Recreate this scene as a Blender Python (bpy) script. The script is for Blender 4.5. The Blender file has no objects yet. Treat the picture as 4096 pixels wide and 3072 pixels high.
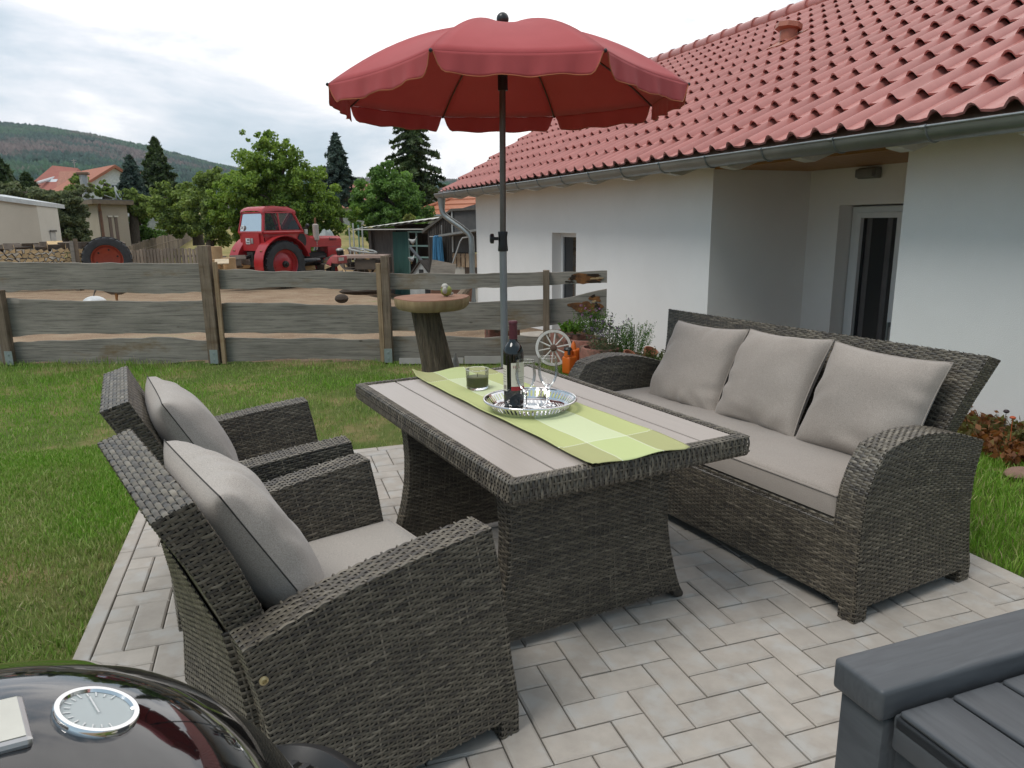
import bpy, bmesh, math, random
import numpy as np
from mathutils import Vector, Matrix, Euler
random.seed(11); rng = np.random.default_rng(11)
PI = math.pi; R = math.radians
SC = bpy.context.scene; COL = SC.collection
# ------------------------------------------------------------------ camera
CAM = np.array([-0.668802136, -1.628240926, 1.301736178])
CM = np.array([[0.948932795, -0.315251668, -0.01195561],
               [-0.080031203, -0.20389728, -0.975715586],
               [0.305158249, 0.92684534, -0.218714786]])      # right, down, forward
cd = bpy.data.cameras.new('camera'); co = bpy.data.objects.new('camera', cd); COL.objects.link(co)
cd.sensor_width = 36; cd.lens = 2898.756/4096*36; cd.clip_start = 0.02; cd.clip_end = 9000
mw = Matrix.Identity(4)
for i in range(3):
    mw[i][0] = CM[0][i]; mw[i][1] = -CM[1][i]; mw[i][2] = -CM[2][i]; mw[i][3] = CAM[i]
co.matrix_world = mw; SC.camera = co
def ray(x, y):
    """direction of a point of the 2212 x 1659 survey of the photograph"""
    k = 4096/2212
    return CM.T @ np.array([(x*k-2048)/2898.756, (y*k-1536)/2898.756, 1.0])
def at(x, y, r):
    """the world point seen at (x, y) at horizontal range r metres"""
    d = ray(x, y); return CAM + d*r/math.hypot(d[0], d[1])
# ------------------------------------------------------------------ exposure, sky, sun
SC.view_settings.view_transform = 'Standard'; SC.view_settings.look = 'None'
SC.view_settings.exposure = 0.6; SC.view_settings.gamma = 1.0
SUN_EL, SUN_AZ = R(58), R(200)          # azimuth of the sun measured from +x
W = bpy.data.worlds.new('World'); SC.world = W; W.use_nodes = True
nt = W.node_tree; nt.nodes.clear()
def N(t, ty, **kw):
    n = t.nodes.new(ty)
    for k, v in kw.items():
        if k.startswith('i_'): n.inputs[k[2:].replace('_', ' ')].default_value = v
        else: setattr(n, k, v)
    return n
def ramp(t, pts, interp='LINEAR'):
    n = t.nodes.new('ShaderNodeValToRGB'); e = n.color_ramp; e.interpolation = interp
    while len(e.elements) > 1: e.elements.remove(e.elements[0])
    e.elements[0].position = pts[0][0]; e.elements[0].color = (*pts[0][1], 1) if len(pts[0][1]) == 3 else pts[0][1]
    for p, c in pts[1:]:
        q = e.elements.new(p); q.color = (*c, 1)
    return n
L = nt.links.new
out = N(nt, 'ShaderNodeOutputWorld')
sky = N(nt, 'ShaderNodeTexSky', sky_type='NISHITA', sun_disc=False, sun_elevation=SUN_EL, sun_rotation=R(90)-SUN_AZ)
bg1 = N(nt, 'ShaderNodeBackground', i_Strength=0.12); L(sky.outputs[0], bg1.inputs[0])
tc = N(nt, 'ShaderNodeTexCoord')
mp = N(nt, 'ShaderNodeMapping'); mp.inputs['Scale'].default_value = (1, 1, 2.6); L(tc.outputs['Generated'], mp.inputs[0])
n1 = N(nt, 'ShaderNodeTexNoise', i_Scale=2.6, i_Detail=9, i_Roughness=0.6, i_Distortion=0.35); L(mp.outputs[0], n1.inputs['Vector'])
n2 = N(nt, 'ShaderNodeTexNoise', i_Scale=1.1, i_Detail=3); L(mp.outputs[0], n2.inputs['Vector'])
dt = N(nt, 'ShaderNodeVectorMath', operation='DOT_PRODUCT'); L(tc.outputs['Generated'], dt.inputs[0])
bd = Vector((math.cos(R(48))*math.cos(R(40)), math.sin(R(48))*math.cos(R(40)), math.sin(R(40)))); dt.inputs[1].default_value = bd
m1 = N(nt, 'ShaderNodeMath', operation='MULTIPLY_ADD'); L(n1.outputs[0], m1.inputs[0]); m1.inputs[1].default_value = 0.95
m2 = N(nt, 'ShaderNodeMath', operation='MULTIPLY_ADD'); L(n2.outputs[0], m2.inputs[0]); m2.inputs[1].default_value = 0.30
m3 = N(nt, 'ShaderNodeMath', operation='MULTIPLY_ADD'); L(dt.outputs['Value'], m3.inputs[0]); m3.inputs[1].default_value = 0.62; m3.inputs[2].default_value = -0.53
L(m3.outputs[0], m2.inputs[2]); L(m2.outputs[0], m1.inputs[2])
cr = ramp(nt, [(0.22, (.27, .36, .43)), (0.34, (.36, .44, .50)), (0.44, (.50, .555, .61)), (0.52, (.68, .69, .72)), (0.62, (1.0, .98, .96)), (1.0, (1.25, 1.22, 1.18))])
L(m1.outputs[0], cr.inputs[0])
bg2 = N(nt, 'ShaderNodeBackground', i_Strength=1.0); L(cr.outputs[0], bg2.inputs[0])
mx = N(nt, 'ShaderNodeMixShader'); mx.inputs[0].default_value = 0.93
L(bg1.outputs[0], mx.inputs[1]); L(bg2.outputs[0], mx.inputs[2]); L(mx.outputs[0], out.inputs[0])
sd = bpy.data.lights.new('sun', 'SUN'); sd.energy = 1.2; sd.angle = R(25); sd.color = (1, .96, .9)
so = bpy.data.objects.new('sun', sd); COL.objects.link(so)
sv = Vector((math.cos(SUN_AZ)*math.cos(SUN_EL), math.sin(SUN_AZ)*math.cos(SUN_EL), math.sin(SUN_EL)))
so.rotation_euler = sv.to_track_quat('Z', 'Y').to_euler(); so.location = sv*30
# ------------------------------------------------------------------ materials
def pmat(name):
    m = bpy.data.materials.new(name); m.use_nodes = True; t = m.node_tree
    return m, t, t.nodes['Principled BSDF']
def mixc(t, fac, a, b, mode='MIX'):
    n = t.nodes.new('ShaderNodeMix'); n.data_type = 'RGBA'; n.blend_type = mode
    for s, v in ((0, fac), (6, a), (7, b)):
        if isinstance(v, bpy.types.NodeSocket): t.links.new(v, n.inputs[s])
        else: n.inputs[s].default_value = v if s == 0 else (*v, 1)
    return n.outputs[2]
def mat(name, a, b=None, rough=.6, metal=0, scale=6, detail=6, bump=0, bscale=80, stretch=None, island=0, spec=.5, coat=0, bdist=.01, c=None, cscale=1.5):
    m, t, p = pmat(name); L = t.links.new
    b = b or tuple(x*.72 for x in a)
    co = N(t, 'ShaderNodeTexCoord'); v = co.outputs['Object']
    if stretch:
        mp = N(t, 'ShaderNodeMapping'); mp.inputs['Scale'].default_value = stretch; L(v, mp.inputs[0]); v = mp.outputs[0]
    n = N(t, 'ShaderNodeTexNoise', i_Scale=scale, i_Detail=detail, i_Roughness=.62); L(v, n.inputs['Vector'])
    r = ramp(t, [(.32, b), (.68, a)]); L(n.outputs[0], r.inputs[0]); colr = r.outputs[0]
    if c:
        n3 = N(t, 'ShaderNodeTexNoise', i_Scale=cscale, i_Detail=4); L(v, n3.inputs['Vector'])
        r3 = ramp(t, [(.5, (0, 0, 0)), (.66, (1, 1, 1))]); L(n3.outputs[0], r3.inputs[0])
        colr = mixc(t, r3.outputs[0], colr, c)
    if island:
        g = N(t, 'ShaderNodeNewGeometry'); h = N(t, 'ShaderNodeMapRange'); L(g.outputs['Random Per Island'], h.inputs[0])
        h.inputs[3].default_value = 1-island; h.inputs[4].default_value = 1+island
        hs = N(t, 'ShaderNodeHueSaturation'); L(h.outputs[0], hs.inputs['Value']); L(colr, hs.inputs['Color']); colr = hs.outputs[0]
    L(colr, p.inputs['Base Color'])
    p.inputs['Roughness'].default_value = rough; p.inputs['Metallic'].default_value = metal
    p.inputs['Specular IOR Level'].default_value = spec; p.inputs['Coat Weight'].default_value = coat
    if bump:
        n2 = N(t, 'ShaderNodeTexNoise', i_Scale=bscale, i_Detail=5); L(v, n2.inputs['Vector'])
        bp = N(t, 'ShaderNodeBump', i_Strength=bump, i_Distance=bdist); L(n2.outputs[0], bp.inputs['Height']); L(bp.outputs[0], p.inputs['Normal'])
    return m
def leafmat(name, dark, light, trans=.35, scale=.8, spread=.35, alt=None):
    m, t, p = pmat(name); L = t.links.new
    g = N(t, 'ShaderNodeNewGeometry'); co = N(t, 'ShaderNodeTexCoord')
    n = N(t, 'ShaderNodeTexNoise', i_Scale=scale, i_Detail=3); L(co.outputs['Object'], n.inputs['Vector'])
    a = N(t, 'ShaderNodeMath', operation='MULTIPLY_ADD'); L(g.outputs['Random Per Island'], a.inputs[0]); a.inputs[1].default_value = spread
    b = N(t, 'ShaderNodeMath', operation='MULTIPLY_ADD'); L(n.outputs[0], b.inputs[0]); b.inputs[1].default_value = 1.3; b.inputs[2].default_value = -.15-spread/2
    L(b.outputs[0], a.inputs[2])
    pts = [(.2, dark), (.75, light)]
    if alt: pts.append((.95, alt))
    r = ramp(t, pts); L(a.outputs[0], r.inputs[0])
    L(r.outputs[0], p.inputs['Base Color']); p.inputs['Roughness'].default_value = .55; p.inputs['Specular IOR Level'].default_value = .3
    tr = N(t, 'ShaderNodeBsdfTranslucent'); hs = N(t, 'ShaderNodeHueSaturation', i_Value=1.5, i_Saturation=1.1); L(r.outputs[0], hs.inputs['Color']); L(hs.outputs[0], tr.inputs[0])
    ms = N(t, 'ShaderNodeMixShader'); ms.inputs[0].default_value = trans
    L(p.outputs[0], ms.inputs[1]); L(tr.outputs[0], ms.inputs[2]); L(ms.outputs[0], t.nodes['Material Output'].inputs[0])
    return m
def woodmat(name, a, b, dark, fine=(1.2, 30, 34), knot=True, rough=.9):
    """weathered board: long grain, fine checks, a few knots, brownish stains"""
    m, t, p = pmat(name); L = t.links.new
    co = N(t, 'ShaderNodeTexCoord'); v = co.outputs['Object']; g = N(t, 'ShaderNodeNewGeometry')
    off = N(t, 'ShaderNodeVectorMath', operation='ADD'); L(v, off.inputs[0]); cb = N(t, 'ShaderNodeCombineXYZ'); L(g.outputs['Random Per Island'], cb.inputs[1]); L(cb.outputs[0], off.inputs[1]); v = off.outputs[0]
    def noise(sc, scale, det=6, dis=0):
        mp = N(t, 'ShaderNodeMapping'); mp.inputs['Scale'].default_value = sc; L(v, mp.inputs[0]); n = N(t, 'ShaderNodeTexNoise', i_Scale=scale, i_Detail=det, i_Roughness=.65, i_Distortion=dis); L(mp.outputs[0], n.inputs['Vector']); return n.outputs[0]
    n1 = noise((1, 1, 3), 1.6, 6); n2 = noise(fine, 2.4, 8, .6); n3 = noise((.8, 1, 2), 2.1, 5)
    r1 = ramp(t, [(.33, b), (.66, a)]); L(n1, r1.inputs[0])
    r2 = ramp(t, [(.30, (.45, .45, .45)), (.5, (1, 1, 1)), (.75, (1.18, 1.18, 1.16))]); L(n2, r2.inputs[0])
    c = mixc(t, 1.0, r1.outputs[0], r2.outputs[0], 'MULTIPLY')
    r3 = ramp(t, [(.56, (0, 0, 0)), (.72, (1, 1, 1))]); L(n3, r3.inputs[0]); c = mixc(t, r3.outputs[0], c, dark)
    if knot:
        mp = N(t, 'ShaderNodeMapping'); mp.inputs['Scale'].default_value = (1.6, 1.6, 3.4); L(v, mp.inputs[0]); vo = N(t, 'ShaderNodeTexVoronoi', i_Scale=1.3); L(mp.outputs[0], vo.inputs['Vector'])
        rk = ramp(t, [(.045, (1, 1, 1)), (.075, (0, 0, 0))]); L(vo.outputs['Distance'], rk.inputs[0]); c = mixc(t, rk.outputs[0], c, (.045, .032, .022))
    L(c, p.inputs['Base Color']); p.inputs['Roughness'].default_value = rough; p.inputs['Specular IOR Level'].default_value = .2
    bp = N(t, 'ShaderNodeBump', i_Strength=.7, i_Distance=.004); L(n2, bp.inputs['Height']); L(bp.outputs[0], p.inputs['Normal'])
    return m
# ------------------------------------------------------------------ mesh tools
def smooth(me, ang=35):
    me.polygons.foreach_set('use_smooth', [True]*len(me.polygons))
    if ang: me.set_sharp_from_angle(angle=R(ang))
def link(name, me, mt=None, parent=None):
    o = bpy.data.objects.new(name, me); COL.objects.link(o)
    if mt is not None:
        for x in (mt if isinstance(mt, (list, tuple)) else [mt]): me.materials.append(x)
    if parent: o.parent = parent
    return o
def npmesh(name, V, F, mt, parent=None, sm=True, uv=None, mi=None):
    """mesh object from numpy arrays; F is (n, 3) or (n, 4), uv per vertex"""
    V = np.ascontiguousarray(V, dtype=np.float32); F = np.ascontiguousarray(F, dtype=np.int32); k = F.shape[1]
    me = bpy.data.meshes.new(name); me.vertices.add(len(V)); me.vertices.foreach_set('co', V.ravel())
    me.loops.add(F.size); me.loops.foreach_set('vertex_index', F.ravel())
    me.polygons.add(len(F)); me.polygons.foreach_set('loop_start', np.arange(0, F.size, k, dtype=np.int32))
    if mi is not None: me.polygons.foreach_set('material_index', np.asarray(mi, dtype=np.int32))
    if uv is not None:
        l = me.uv_layers.new(name='uv'); l.data.foreach_set('uv', np.ascontiguousarray(uv[F.ravel()], dtype=np.float32).ravel())
    me.update(calc_edges=True); me.validate()
    if sm: me.polygons.foreach_set('use_smooth', [True]*len(me.polygons))
    return link(name, me, mt, parent)
class B:
    """collects shapes and links them as one mesh object"""
    def __init__(s): s.v = []; s.f = []
    def add(s, vs, fs):
        o = len(s.v); s.v += [tuple(map(float, p)) for p in vs]; s.f += [tuple(i+o for i in f) for f in fs]; return s
    def box(s, x0, x1, y0, y1, z0, z1, M=None):
        vs = [Vector((x, y, z)) for z in (z0, z1) for y in (y0, y1) for x in (x0, x1)]
        if M is not None: vs = [M @ v for v in vs]
        return s.add(vs, [(0, 2, 3, 1), (4, 5, 7, 6), (0, 1, 5, 4), (2, 6, 7, 3), (0, 4, 6, 2), (1, 3, 7, 5)])
    def tube(s, pts, r, n=8, caps=True):
        pts = [Vector(p) for p in pts]; rs = r if isinstance(r, (list, tuple)) else [r]*len(pts)
        ring = []; up = Vector((0, 0, 1)); prev = None
        for i, p in enumerate(pts):
            t = (pts[min(i+1, len(pts)-1)]-pts[max(i-1, 0)]).normalized()
            if prev is None:
                a = t.orthogonal().normalized() if abs(t.z) > .9 else t.cross(up).normalized()
            else:
                a = (prev-t*prev.dot(t)); a = a.normalized() if a.length > 1e-6 else t.orthogonal().normalized()
            prev = a; b = t.cross(a)
            ring.append([p+(a*math.cos(2*PI*k/n)+b*math.sin(2*PI*k/n))*rs[i] for k in range(n)])
        vs = [v for q in ring for v in q]
        fs = [(i*n+k, i*n+(k+1) % n, (i+1)*n+(k+1) % n, (i+1)*n+k) for i in range(len(pts)-1) for k in range(n)]
        if caps: fs += [tuple(range(n-1, -1, -1)), tuple((len(pts)-1)*n+k for k in range(n))]
        return s.add(vs, fs)
    def lathe(s, prof, c=(0, 0, 0), n=24, M=None):
        vs = []; fs = []
        for r, z in prof:
            for k in range(n):
                v = Vector((r*math.cos(2*PI*k/n), r*math.sin(2*PI*k/n), z))
                vs.append((M @ v if M is not None else v)+Vector(c))
        for i in range(len(prof)-1):
            for k in range(n): fs.append((i*n+k, i*n+(k+1) % n, (i+1)*n+(k+1) % n, (i+1)*n+k))
        return s.add(vs, fs)
    def disc(s, r, c, n=24, M=None):
        vs = [(M @ Vector((r*math.cos(2*PI*k/n), r*math.sin(2*PI*k/n), 0)) if M is not None else Vector((r*math.cos(2*PI*k/n), r*math.sin(2*PI*k/n), 0)))+Vector(c) for k in range(n)]
        return s.add(vs, [tuple(range(n))])
    def grid(s, P, wrap=False):
        P = np.asarray(P); m, n = P.shape[:2]
        fs = [(i*n+j, i*n+(j+1) % n, (i+1)*n+(j+1) % n, (i+1)*n+j) for i in range(m-1) for j in range(n if wrap else n-1)]
        return s.add(P.reshape(-1, 3), fs)
    def prism(s, poly, z0, z1, M=None):
        n = len(poly); vs = [Vector((x, y, z)) for z in (z0, z1) for x, y in poly]
        if M is not None: vs = [M @ v for v in vs]
        return s.add(vs, [tuple(range(n-1, -1, -1)), tuple(range(n, 2*n))]+[(i, (i+1) % n, n+(i+1) % n, n+i) for i in range(n)])
    def ball(s, c, r, n=14, m=8, sx=1, sy=1, sz=1):
        P = [[(c[0]+r*sx*math.sin(PI*i/m)*math.cos(2*PI*k/n), c[1]+r*sy*math.sin(PI*i/m)*math.sin(2*PI*k/n), c[2]+r*sz*math.cos(PI*i/m)) for k in range(n)] for i in range(m+1)]
        return s.grid(P, True)
    def out(s, name, mt, parent=None, sm=35, bev=0, seg=2):
        me = bpy.data.meshes.new(name); me.from_pydata(s.v, [], s.f)
        bm = bmesh.new(); bm.from_mesh(me)
        bmesh.ops.remove_doubles(bm, verts=bm.verts, dist=1e-6)
        bmesh.ops.recalc_face_normals(bm, faces=bm.faces)
        if bev:
            es = [e for e in bm.edges if len(e.link_faces) == 2 and e.calc_face_angle(0) > R(40)]
            bmesh.ops.bevel(bm, geom=es, offset=bev, segments=seg, affect='EDGES', profile=.5, clamp_overlap=True)
        bm.to_mesh(me); bm.free()
        if sm: smooth(me, sm)
        return link(name, me, mt, parent)
def tag(o, label, cat, group=None):
    o['label'] = label; o['category'] = cat
    if group: o['group'] = group
    return o
def thing(name, label, cat, loc=(0, 0, 0), rz=0, group=None):
    o = bpy.data.objects.new(name, None); COL.objects.link(o); o.empty_display_size = .1
    o.location = loc; o.rotation_euler = (0, 0, rz); return tag(o, label, cat, group)
def kind(o, k): o['kind'] = k; return o
def dup(o, loc=None, rz=None, label=None, rot=None):
    c = o.copy(); COL.objects.link(c)
    if loc is not None: c.location = loc
    if rz is not None: c.rotation_euler = (0, 0, rz)
    if rot is not None: c.rotation_euler = rot
    if label: c['label'] = label
    for ch in list(o.children):
        d = ch.copy(); COL.objects.link(d); d.parent = c
        for g in list(ch.children):
            e = g.copy(); COL.objects.link(e); e.parent = d
    return c
def text(name, s, size, mt, parent, M, ext=.0005, bend=None, align='CENTER'):
    cu = bpy.data.curves.new(name, 'FONT'); cu.body = s; cu.size = size; cu.extrude = ext; cu.align_x = align; cu.align_y = 'CENTER'
    o = bpy.data.objects.new(name, cu); COL.objects.link(o)
    dg = bpy.context.evaluated_depsgraph_get(); me = bpy.data.meshes.new_from_object(o.evaluated_get(dg))
    bpy.data.objects.remove(o)
    for v in me.vertices:
        p = v.co.copy()
        if bend: a = p.x/bend; p = Vector((math.sin(a)*(bend+p.z), p.y, math.cos(a)*(bend+p.z)))
        v.co = M @ p
    me.materials.clear(); return link(name, me, mt, parent)
def smoothstep(a, b, x):
    t = np.clip((x-a)/(b-a), 0, 1); return t*t*(3-2*t)
def vnoise(x, y, s=1.0, seed=0):
    """cheap smooth value noise on numpy arrays"""
    x = np.asarray(x)*s; y = np.asarray(y)*s; xi = np.floor(x).astype(int); yi = np.floor(y).astype(int); fx = x-xi; fy = y-yi
    h = lambda i, j: np.modf(np.abs(np.sin(i*127.1+j*311.7+seed*74.7)*43758.5453))[0]
    fx = fx*fx*(3-2*fx); fy = fy*fy*(3-2*fy)
    return (h(xi, yi)*(1-fx)+h(xi+1, yi)*fx)*(1-fy)+(h(xi, yi+1)*(1-fx)+h(xi+1, yi+1)*fx)*fy
# ------------------------------------------------------------------ leaf clouds
def leaves(name, blobs, n, size, mt, parent=None, clusters=40, cs=.28, flat=0):
    """thousands of small two-triangle leaves in clumps through the volume of ellipsoids (x, y, z, rx, ry, rz)"""
    bl = np.array(blobs, float); w = bl[:, 3]*bl[:, 4]*bl[:, 5]; w = w**(2/3); w /= w.sum()
    nc = max(3, int(clusters*len(bl))); bi = rng.choice(len(bl), nc, p=w)
    d = rng.normal(size=(nc, 3)); d /= np.linalg.norm(d, axis=1)[:, None]
    cc = bl[bi, :3]+d*bl[bi, 3:]*(rng.uniform(.2, .80, (nc, 1))**.5)
    cr = bl[bi, 3:].mean(1)*cs*rng.uniform(.5, 1.4, nc)
    ci = rng.choice(nc, n, p=cr**2/(cr**2).sum())
    e = rng.normal(size=(n, 3)); e /= np.linalg.norm(e, axis=1)[:, None]
    P = cc[ci]+e*cr[ci][:, None]*(rng.uniform(0, 1, (n, 1))**.45)*np.array([1, 1, .8])
    return cards(name, P, e, size, mt, parent, flat)
def cards(name, P, e, size, mt, parent=None, flat=0, asp=.6):
    n = len(P); nr = e+rng.normal(size=(n, 3))*.8; nr[:, 2] = nr[:, 2]*(1-flat)+flat+.25; nr /= np.linalg.norm(nr, axis=1)[:, None]
    a = np.cross(nr, rng.normal(size=(n, 3))); a /= np.linalg.norm(a, axis=1)[:, None]; b = np.cross(nr, a)
    s = (size*rng.uniform(.6, 1.4, n))[:, None]
    V = np.stack([P-a*s, P+b*s*asp, P+a*s, P-b*s*asp], 1).reshape(-1, 3)
    return npmesh(name, V, np.arange(4*n).reshape(n, 4), mt, parent, sm=False)
# ================================================================== THE SETTING
FA = np.array([-3.147, 6.567]); FD = np.array([.939, -.343]); FN = np.array([.343, .939])   # fence line and its far side
HT = R(3.7); HU = np.array([math.cos(HT), math.sin(HT)])
def gz(x, y):
    t = (x-FA[0])*FN[0]+(y-FA[1])*FN[1]; xl = x*HU[0]+y*HU[1]
    z = -.05*np.clip(t-.4, 0, 16.6)+np.clip(t-24, 0, 14)*.125+np.clip(t-38, 0, 400)*.02
    near = 1-smoothstep(14, 20, t)
    return z-.36*smoothstep(3.15, 3.5, xl)*near
def axis(lo, hi, a, b, st, grow=1.16):
    v = list(np.arange(a, b+1e-6, st)); s = st
    while v[-1] < hi: s *= grow; v.append(v[-1]+s)
    s = st
    while v[0] > lo: s *= grow; v.insert(0, v[0]-s)
    return np.array(v)
gx = axis(-900, 900, -9, 9, .3); gy = axis(-300, 1500, -4, 45, .3, 1.14)
X, Y = np.meshgrid(gx, gy); Zg = gz(X, Y)
TT = (X-FA[0])*FN[0]+(Y-FA[1])*FN[1]
Zg = Zg-.035*(1-smoothstep(-.05, .25, TT))+(vnoise(X, Y, 1.7)-.5)*.05*smoothstep(.3, 2, TT)
nI, nJ = X.shape; idx = np.arange(nI*nJ).reshape(nI, nJ)
F = np.stack([idx[:-1, :-1], idx[:-1, 1:], idx[1:, 1:], idx[1:, :-1]], -1).reshape(-1, 4)
def groundmat():
    m, t, p = pmat('yard soil and dry meadow'); L = t.links.new
    g = N(t, 'ShaderNodeNewGeometry'); pos = g.outputs['Position']
    d = N(t, 'ShaderNodeVectorMath', operation='DOT_PRODUCT'); L(pos, d.inputs[0]); d.inputs[1].default_value = (FN[0], FN[1], 0)
    n = N(t, 'ShaderNodeTexNoise', i_Scale=.35, i_Detail=5); L(pos, n.inputs['Vector'])
    a = N(t, 'ShaderNodeMath', operation='MULTIPLY_ADD'); L(n.outputs[0], a.inputs[0]); a.inputs[1].default_value = 9; L(d.outputs['Value'], a.inputs[2])
    mr = N(t, 'ShaderNodeMapRange'); L(a.outputs[0], mr.inputs[0]); o = float(FA@FN)
    mr.inputs[1].default_value = o+26; mr.inputs[2].default_value = o+31
    n1 = N(t, 'ShaderNodeTexNoise', i_Scale=1.3, i_Detail=7, i_Roughness=.7); L(pos, n1.inputs['Vector'])
    soil = ramp(t, [(.3, (.19, .125, .08)), (.5, (.27, .19, .125)), (.62, (.31, .235, .16)), (.72, (.16, .19, .06))]); L(n1.outputs[0], soil.inputs[0])
    n2 = N(t, 'ShaderNodeTexNoise', i_Scale=28, i_Detail=3); L(pos, n2.inputs['Vector'])
    ch = ramp(t, [(.66, (0, 0, 0)), (.70, (1, 1, 1))]); L(n2.outputs[0], ch.inputs[0])
    soil2 = mixc(t, ch.outputs[0], soil.outputs[0], (.52, .42, .28))
    n3 = N(t, 'ShaderNodeTexNoise', i_Scale=.5, i_Detail=8, i_Roughness=.7); L(pos, n3.inputs['Vector'])
    mead = ramp(t, [(.35, (.10, .15, .04)), (.5, (.26, .22, .09)), (.65, (.36, .28, .13))]); L(n3.outputs[0], mead.inputs[0])
    L(mixc(t, mr.outputs[0], soil2, mead.outputs[0]), p.inputs['Base Color']); p.inputs['Roughness'].default_value = .95; p.inputs['Specular IOR Level'].default_value = .15
    bp = N(t, 'ShaderNodeBump', i_Strength=.6, i_Distance=.03); L(n2.outputs[0], bp.inputs['Height']); L(bp.outputs[0], p.inputs['Normal'])
    return m
kind(npmesh('ground', np.stack([X, Y, Zg], -1).reshape(-1, 3), F, groundmat()), 'structure')
# lawn sheet
lx = np.arange(-12, 3.4, .15); ly = np.arange(-5, 11, .15); X, Y = np.meshgrid(lx, ly); nI, nJ = X.shape
idx = np.arange(nI*nJ).reshape(nI, nJ)
F = np.stack([idx[:-1, :-1], idx[:-1, 1:], idx[1:, 1:], idx[1:, :-1]], -1).reshape(-1, 4)
cx = (X[:-1, :-1]+.075).ravel(); cy = (Y[:-1, :-1]+.075).ravel()
ok = ((cx-FA[0])*FN[0]+(cy-FA[1])*FN[1] < .12) & (cx*HU[0]+cy*HU[1] < 3.28)
def turfmat():
    m, t, p = pmat('turf soil'); L = t.links.new
    g = N(t, 'ShaderNodeNewGeometry')
    n = N(t, 'ShaderNodeTexNoise', i_Scale=1.2, i_Detail=8, i_Roughness=.7); L(g.outputs['Position'], n.inputs['Vector'])
    r = ramp(t, [(.36, (.06, .10, .02)), (.5, (.10, .125, .035)), (.6, (.20, .165, .075)), (.7, (.25, .185, .105))]); L(n.outputs[0], r.inputs[0])
    L(r.outputs[0], p.inputs['Base Color']); p.inputs['Roughness'].default_value = 1; p.inputs['Specular IOR Level'].default_value = .1
    return m
kind(npmesh('lawn', np.stack([X, Y, np.full_like(X, -.014)], -1).reshape(-1, 3), F[ok], turfmat()), 'structure')
# grass blades
def grass_points(n, x0, x1, y0, y1):
    p = rng.uniform((x0, y0), (x1, y1), (n, 2)); x, y = p.T
    t = (x-FA[0])*FN[0]+(y-FA[1])*FN[1]; xl = x*HU[0]+y*HU[1]
    q = (t < -.01) & (xl < 3.3) & ~((x > -1.348) & (x < 1.885) & (y < 2.56))
    pl = (np.stack([x, y, np.zeros_like(x)], 1)-CAM) @ CM.T
    u = pl[:, 0]/pl[:, 2]; q &= (pl[:, 2] > .3) & (np.abs(u) < .85) & (pl[:, 1]/pl[:, 2] < .62)
    return p[q]
G = np.vstack([grass_points(230000, -4.6, -1.2, -.4, 3.2), grass_points(130000, -6, 2.2, 2.4, 7.4), grass_points(70000, 1.8, 3.35, -1, 4.6)])
def blades(name, G, hmin, hmax, w, mt, dry=1):
    x, y = G.T; n = len(G)
    lush = vnoise(x, y, 1.1, 3)*.6+vnoise(x, y, 3.1, 5)*.4
    bare = vnoise(x, y, .9, 9)*.55+vnoise(x, y, 2.7, 11)*.45
    lush = np.where(x > 1.7, .85, lush); bare = np.where(x > 1.7, .3, bare)
    keep = rng.uniform(size=n) < np.clip(1.55-1.45*bare, .18, 1); x, y, lush, bare = x[keep], y[keep], lush[keep], bare[keep]; n = len(x)
    t = (x-FA[0])*FN[0]+(y-FA[1])*FN[1]
    h = (hmin+(hmax-hmin)*lush**1.6*rng.uniform(.4, 1.3, n))*(1+1.3*np.exp(-np.abs(t)/.12)*rng.uniform(0, 1, n))
    a = rng.uniform(0, 2*PI, n); lean = rng.normal(0, .5, n)*h; b = rng.uniform(0, 2*PI, n)
    ww = w*rng.uniform(.6, 1.4, n)
    P = np.stack([x, y, np.full(n, -.014)], 1); s = np.stack([np.cos(a), np.sin(a), np.zeros(n)], 1)*ww[:, None]
    tip = P+np.stack([np.cos(b)*lean, np.sin(b)*lean, h], 1)
    mid = P*.5+tip*.5+np.stack([np.zeros(n), np.zeros(n), h*.14], 1)
    V = np.stack([P-s, P+s, mid+s*.8, tip, mid-s*.8], 1).reshape(-1, 3); i0 = np.arange(n)*5
    F = np.concatenate([np.stack([i0, i0+1, i0+2, i0+4], 1), np.stack([i0+4, i0+2, i0+3, i0+3], 1)])
    tri = np.concatenate([np.stack([i0, i0+1, i0+2], 1), np.stack([i0, i0+2, i0+4], 1), np.stack([i0+4, i0+2, i0+3], 1)])
    c = np.repeat(np.clip(bare*.8+.1*rng.normal(size=n), 0, 1), 5)
    return npmesh(name, V, tri, mt, sm=False, uv=np.stack([c, c], 1))
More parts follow.
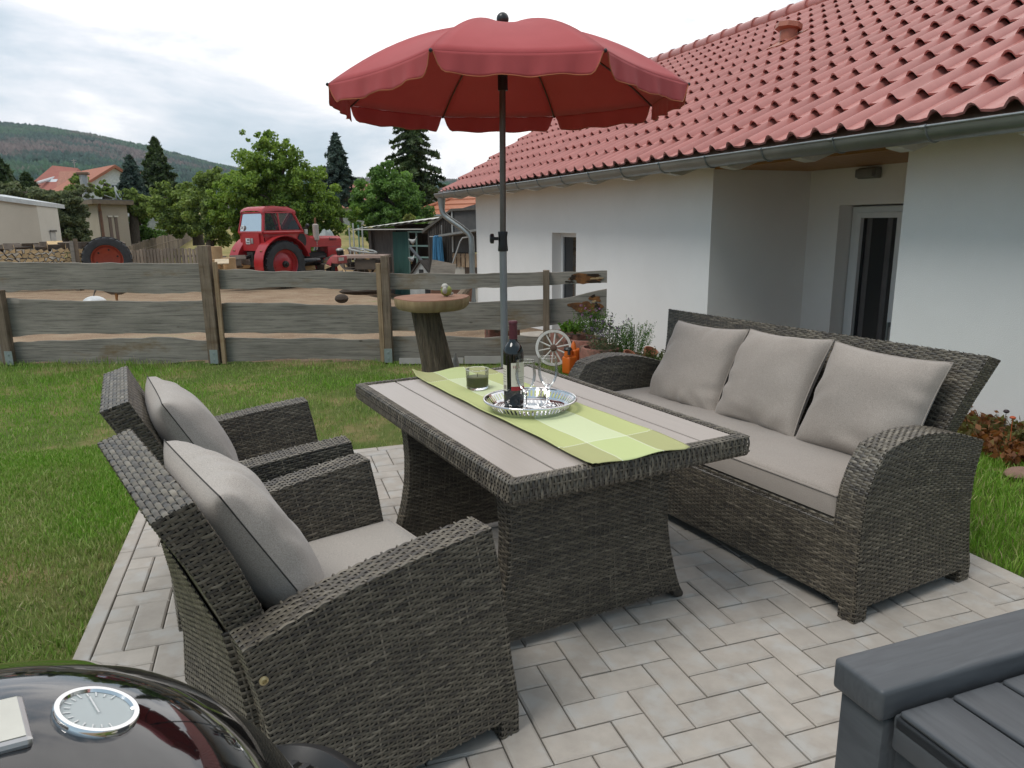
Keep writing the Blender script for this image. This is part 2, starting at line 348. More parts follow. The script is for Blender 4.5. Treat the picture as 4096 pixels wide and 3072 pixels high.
def grassmat():
    m, t, p = pmat('lawn blades'); L = t.links.new
    g = N(t, 'ShaderNodeNewGeometry'); uv = N(t, 'ShaderNodeUVMap', uv_map='uv'); sx = N(t, 'ShaderNodeSeparateXYZ'); L(uv.outputs[0], sx.inputs[0])
    r = ramp(t, [(0, (.13, .29, .022)), (.55, (.21, .41, .04)), (.9, (.32, .46, .09)), (1, (.52, .46, .24))]); L(g.outputs['Random Per Island'], r.inputs[0])
    r2 = ramp(t, [(.25, (0, 0, 0)), (.72, (1, 1, 1))]); L(sx.outputs[0], r2.inputs[0])
    r3 = ramp(t, [(0, (.22, .28, .07)), (.5, (.37, .36, .15)), (1, (.48, .42, .23))]); L(g.outputs['Random Per Island'], r3.inputs[0])
    c = mixc(t, r2.outputs[0], r.outputs[0], r3.outputs[0]); L(c, p.inputs['Base Color']); p.inputs['Roughness'].default_value = .5; p.inputs['Specular IOR Level'].default_value = .3
    tr = N(t, 'ShaderNodeBsdfTranslucent'); L(c, tr.inputs[0]); ms = N(t, 'ShaderNodeMixShader'); ms.inputs[0].default_value = .3
    L(p.outputs[0], ms.inputs[1]); L(tr.outputs[0], ms.inputs[2]); L(ms.outputs[0], t.nodes['Material Output'].inputs[0])
    return m
GM = grassmat()
gr = blades('lawn_grass', G, .018, .062, .0022, GM); kind(gr, 'stuff'); gr['label'] = 'short green and straw coloured grass of the lawn'
# patio: herringbone of 200 x 100 concrete pavers, an edging strip round it
PX0, PX1, PY0, PY1 = -12.9, 18.0, -24.8, 22.0       # in decimetres; second pair runs towards the camera
def paver(V, F, x0, x1, y0, y1, j=.022, ch=.055, dz=0):
    x0 += j; x1 -= j; y0 += j; y1 -= j; o = len(V)
    for a, z in ((0, -.5), (0, -ch*.8), (ch, 0)):
        for x, y in ((x0+a, y0+a), (x1-a, y0+a), (x1-a, y1-a), (x0+a, y1-a)): V.append((x*.1, -y*.1, z*.1+dz))
    for k in range(2):
        for i in range(4): F.append((o+k*4+i, o+k*4+4+i, o+k*4+4+(i+1) % 4, o+k*4+(i+1) % 4))
    F.append((o+11, o+10, o+9, o+8))
V = []; F = []
for u in range(-14, 20):
    for v in range(-27, 23):
        c = (u+v) % 4
        if c == 0: q = (u, u+2, v, v+1)
        elif c == 2: q = (u, u+1, v, v+2)
        else: continue
        x0, x1, y0, y1 = max(q[0], PX0), min(q[1], PX1), max(q[2], PY0), min(q[3], PY1)
        if x1-x0 > .25 and y1-y0 > .25: paver(V, F, x0, x1, y0, y1, dz=rng.normal(0, .0007))
k = PY0
while k < PY1:
    paver(V, F, -13.45, PX0, k, min(k+10, PY1), .02, .03); k += 10
    if k < PY1+10: pass
k = PY0-.75
while k < PY1:
    paver(V, F, PX1, 18.8, k, min(k+5, PY1), .02, .04); k += 5
k = -13.45
while k < 18:
    paver(V, F, k, min(k+2, 18.0), PY0-.75, PY0, .02, .05); k += 2
me = bpy.data.meshes.new('patio'); me.from_pydata(V, [], F); me.update()
PM = mat('grey concrete pavers', (.46, .415, .365), (.365, .328, .288), rough=.85, scale=9, detail=10, bump=.25, bscale=260, bdist=.002, island=.08, spec=.25, c=(.44, .42, .39), cscale=11)
kind(link('patio', me, PM), 'structure')
b = B(); b.box(-1.345, 1.88, -2.2, 2.555, -.08, -.009)
kind(b.out('patio_bedding', mat('joint sand', (.10, .095, .08), rough=1, scale=60), sm=0), 'structure')
# ------------------------------------------------------------------ the white house
PLAS = mat('white roughcast plaster', (.82, .80, .775), (.77, .75, .725), rough=.92, scale=1.3, bump=.55, bscale=170, bdist=.004, spec=.2)
REV = mat('smooth white reveal', (.70, .70, .69), rough=.8, scale=2)
WHITE = mat('white window plastic', (.72, .73, .73), (.68, .69, .69), rough=.35)
ZINC = mat('weathered zinc', (.30, .32, .32), (.23, .25, .25), rough=.42, metal=.75, scale=3)
TILE = mat('red engobed roof tile', (.47, .185, .160), (.40, .150, .128), rough=.30, scale=5, island=.07, spec=.55, bump=.05, bscale=40)
PINE = mat('varnished pine boards', (.40, .20, .06), (.31, .145, .04), rough=.5, scale=3, stretch=(6, .5, 6))
WPAINT = mat('white painted timber', (.72, .71, .68), rough=.5)
def darkglass(name='dark window glass', c=(.012, .014, .016)):
    m, t, p = pmat(name); p.inputs['Base Color'].default_value = (*c, 1); p.inputs['Roughness'].default_value = .04; p.inputs['Specular IOR Level'].default_value = .6
    return m
DGLASS = darkglass()
H = thing('white_house', 'long white rendered house with red tiled roof and zinc gutter beside the patio', 'house', (0, 0, 0), HT)
b = B(); z0, z1 = -.95, 1.98
b.box(3.6, 3.9, 4.5, 6.99, z0, z1); b.box(3.6, 3.9, 7.73, 10.9, z0, z1); b.box(3.6, 3.9, 6.99, 7.73, 1.145, z1); b.box(3.6, 3.9, 6.99, 7.73, z0, -.8)
b.box(3.6, 5.05, 4.2, 4.5, z0, z1)
b.box(4.77, 5.05, 3.81, 4.2, z0, z1); b.box(4.77, 5.05, 2.4, 3.81, 1.415, z1); b.box(4.77, 5.05, 2.118, 2.4, z0, z1)
b.box(3.6, 5.05, 1.8, 2.118, z0, z1); b.box(3.6, 3.9, -6, 1.8, z0, z1)
b.box(3.9, 12.3, 10.6, 10.9, z0, z1); b.box(12, 12.3, -6, 10.6, z0, z1); b.box(3.9, 12, -6, -5.7, z0, z1)
b.prism([(3.75, 1.98), (12.15, 1.98), (7.95, 4.2)], 0, .25, Matrix(((1, 0, 0, 0), (0, 0, 1, 10.63), (0, 1, 0, 0), (0, 0, 0, 1))))
b.out('wall', PLAS, H, sm=0)
b = B(); b.box(3.9, 5.05, 2.118, 4.2, -.95, -.82); b.out('porch_floor', mat('porch slab', (.35, .33, .31)), H, sm=0)
b = B(); b.box(3.605, 4.765, 2.12, 4.198, 1.765, 1.80)
for k in range(9): b.box(3.61+k*.128, 3.73+k*.128, 2.12, 4.198, 1.752, 1.764)
b.out('porch_ceiling', PINE, H, sm=0)
# roof: courses of roll tiles, 28 degrees
pit = R(28); ct, st = math.cos(pit), math.sin(pit); TW = .2265; CL = .42; NC = 13
prof = []
for i in range(12):
    f = i/12
    if f < .38: a = f/.38; prof.append((f, .046*math.sin(PI*a)**.7))
    else: prof.append((f, -.004+.004*math.cos((f-.38)/.62*2*PI)))
pv = []; pf = []
for c in range(NC):
    s0 = c*CL; s1 = s0+CL+.05; yend = 11.5+.49*s0*ct
    nt_ = int((yend+7)/TW); y0 = yend-nt_*TW
    fr = np.array([[y0+(k+p)*TW for p, _ in prof] for k in range(nt_)]).ravel(); hh = np.tile([h for _, h in prof], nt_)
    fr = np.append(fr, yend); hh = np.append(hh, 0)
    o = len(pv); m = len(fr)
    jit = np.repeat(rng.normal(0, .0025, nt_), 12); jit = np.append(jit, 0)
    for s, lift, hs in ((s0+.004, .018, 1), (s0, .034, 1), (s1, .0, .92)):
        for y, h, jj in zip(fr, hh, jit):
            n_ = lift+h*hs+jj; ss = s+(.006*math.sin(y*31) if s == s0 else 0)
            pv.append((3.15+ss*ct-n_*st, y, 1.835+ss*st+n_*ct))
    for k in range(2):
        for i in range(m-1): pf.append((o+k*m+i, o+(k+1)*m+i, o+(k+1)*m+i+1, o+k*m+i+1))
V = np.array(pv); roof = npmesh('roof', V, np.array(pf)[:, ::-1], TILE, H)
roof.data.set_sharp_from_angle(angle=R(40))
zr = 1.835+NC*CL*st; xr = 3.15+NC*CL*ct
b = B(); b.box(xr, xr+5.2, -7, 14.1, -.06, 0, Matrix.Translation((xr, 0, zr+.03)) @ Matrix.Rotation(pit, 4, 'Y') @ Matrix.Translation((-xr, 0, 0)))
b.add([(3.2, -7, 1.80), (3.2, 11.4, 1.80), (xr, 13.8, zr-.06), (xr, -7, zr-.06)], [(0, 1, 2, 3)])
b.out('roof_underlay', mat('roof boarding', (.30, .22, .14)), H, sm=0)
b = B(); y = -7.0
while y < 13.9:
    b.tube([(xr, y, zr+.035), (xr, y+.43, zr+.05)], [.125, .105], 12); b.tube([(xr, y-.005, zr+.036), (xr, y+.03, zr+.037)], [.14, .14], 12); y += .40
b.out('ridge_tiles', TILE, roof, sm=40)
b = B(); s = 3.45; M = Matrix.Translation((3.15+s*ct, 6.25, 1.86+s*st)) @ Matrix.Rotation(-pit, 4, 'Y')
M2 = Matrix.Translation((3.15+s*ct, 6.25, 1.86+s*st))
b.tube([M2 @ Vector((0, 0, 0)), M2 @ Vector((0, 0, .15))], .11, 14); b.tube([M2 @ Vector((-.01, 0, .13)), M2 @ Vector((-.01, 0, .14)), M2 @ Vector((0, 0, .20)), M2 @ Vector((0, 0, .22))], [.11, .165, .16, .12], 8)
b.box(-.22, .2, -.15, .15, -.02, .035, M)
b.out('roof_vent', mat('terracotta vent', (.42, .14, .085), rough=.5), roof)
# gutter, brackets, downpipe
gy0, gy1 = -7.0, 11.62
pr = [(.078*math.cos(a), .078*math.sin(a)) for a in np.linspace(PI, 2*PI, 12)]
P = np.array([[(3.13+x, y, 1.80+z) for x, z in pr] for y in (gy0, gy1)])
b = B(); b.grid(P); P2 = P.copy(); P2[:, :, 0] = 3.13+(P[:, :, 0]-3.13)*.96; P2[:, :, 2] = 1.80+(P[:, :, 2]-1.80)*.96+.001; b.grid(P2)
b.tube([(3.052, gy0, 1.803), (3.052, gy1, 1.803)], .0085, 8)
b.add([(3.13+x, gy1, 1.80+z) for x, z in pr], [tuple(range(12))])
b.out('gutter', ZINC, H)
y = .35; i = 0
for y in np.arange(-3.2, 11.5, .68):
    b = B(); b.tube([(3.05+.0, y, 1.815)]+[(3.13+x*1.04, y, 1.80+z*1.04) for x, z in pr]+[(3.21, y, 1.83)], .006, 5); b.tube([(3.046, y-.004, 1.80), (3.046, y+.03, 1.80)], .013, 6)
    b.out('gutter_bracket', ZINC, H)
b = B(); dx = 3.52
b.tube([(3.13, 11.42, 1.73), (3.13, 11.42, 1.62), (3.13, 11.41, 1.54)], [.075, .06, .052], 12)
b.tube([(3.13, 11.41, 1.55), (3.135, 11.40, 1.49), (3.16, 11.38, 1.43), (3.22, 11.33, 1.37), (3.40, 11.10, 1.20), (3.49, 11.0, 1.10), (3.52, 10.96, 1.03), (3.525, 10.95, .9), (3.525, 10.95, -.9)], .052, 14)
b.out('downpipe', ZINC, H, sm=50)
for zc in (.75, -.1):
    b = B(); b.tube([(3.525, 10.95, zc-.02), (3.525, 10.95, zc+.02)], .06, 14); b.out('pipe_clamp', ZINC, H)
for y in np.arange(-2.2, 11, .82):
    b = B(); b.prism([(3.17, 1.79), (3.2, 1.72), (3.33, 1.70), (3.5, 1.76), (3.66, 1.86), (3.66, 1.97)], y-.05, y+.05, Matrix(((1, 0, 0, 0), (0, 0, 1, 0), (0, 1, 0, 0), (0, 0, 0, 1))))
    b.out('rafter_end', WPAINT, H, sm=0)
b = B(); b.add([(3.17, -6.5, 1.80), (3.17, 11.3, 1.80), (3.62, 11.3, 2.02), (3.62, -6.5, 2.02)], [(0, 1, 2, 3)]); b.out('eaves_boards', mat('cream eaves boards', (.66, .62, .52), rough=.7), H, sm=0)
def frame(name, x, y0, y1, z0, z1, w=.07, d=.06, mull=None, parent=H):
    b = B(); b.box(x, x+d, y0, y0+w, z0, z1); b.box(x, x+d, y1-w, y1, z0, z1); b.box(x, x+d, y0+w, y1-w, z1-w, z1); b.box(x, x+d, y0+w, y1-w, z0, z0+w)
    if mull: b.box(x, x+d*.98, mull-w*.6, mull+w*.6, z0+w, z1-w)
    return b.out(name, WHITE, parent, sm=0, bev=.006)
gd = frame('glass_door', 4.93, 2.42, 3.80, -.81, 1.40, .062, .07)
f2 = frame('door_sash', 4.905, 3.2, 3.72, -.76, 1.345, .05, .045, parent=gd); f3 = frame('door_sash', 4.90, 2.5, 3.27, -.76, 1.345, .065, .045, parent=gd)
b = B(); b.box(4.945, 4.955, 2.46, 3.76, -.78, 1.36); b.out('pane', DGLASS, gd, sm=0)
b = B(); b.box(4.885, 4.91, 3.225, 3.25, .32, .36); b.tube([(4.88, 3.237, .2), (4.88, 3.237, .36)], .011, 8); b.out('door_handle', ZINC, gd)
b = B()
for k in range(9): b.tube([(4.985+.015*math.sin(k*2.1), 3.0+k*.075, -.7), (4.985+.015*math.sin(k*2.1), 3.0+k*.075, 1.35)], .04, 8)
b.out('curtain', mat('grey curtain', (.12, .11, .11)), gd)
wn = frame('narrow_window', 3.74, 6.99, 7.73, -.8, 1.145, .06, .07)
b = B(); b.box(3.765, 3.772, 7.04, 7.68, -.75, 1.09); b.out('pane', DGLASS, wn, sm=0)
b = B(); b.box(3.70, 3.73, 7.16, 7.19, -.78, 1.0, Matrix.Rotation(R(-3), 4, 'X')); b.out('leaning_rod', ZINC, wn)
b = B(); b.box(4.70, 4.768, 3.36, 3.57, 1.64, 1.735); b.box(4.66, 4.699, 3.37, 3.56, 1.65, 1.725); b.out('porch_lamp', mat('grey lamp housing', (.22, .22, .21), rough=.4), H, bev=.01)
# ================================================================== WICKER
def wickermat():
    m, t, p = pmat('grey brown flat wicker'); L = t.links.new
    g = N(t, 'ShaderNodeNewGeometry'); uv = N(t, 'ShaderNodeUVMap', uv_map='uv')
    mp = N(t, 'ShaderNodeMapping'); mp.inputs['Scale'].default_value = (12, 60, 1); L(uv.outputs[0], mp.inputs[0])
    add = N(t, 'ShaderNodeVectorMath', operation='MULTIPLY_ADD'); cmb = N(t, 'ShaderNodeCombineXYZ'); L(g.outputs['Random Per Island'], cmb.inputs[2]); L(g.outputs['Random Per Island'], cmb.inputs[0])
    L(cmb.outputs[0], add.inputs[0]); add.inputs[1].default_value = (40, 0, 90); L(mp.outputs[0], add.inputs[2])
    n = N(t, 'ShaderNodeTexNoise', i_Scale=1.0, i_Detail=4, i_Roughness=.7); L(add.outputs[0], n.inputs['Vector'])
    r = ramp(t, [(.28, (.045, .039, .034)), (.42, (.078, .067, .055)), (.52, (.125, .107, .080)), (.62, (.18, .155, .118)), (.76, (.27, .235, .185))]); L(n.outputs[0], r.inputs[0])
    mr = N(t, 'ShaderNodeMapRange'); L(g.outputs['Random Per Island'], mr.inputs[0]); mr.inputs[3].default_value = .78; mr.inputs[4].default_value = 1.2
    hs = N(t, 'ShaderNodeHueSaturation'); L(mr.outputs[0], hs.inputs['Value']); L(r.outputs[0], hs.inputs['Color'])
    L(hs.outputs[0], p.inputs['Base Color']); p.inputs['Roughness'].default_value = .38; p.inputs['Specular IOR Level'].default_value = .5
    return m
WICK = wickermat(); WBACK = mat('dark wicker core', (.012, .011, .010), rough=.9)
def lerp(a, b, t): return a+(b-a)*t
class Wick:
    """woven panels: flat strands running along u over and under ribs running along v, on a dark core"""
    def __init__(s): s.V = []; s.F = []; s.U = []; s.M = []; s.n = 0
    def put(s, P, UV, mi):
        m, n = P.shape[:2]; i = np.arange(m*n).reshape(m, n)+s.n
        s.F.append(np.stack([i[:-1, :-1], i[:-1, 1:], i[1:, 1:], i[1:, :-1]], -1).reshape(-1, 4)); s.V.append(P.reshape(-1, 3)); s.U.append(UV.reshape(-1, 2))
        s.M.append(np.full((m-1)*(n-1), mi)); s.n += m*n
    def panel(s, P, Lu, Lv, out=None, pitch=.0078, rib=.0215, amp=.0021):
        nS = max(2, round(Lv/pitch)); nR = max(2, round(Lu/rib)); e = 1e-3
        def nrm(u, v):
            du = P(np.clip(u+e, 0, 1), v)-P(np.clip(u-e, 0, 1), v); dv = P(u, np.clip(v+e, 0, 1))-P(u, np.clip(v-e, 0, 1))
            q = np.cross(du, dv); q /= np.linalg.norm(q, axis=-1, keepdims=True)+1e-12; return q
        c0 = P(np.array(.5), np.array(.5)); sg = 1.0
        if out is not None: sg = 1.0 if float(nrm(np.array(.5), np.array(.5)) @ np.array(out)) > 0 else -1.0
        # core
        u, v = np.meshgrid(np.linspace(0, 1, max(3, nR//2)), np.linspace(0, 1, max(3, nS//4)), indexing='ij')
        s.put(P(u, v)-sg*nrm(u, v)*.0045, np.stack([u, v], -1), 1)
        us = np.linspace(0, 1, nR*4+1)
        for j in range(nS):
            off = rng.uniform(-.0004, .0004); hw = .46+rng.uniform(-.03, .03)
            vs = (j+.5+np.array([-hw, 0, hw]))/nS
            u, v = np.meshgrid(us, np.clip(vs, 0, 1), indexing='ij')
            o = amp*np.cos(PI*(u*nR-.5+j))*(1+.15*rng.normal())+np.array([-.0013, .0004, -.0013])[None, :]+off
            s.put(P(u, v)+sg*nrm(u, v)*o[..., None], np.stack([u*Lu+rng.uniform(0, 9), np.full_like(u, j*.013)+v*0], -1), 0)
        vc = (np.arange(nS)+.5)/nS; vc = np.concatenate([[0], vc, [1]])
        for k in range(nR):
            uk = (k+.5+rng.uniform(-.06, .06))/nR; w = .0026/Lu
            u, v = np.meshgrid(np.clip(np.array([uk-w, uk, uk+w]), 0, 1), vc, indexing='ij')
            jj = np.concatenate([[0], np.arange(nS), [nS-1]])
            o = -amp*.9*np.cos(PI*(k+jj))[None, :]+np.array([-.0008, .0006, -.0008])[:, None]
            s.put(P(u, v)+sg*nrm(u, v)*o[..., None], np.stack([v*Lv+rng.uniform(0, 9), u*0+k*.017], -1), 0)
        return s
    def out(s, name, parent):
        return npmesh(name, np.vstack(s.V), np.vstack(s.F), [WICK, WBACK], parent, True, np.vstack(s.U), np.concatenate(s.M))
def patch(f):
    """turn f(u, v) -> (x, y, z) into a vectorised surface"""
    def P(u, v):
        u, v = np.broadcast_arrays(u, v); x, y, z = f(u, v)
        return np.stack([x+0*u, y+0*u, z+0*u], -1)
    return P
FAB = None
def fabricmat(name, a, b, island=0):
    m, t, p = pmat(name); L = t.links.new
    co = N(t, 'ShaderNodeTexCoord'); n = N(t, 'ShaderNodeTexNoise', i_Scale=3, i_Detail=4); L(co.outputs['Object'], n.inputs['Vector'])
    n2 = N(t, 'ShaderNodeTexNoise', i_Scale=420, i_Detail=2); L(co.outputs['Object'], n2.inputs['Vector'])
    r = ramp(t, [(.35, b), (.65, a)]); L(n.outputs[0], r.inputs[0]); r2 = ramp(t, [(.3, (.72, .72, .72)), (.7, (1.12, 1.12, 1.12))]); L(n2.outputs[0], r2.inputs[0])
    L(mixc(t, 1.0, r.outputs[0], r2.outputs[0], 'MULTIPLY'), p.inputs['Base Color']); p.inputs['Roughness'].default_value = .95; p.inputs['Specular IOR Level'].default_value = .15; p.inputs['Sheen Weight'].default_value = .25
    n3 = N(t, 'ShaderNodeTexNoise', i_Scale=9, i_Detail=3); L(co.outputs['Object'], n3.inputs['Vector'])
    bp = N(t, 'ShaderNodeBump', i_Strength=.25, i_Distance=.012); L(n3.outputs[0], bp.inputs['Height'])
    bp2 = N(t, 'ShaderNodeBump', i_Strength=.25, i_Distance=.001); L(n2.outputs[0], bp2.inputs['Height']); L(bp.outputs[0], bp2.inputs['Normal']); L(bp2.outputs[0], p.inputs['Normal'])
    return m
FAB = fabricmat('greige woven cushion fabric', (.45, .405, .36), (.41, .368, .326))
FAB2 = fabricmat('taupe woven cushion fabric', (.375, .325, .282), (.34, .294, .255))
SEAM = mat('dark seam cord', (.06, .055, .05), rough=.9)
def pillow(name, w, h, th, mt, parent=None, seed=0, seam=True):
    """plump square cushion standing in its local x (width) z (height) plane, front towards +y"""
    n = 44; rs = np.random.default_rng(seed); u, v = np.meshgrid(np.linspace(-1, 1, n), np.linspace(-1, 1, n), indexing='ij')
    pin = .075
    x = u*(1-pin*(1-v**2)*np.abs(u)**1.5)*w/2; z = v*(1-pin*(1-u**2)*np.abs(v)**1.5)*h/2
    prof = ((1-np.abs(u)**2.6)*(1-np.abs(v)**2.6)).clip(0)**.46
    r = np.sqrt(u*u+v*v); wr = 0
    for k in range(9):
        a = rs.uniform(0, 2*PI); s_ = rs.uniform(5, 9); ph = rs.uniform(0, 6); e = rs.choice([-1, 1]); q = rs.uniform(-.7, .7)
        edge = np.exp(-((u-e)**2/.10)-((v-q)**2/.08)) if k % 2 else np.exp(-((v-e)**2/.10)-((u-q)**2/.08))
        wr = wr+edge*np.sin((u*math.cos(a)+v*math.sin(a))*s_*2+ph)*.007
    wr = wr+(vnoise(u+seed, v, 2.2, seed)-.5)*.018
    f = (th/2*prof+wr*(prof > .02)*np.minimum(prof*3, 1)); bk = -th/2*prof*.9
    V = np.concatenate([np.stack([x, f, z], -1).reshape(-1, 3), np.stack([x, bk, z], -1).reshape(-1, 3)])
    i = np.arange(n*n).reshape(n, n); q = np.stack([i[:-1, :-1], i[1:, :-1], i[1:, 1:], i[:-1, 1:]], -1).reshape(-1, 4)
    o = npmesh(name, V, np.vstack([q, q[:, ::-1]+n*n]), mt, parent)
    if seam:
        e = [(x[k, 0], 0, z[k, 0]) for k in range(n)]+[(x[-1, k], 0, z[-1, k]) for k in range(1, n)]+[(x[k, -1], 0, z[k, -1]) for k in range(n-2, -1, -1)]+[(x[0, k], 0, z[0, k]) for k in range(n-2, -1, -1)]
        B().tube(e, .0016 if seam == 'dark' else .0026, 6, False).out('seam', SEAM if seam == 'dark' else mt, o)
    return o
def seatpad(name, x0, x1, y0, y1, z0, z1, mt, parent):
    n, m = 60, 40; u, v = np.meshgrid(np.linspace(-1, 1, n), np.linspace(-1, 1, m), indexing='ij')
    fx = np.sign(u)*(1-(1-np.abs(u))**1.0); X = (x0+x1)/2+fx*(x1-x0)/2; Y = (y0+y1)/2+v*(y1-y0)/2
    ed = np.minimum(np.minimum((1-np.abs(u))*(x1-x0)/2, (1-np.abs(v))*(y1-y0)/2)/.05, 1); puff = (z1-z0)*(.80+.20*np.sqrt(1-(1-ed)**2))+.010*(1-u**2)*(1-v**2)
    dip = (vnoise(X, Y, 7, 4)-.5)*.006*ed
    V = np.concatenate([np.stack([X, Y, z0+puff+dip], -1).reshape(-1, 3), np.stack([X, Y, np.full_like(X, z0)], -1).reshape(-1, 3)])
    i = np.arange(n*m).reshape(n, m); q = np.stack([i[:-1, :-1], i[1:, :-1], i[1:, 1:], i[:-1, 1:]], -1).reshape(-1, 4)
    rim = np.concatenate([i[:, 0], i[-1, 1:], i[-2::-1, -1], i[0, -2:0:-1]]); r2 = np.roll(rim, -1)
    side = np.stack([rim, rim+n*m, r2+n*m, r2], -1)
    o = npmesh(name, V, np.vstack([q, q[:, ::-1]+n*m, side]), mt, parent); o.data.set_sharp_from_angle(angle=R(60))
    e = [tuple(V[k]+np.array([0, 0, .001])) for k in rim]; e.append(e[0]); B().tube(e, .0042, 6, False).out('piping', mt, o)
    return o
def interp(pts):
    a = np.array(pts, float); a = a[np.argsort(a[:, 0])]
    xs = np.linspace(a[0, 0], a[-1, 0], 200); ys = np.interp(xs, a[:, 0], a[:, 1])
    k = np.ones(15)/15; yp = np.pad(ys, 7, mode='edge'); sm_ = np.convolve(yp, k, 'valid'); w = np.minimum(np.arange(200), np.arange(200)[::-1])/10.0; w = np.clip(w, 0, 1)
    ys = ys*(1-w)+sm_*w
    return lambda q: np.interp(q, xs, ys)
def armset(wk, y0, y1, xf, xr, zt, zb, outy):
    """one arm: side panels at y0 and y1, front, top and rear; xf, xr give x by v, zt gives height by u"""
    S = lambda y: patch(lambda u, v: (lerp(xr(v), xf(v), u), y, zb+v*(zt(u)-zb)))
    Lx = .64; Lz = .54
    wk.panel(S(y0), Lx, Lz, (0, -1, 0)); wk.panel(S(y1), Lx, Lz, (0, 1, 0))
    wk.panel(patch(lambda u, v: (xf(v), lerp(y0, y1, u), zb+v*(zt(np.array(1.0))-zb))), abs(y1-y0), Lz, (1, 0, 0))
    wk.panel(patch(lambda u, v: (xr(v), lerp(y0, y1, u), zb+v*(zt(np.array(0.0))-zb))), abs(y1-y0), Lz, (-1, 0, 0))
    wk.panel(patch(lambda u, v: (lerp(xr(np.array(1.0)), xf(np.array(1.0)), u), lerp(y0-.001, y1+.001, v), zt(u)+.0015)), Lx, abs(y1-y0), (0, 0, 1), pitch=.0095)
def feet(name, spots, parent, h=.05, s=.055):
    for (x, y) in spots:
        wk = Wick()
        for d, f in (((0, -1, 0), lambda u, v: (x+(u-.5)*s, y-s/2, v*h)), ((0, 1, 0), lambda u, v: (x+(u-.5)*s, y+s/2, v*h)), ((1, 0, 0), lambda u, v: (x+s/2, y+(u-.5)*s, v*h)), ((-1, 0, 0), lambda u, v: (x-s/2, y+(u-.5)*s, v*h))):
            wk.panel(patch(f), s, h, d)
        wk.out(name, parent)
def backrest(wk, prof_f, prof_r, yn, yf, zb, ztop):
    """leaning slab: prof_f, prof_r give x by v for its front and rear face, yn, yf its near and far edge by v"""
    zf = lambda v: zb+v*(ztop-zb); zr_ = lambda v: zb+v*(ztop-.023-zb); Ly = float(yf(np.array(1.0))-yn(np.array(1.0))); Lz = ztop-zb
    wk.panel(patch(lambda u, v: (prof_f(v), lerp(yn(v), yf(v), u), zf(v))), Ly, Lz, (1, 0, 0))
    wk.panel(patch(lambda u, v: (prof_r(v), lerp(yn(v), yf(v), u), zr_(v))), Ly, Lz, (-1, 0, 0))
    one = np.array(1.0)
    wk.panel(patch(lambda u, v: (lerp(prof_r(one), prof_f(one), v), lerp(yn(one), yf(one), u), lerp(zr_(one), zf(one), v)+.001)), Ly, .08, (0, 0, 1), pitch=.0115, rib=.026)
    wk.panel(patch(lambda u, v: (lerp(prof_r(v), prof_f(v), u), yn(v), lerp(zr_(v), zf(v), u))), .075, Lz, (0, -1, 0), rib=.019)
    wk.panel(patch(lambda u, v: (lerp(prof_r(v), prof_f(v), u), yf(v), lerp(zr_(v), zf(v), u))), .075, Lz, (0, 1, 0), rib=.019)
# ------------------------------------------------------------------ armchair (built once, copied once)
def make_chair(label, loc, rz):
    t = thing('armchair', label, 'armchair', loc, rz, 'wicker armchairs on the near side of the table')
    Wd = .735; aw = .087
    xf = interp([(0, 0), (.15, -.006), (.3, -.02), (.55, -.037), (.8, -.056), (1, -.077)])
    xr = interp([(0, -.640), (.3, -.628), (.55, -.632), (.75, -.645), (1, -.668)])
    zt = interp([(0, .497), (.1, .514), (.2, .529), (.32, .545), (.44, .557), (.57, .567), (.71, .577), (.84, .584), (1, .592)])
    for y0, nm in ((0, 'armrest'), (Wd-aw, 'armrest')):
        wk = Wick(); armset(wk, y0, y0+aw, xf, xr, zt, .05, None); wk.out(nm, t)
    wk = Wick()
    wk.panel(patch(lambda u, v: (-.015-v*.012, lerp(aw+.002, Wd-aw-.002, u), .05+v*.26)), Wd-2*aw, .26, (1, 0, 0))
    wk.panel(patch(lambda u, v: (lerp(-.60, -.03, u), lerp(aw+.002, Wd-aw-.002, v), .31)), .57, Wd-2*aw, (0, 0, 1), pitch=.02)
    wk.out('seat_base', t)
    wk = Wick()
    pf = interp([(0, -.535), (.2, -.56), (.45, -.60), (.7, -.645), (1, -.713)]); pr = interp([(0, -.613), (.2, -.637), (.45, -.676), (.7, -.722), (1, -.79)])
    yn = interp([(0, .088), (.4, .09), (.7, .075), (1, .052)]); yf = lambda v: Wd-yn(v)
    backrest(wk, pf, pr, yn, yf, .31, .80)
    wk.panel(patch(lambda u, v: (np.interp(v, [0, .35, .7, 1], [-.655, -.648, -.660, -.682]), lerp(.03+.055*v, Wd-.03-.055*v, u), lerp(.045, .50, v))), Wd-.06, .455, (-1, 0, 0))
    for yy, d in ((.03, -1), (Wd-.03, 1)): wk.panel(patch(lambda u, v, yy=yy, d=d: (lerp(np.interp(v, [0, .35, .7, 1], [-.655, -.648, -.660, -.682]), -.61, u), yy-d*.055*v, lerp(.045, .50, v))), .05, .455, (0, d, 0))
    wk.out('backrest', t)
    feet('foot', [(-.028, .029), (-.028, Wd-.029), (-.61, .029), (-.61, Wd-.029)], t)
    b = B(); b.lathe([(0, .0), (.009, .0), (.009, .004), (.005, .006), (.0045, .002), (0, .002)], (-.635, -.0055, .425), 16, Matrix.Rotation(R(90), 4, 'X')); b.out('bolt_cap', mat('brass bolt cap', (.55, .45, .25), rough=.35, metal=.6), t)
    seatpad('seat_cushion', -.575, -.022, aw+.004, Wd-aw-.004, .318, .392, FAB, t)
    return t
CH1 = make_chair('nearest grey wicker armchair, closest to the black grill dome', (-.144, -.062, 0), R(18.5))
CH2 = dup(CH1, (-.38, .751, 0), R(9.5), 'second grey wicker armchair, farther off near the lawn, behind the nearest armchair')
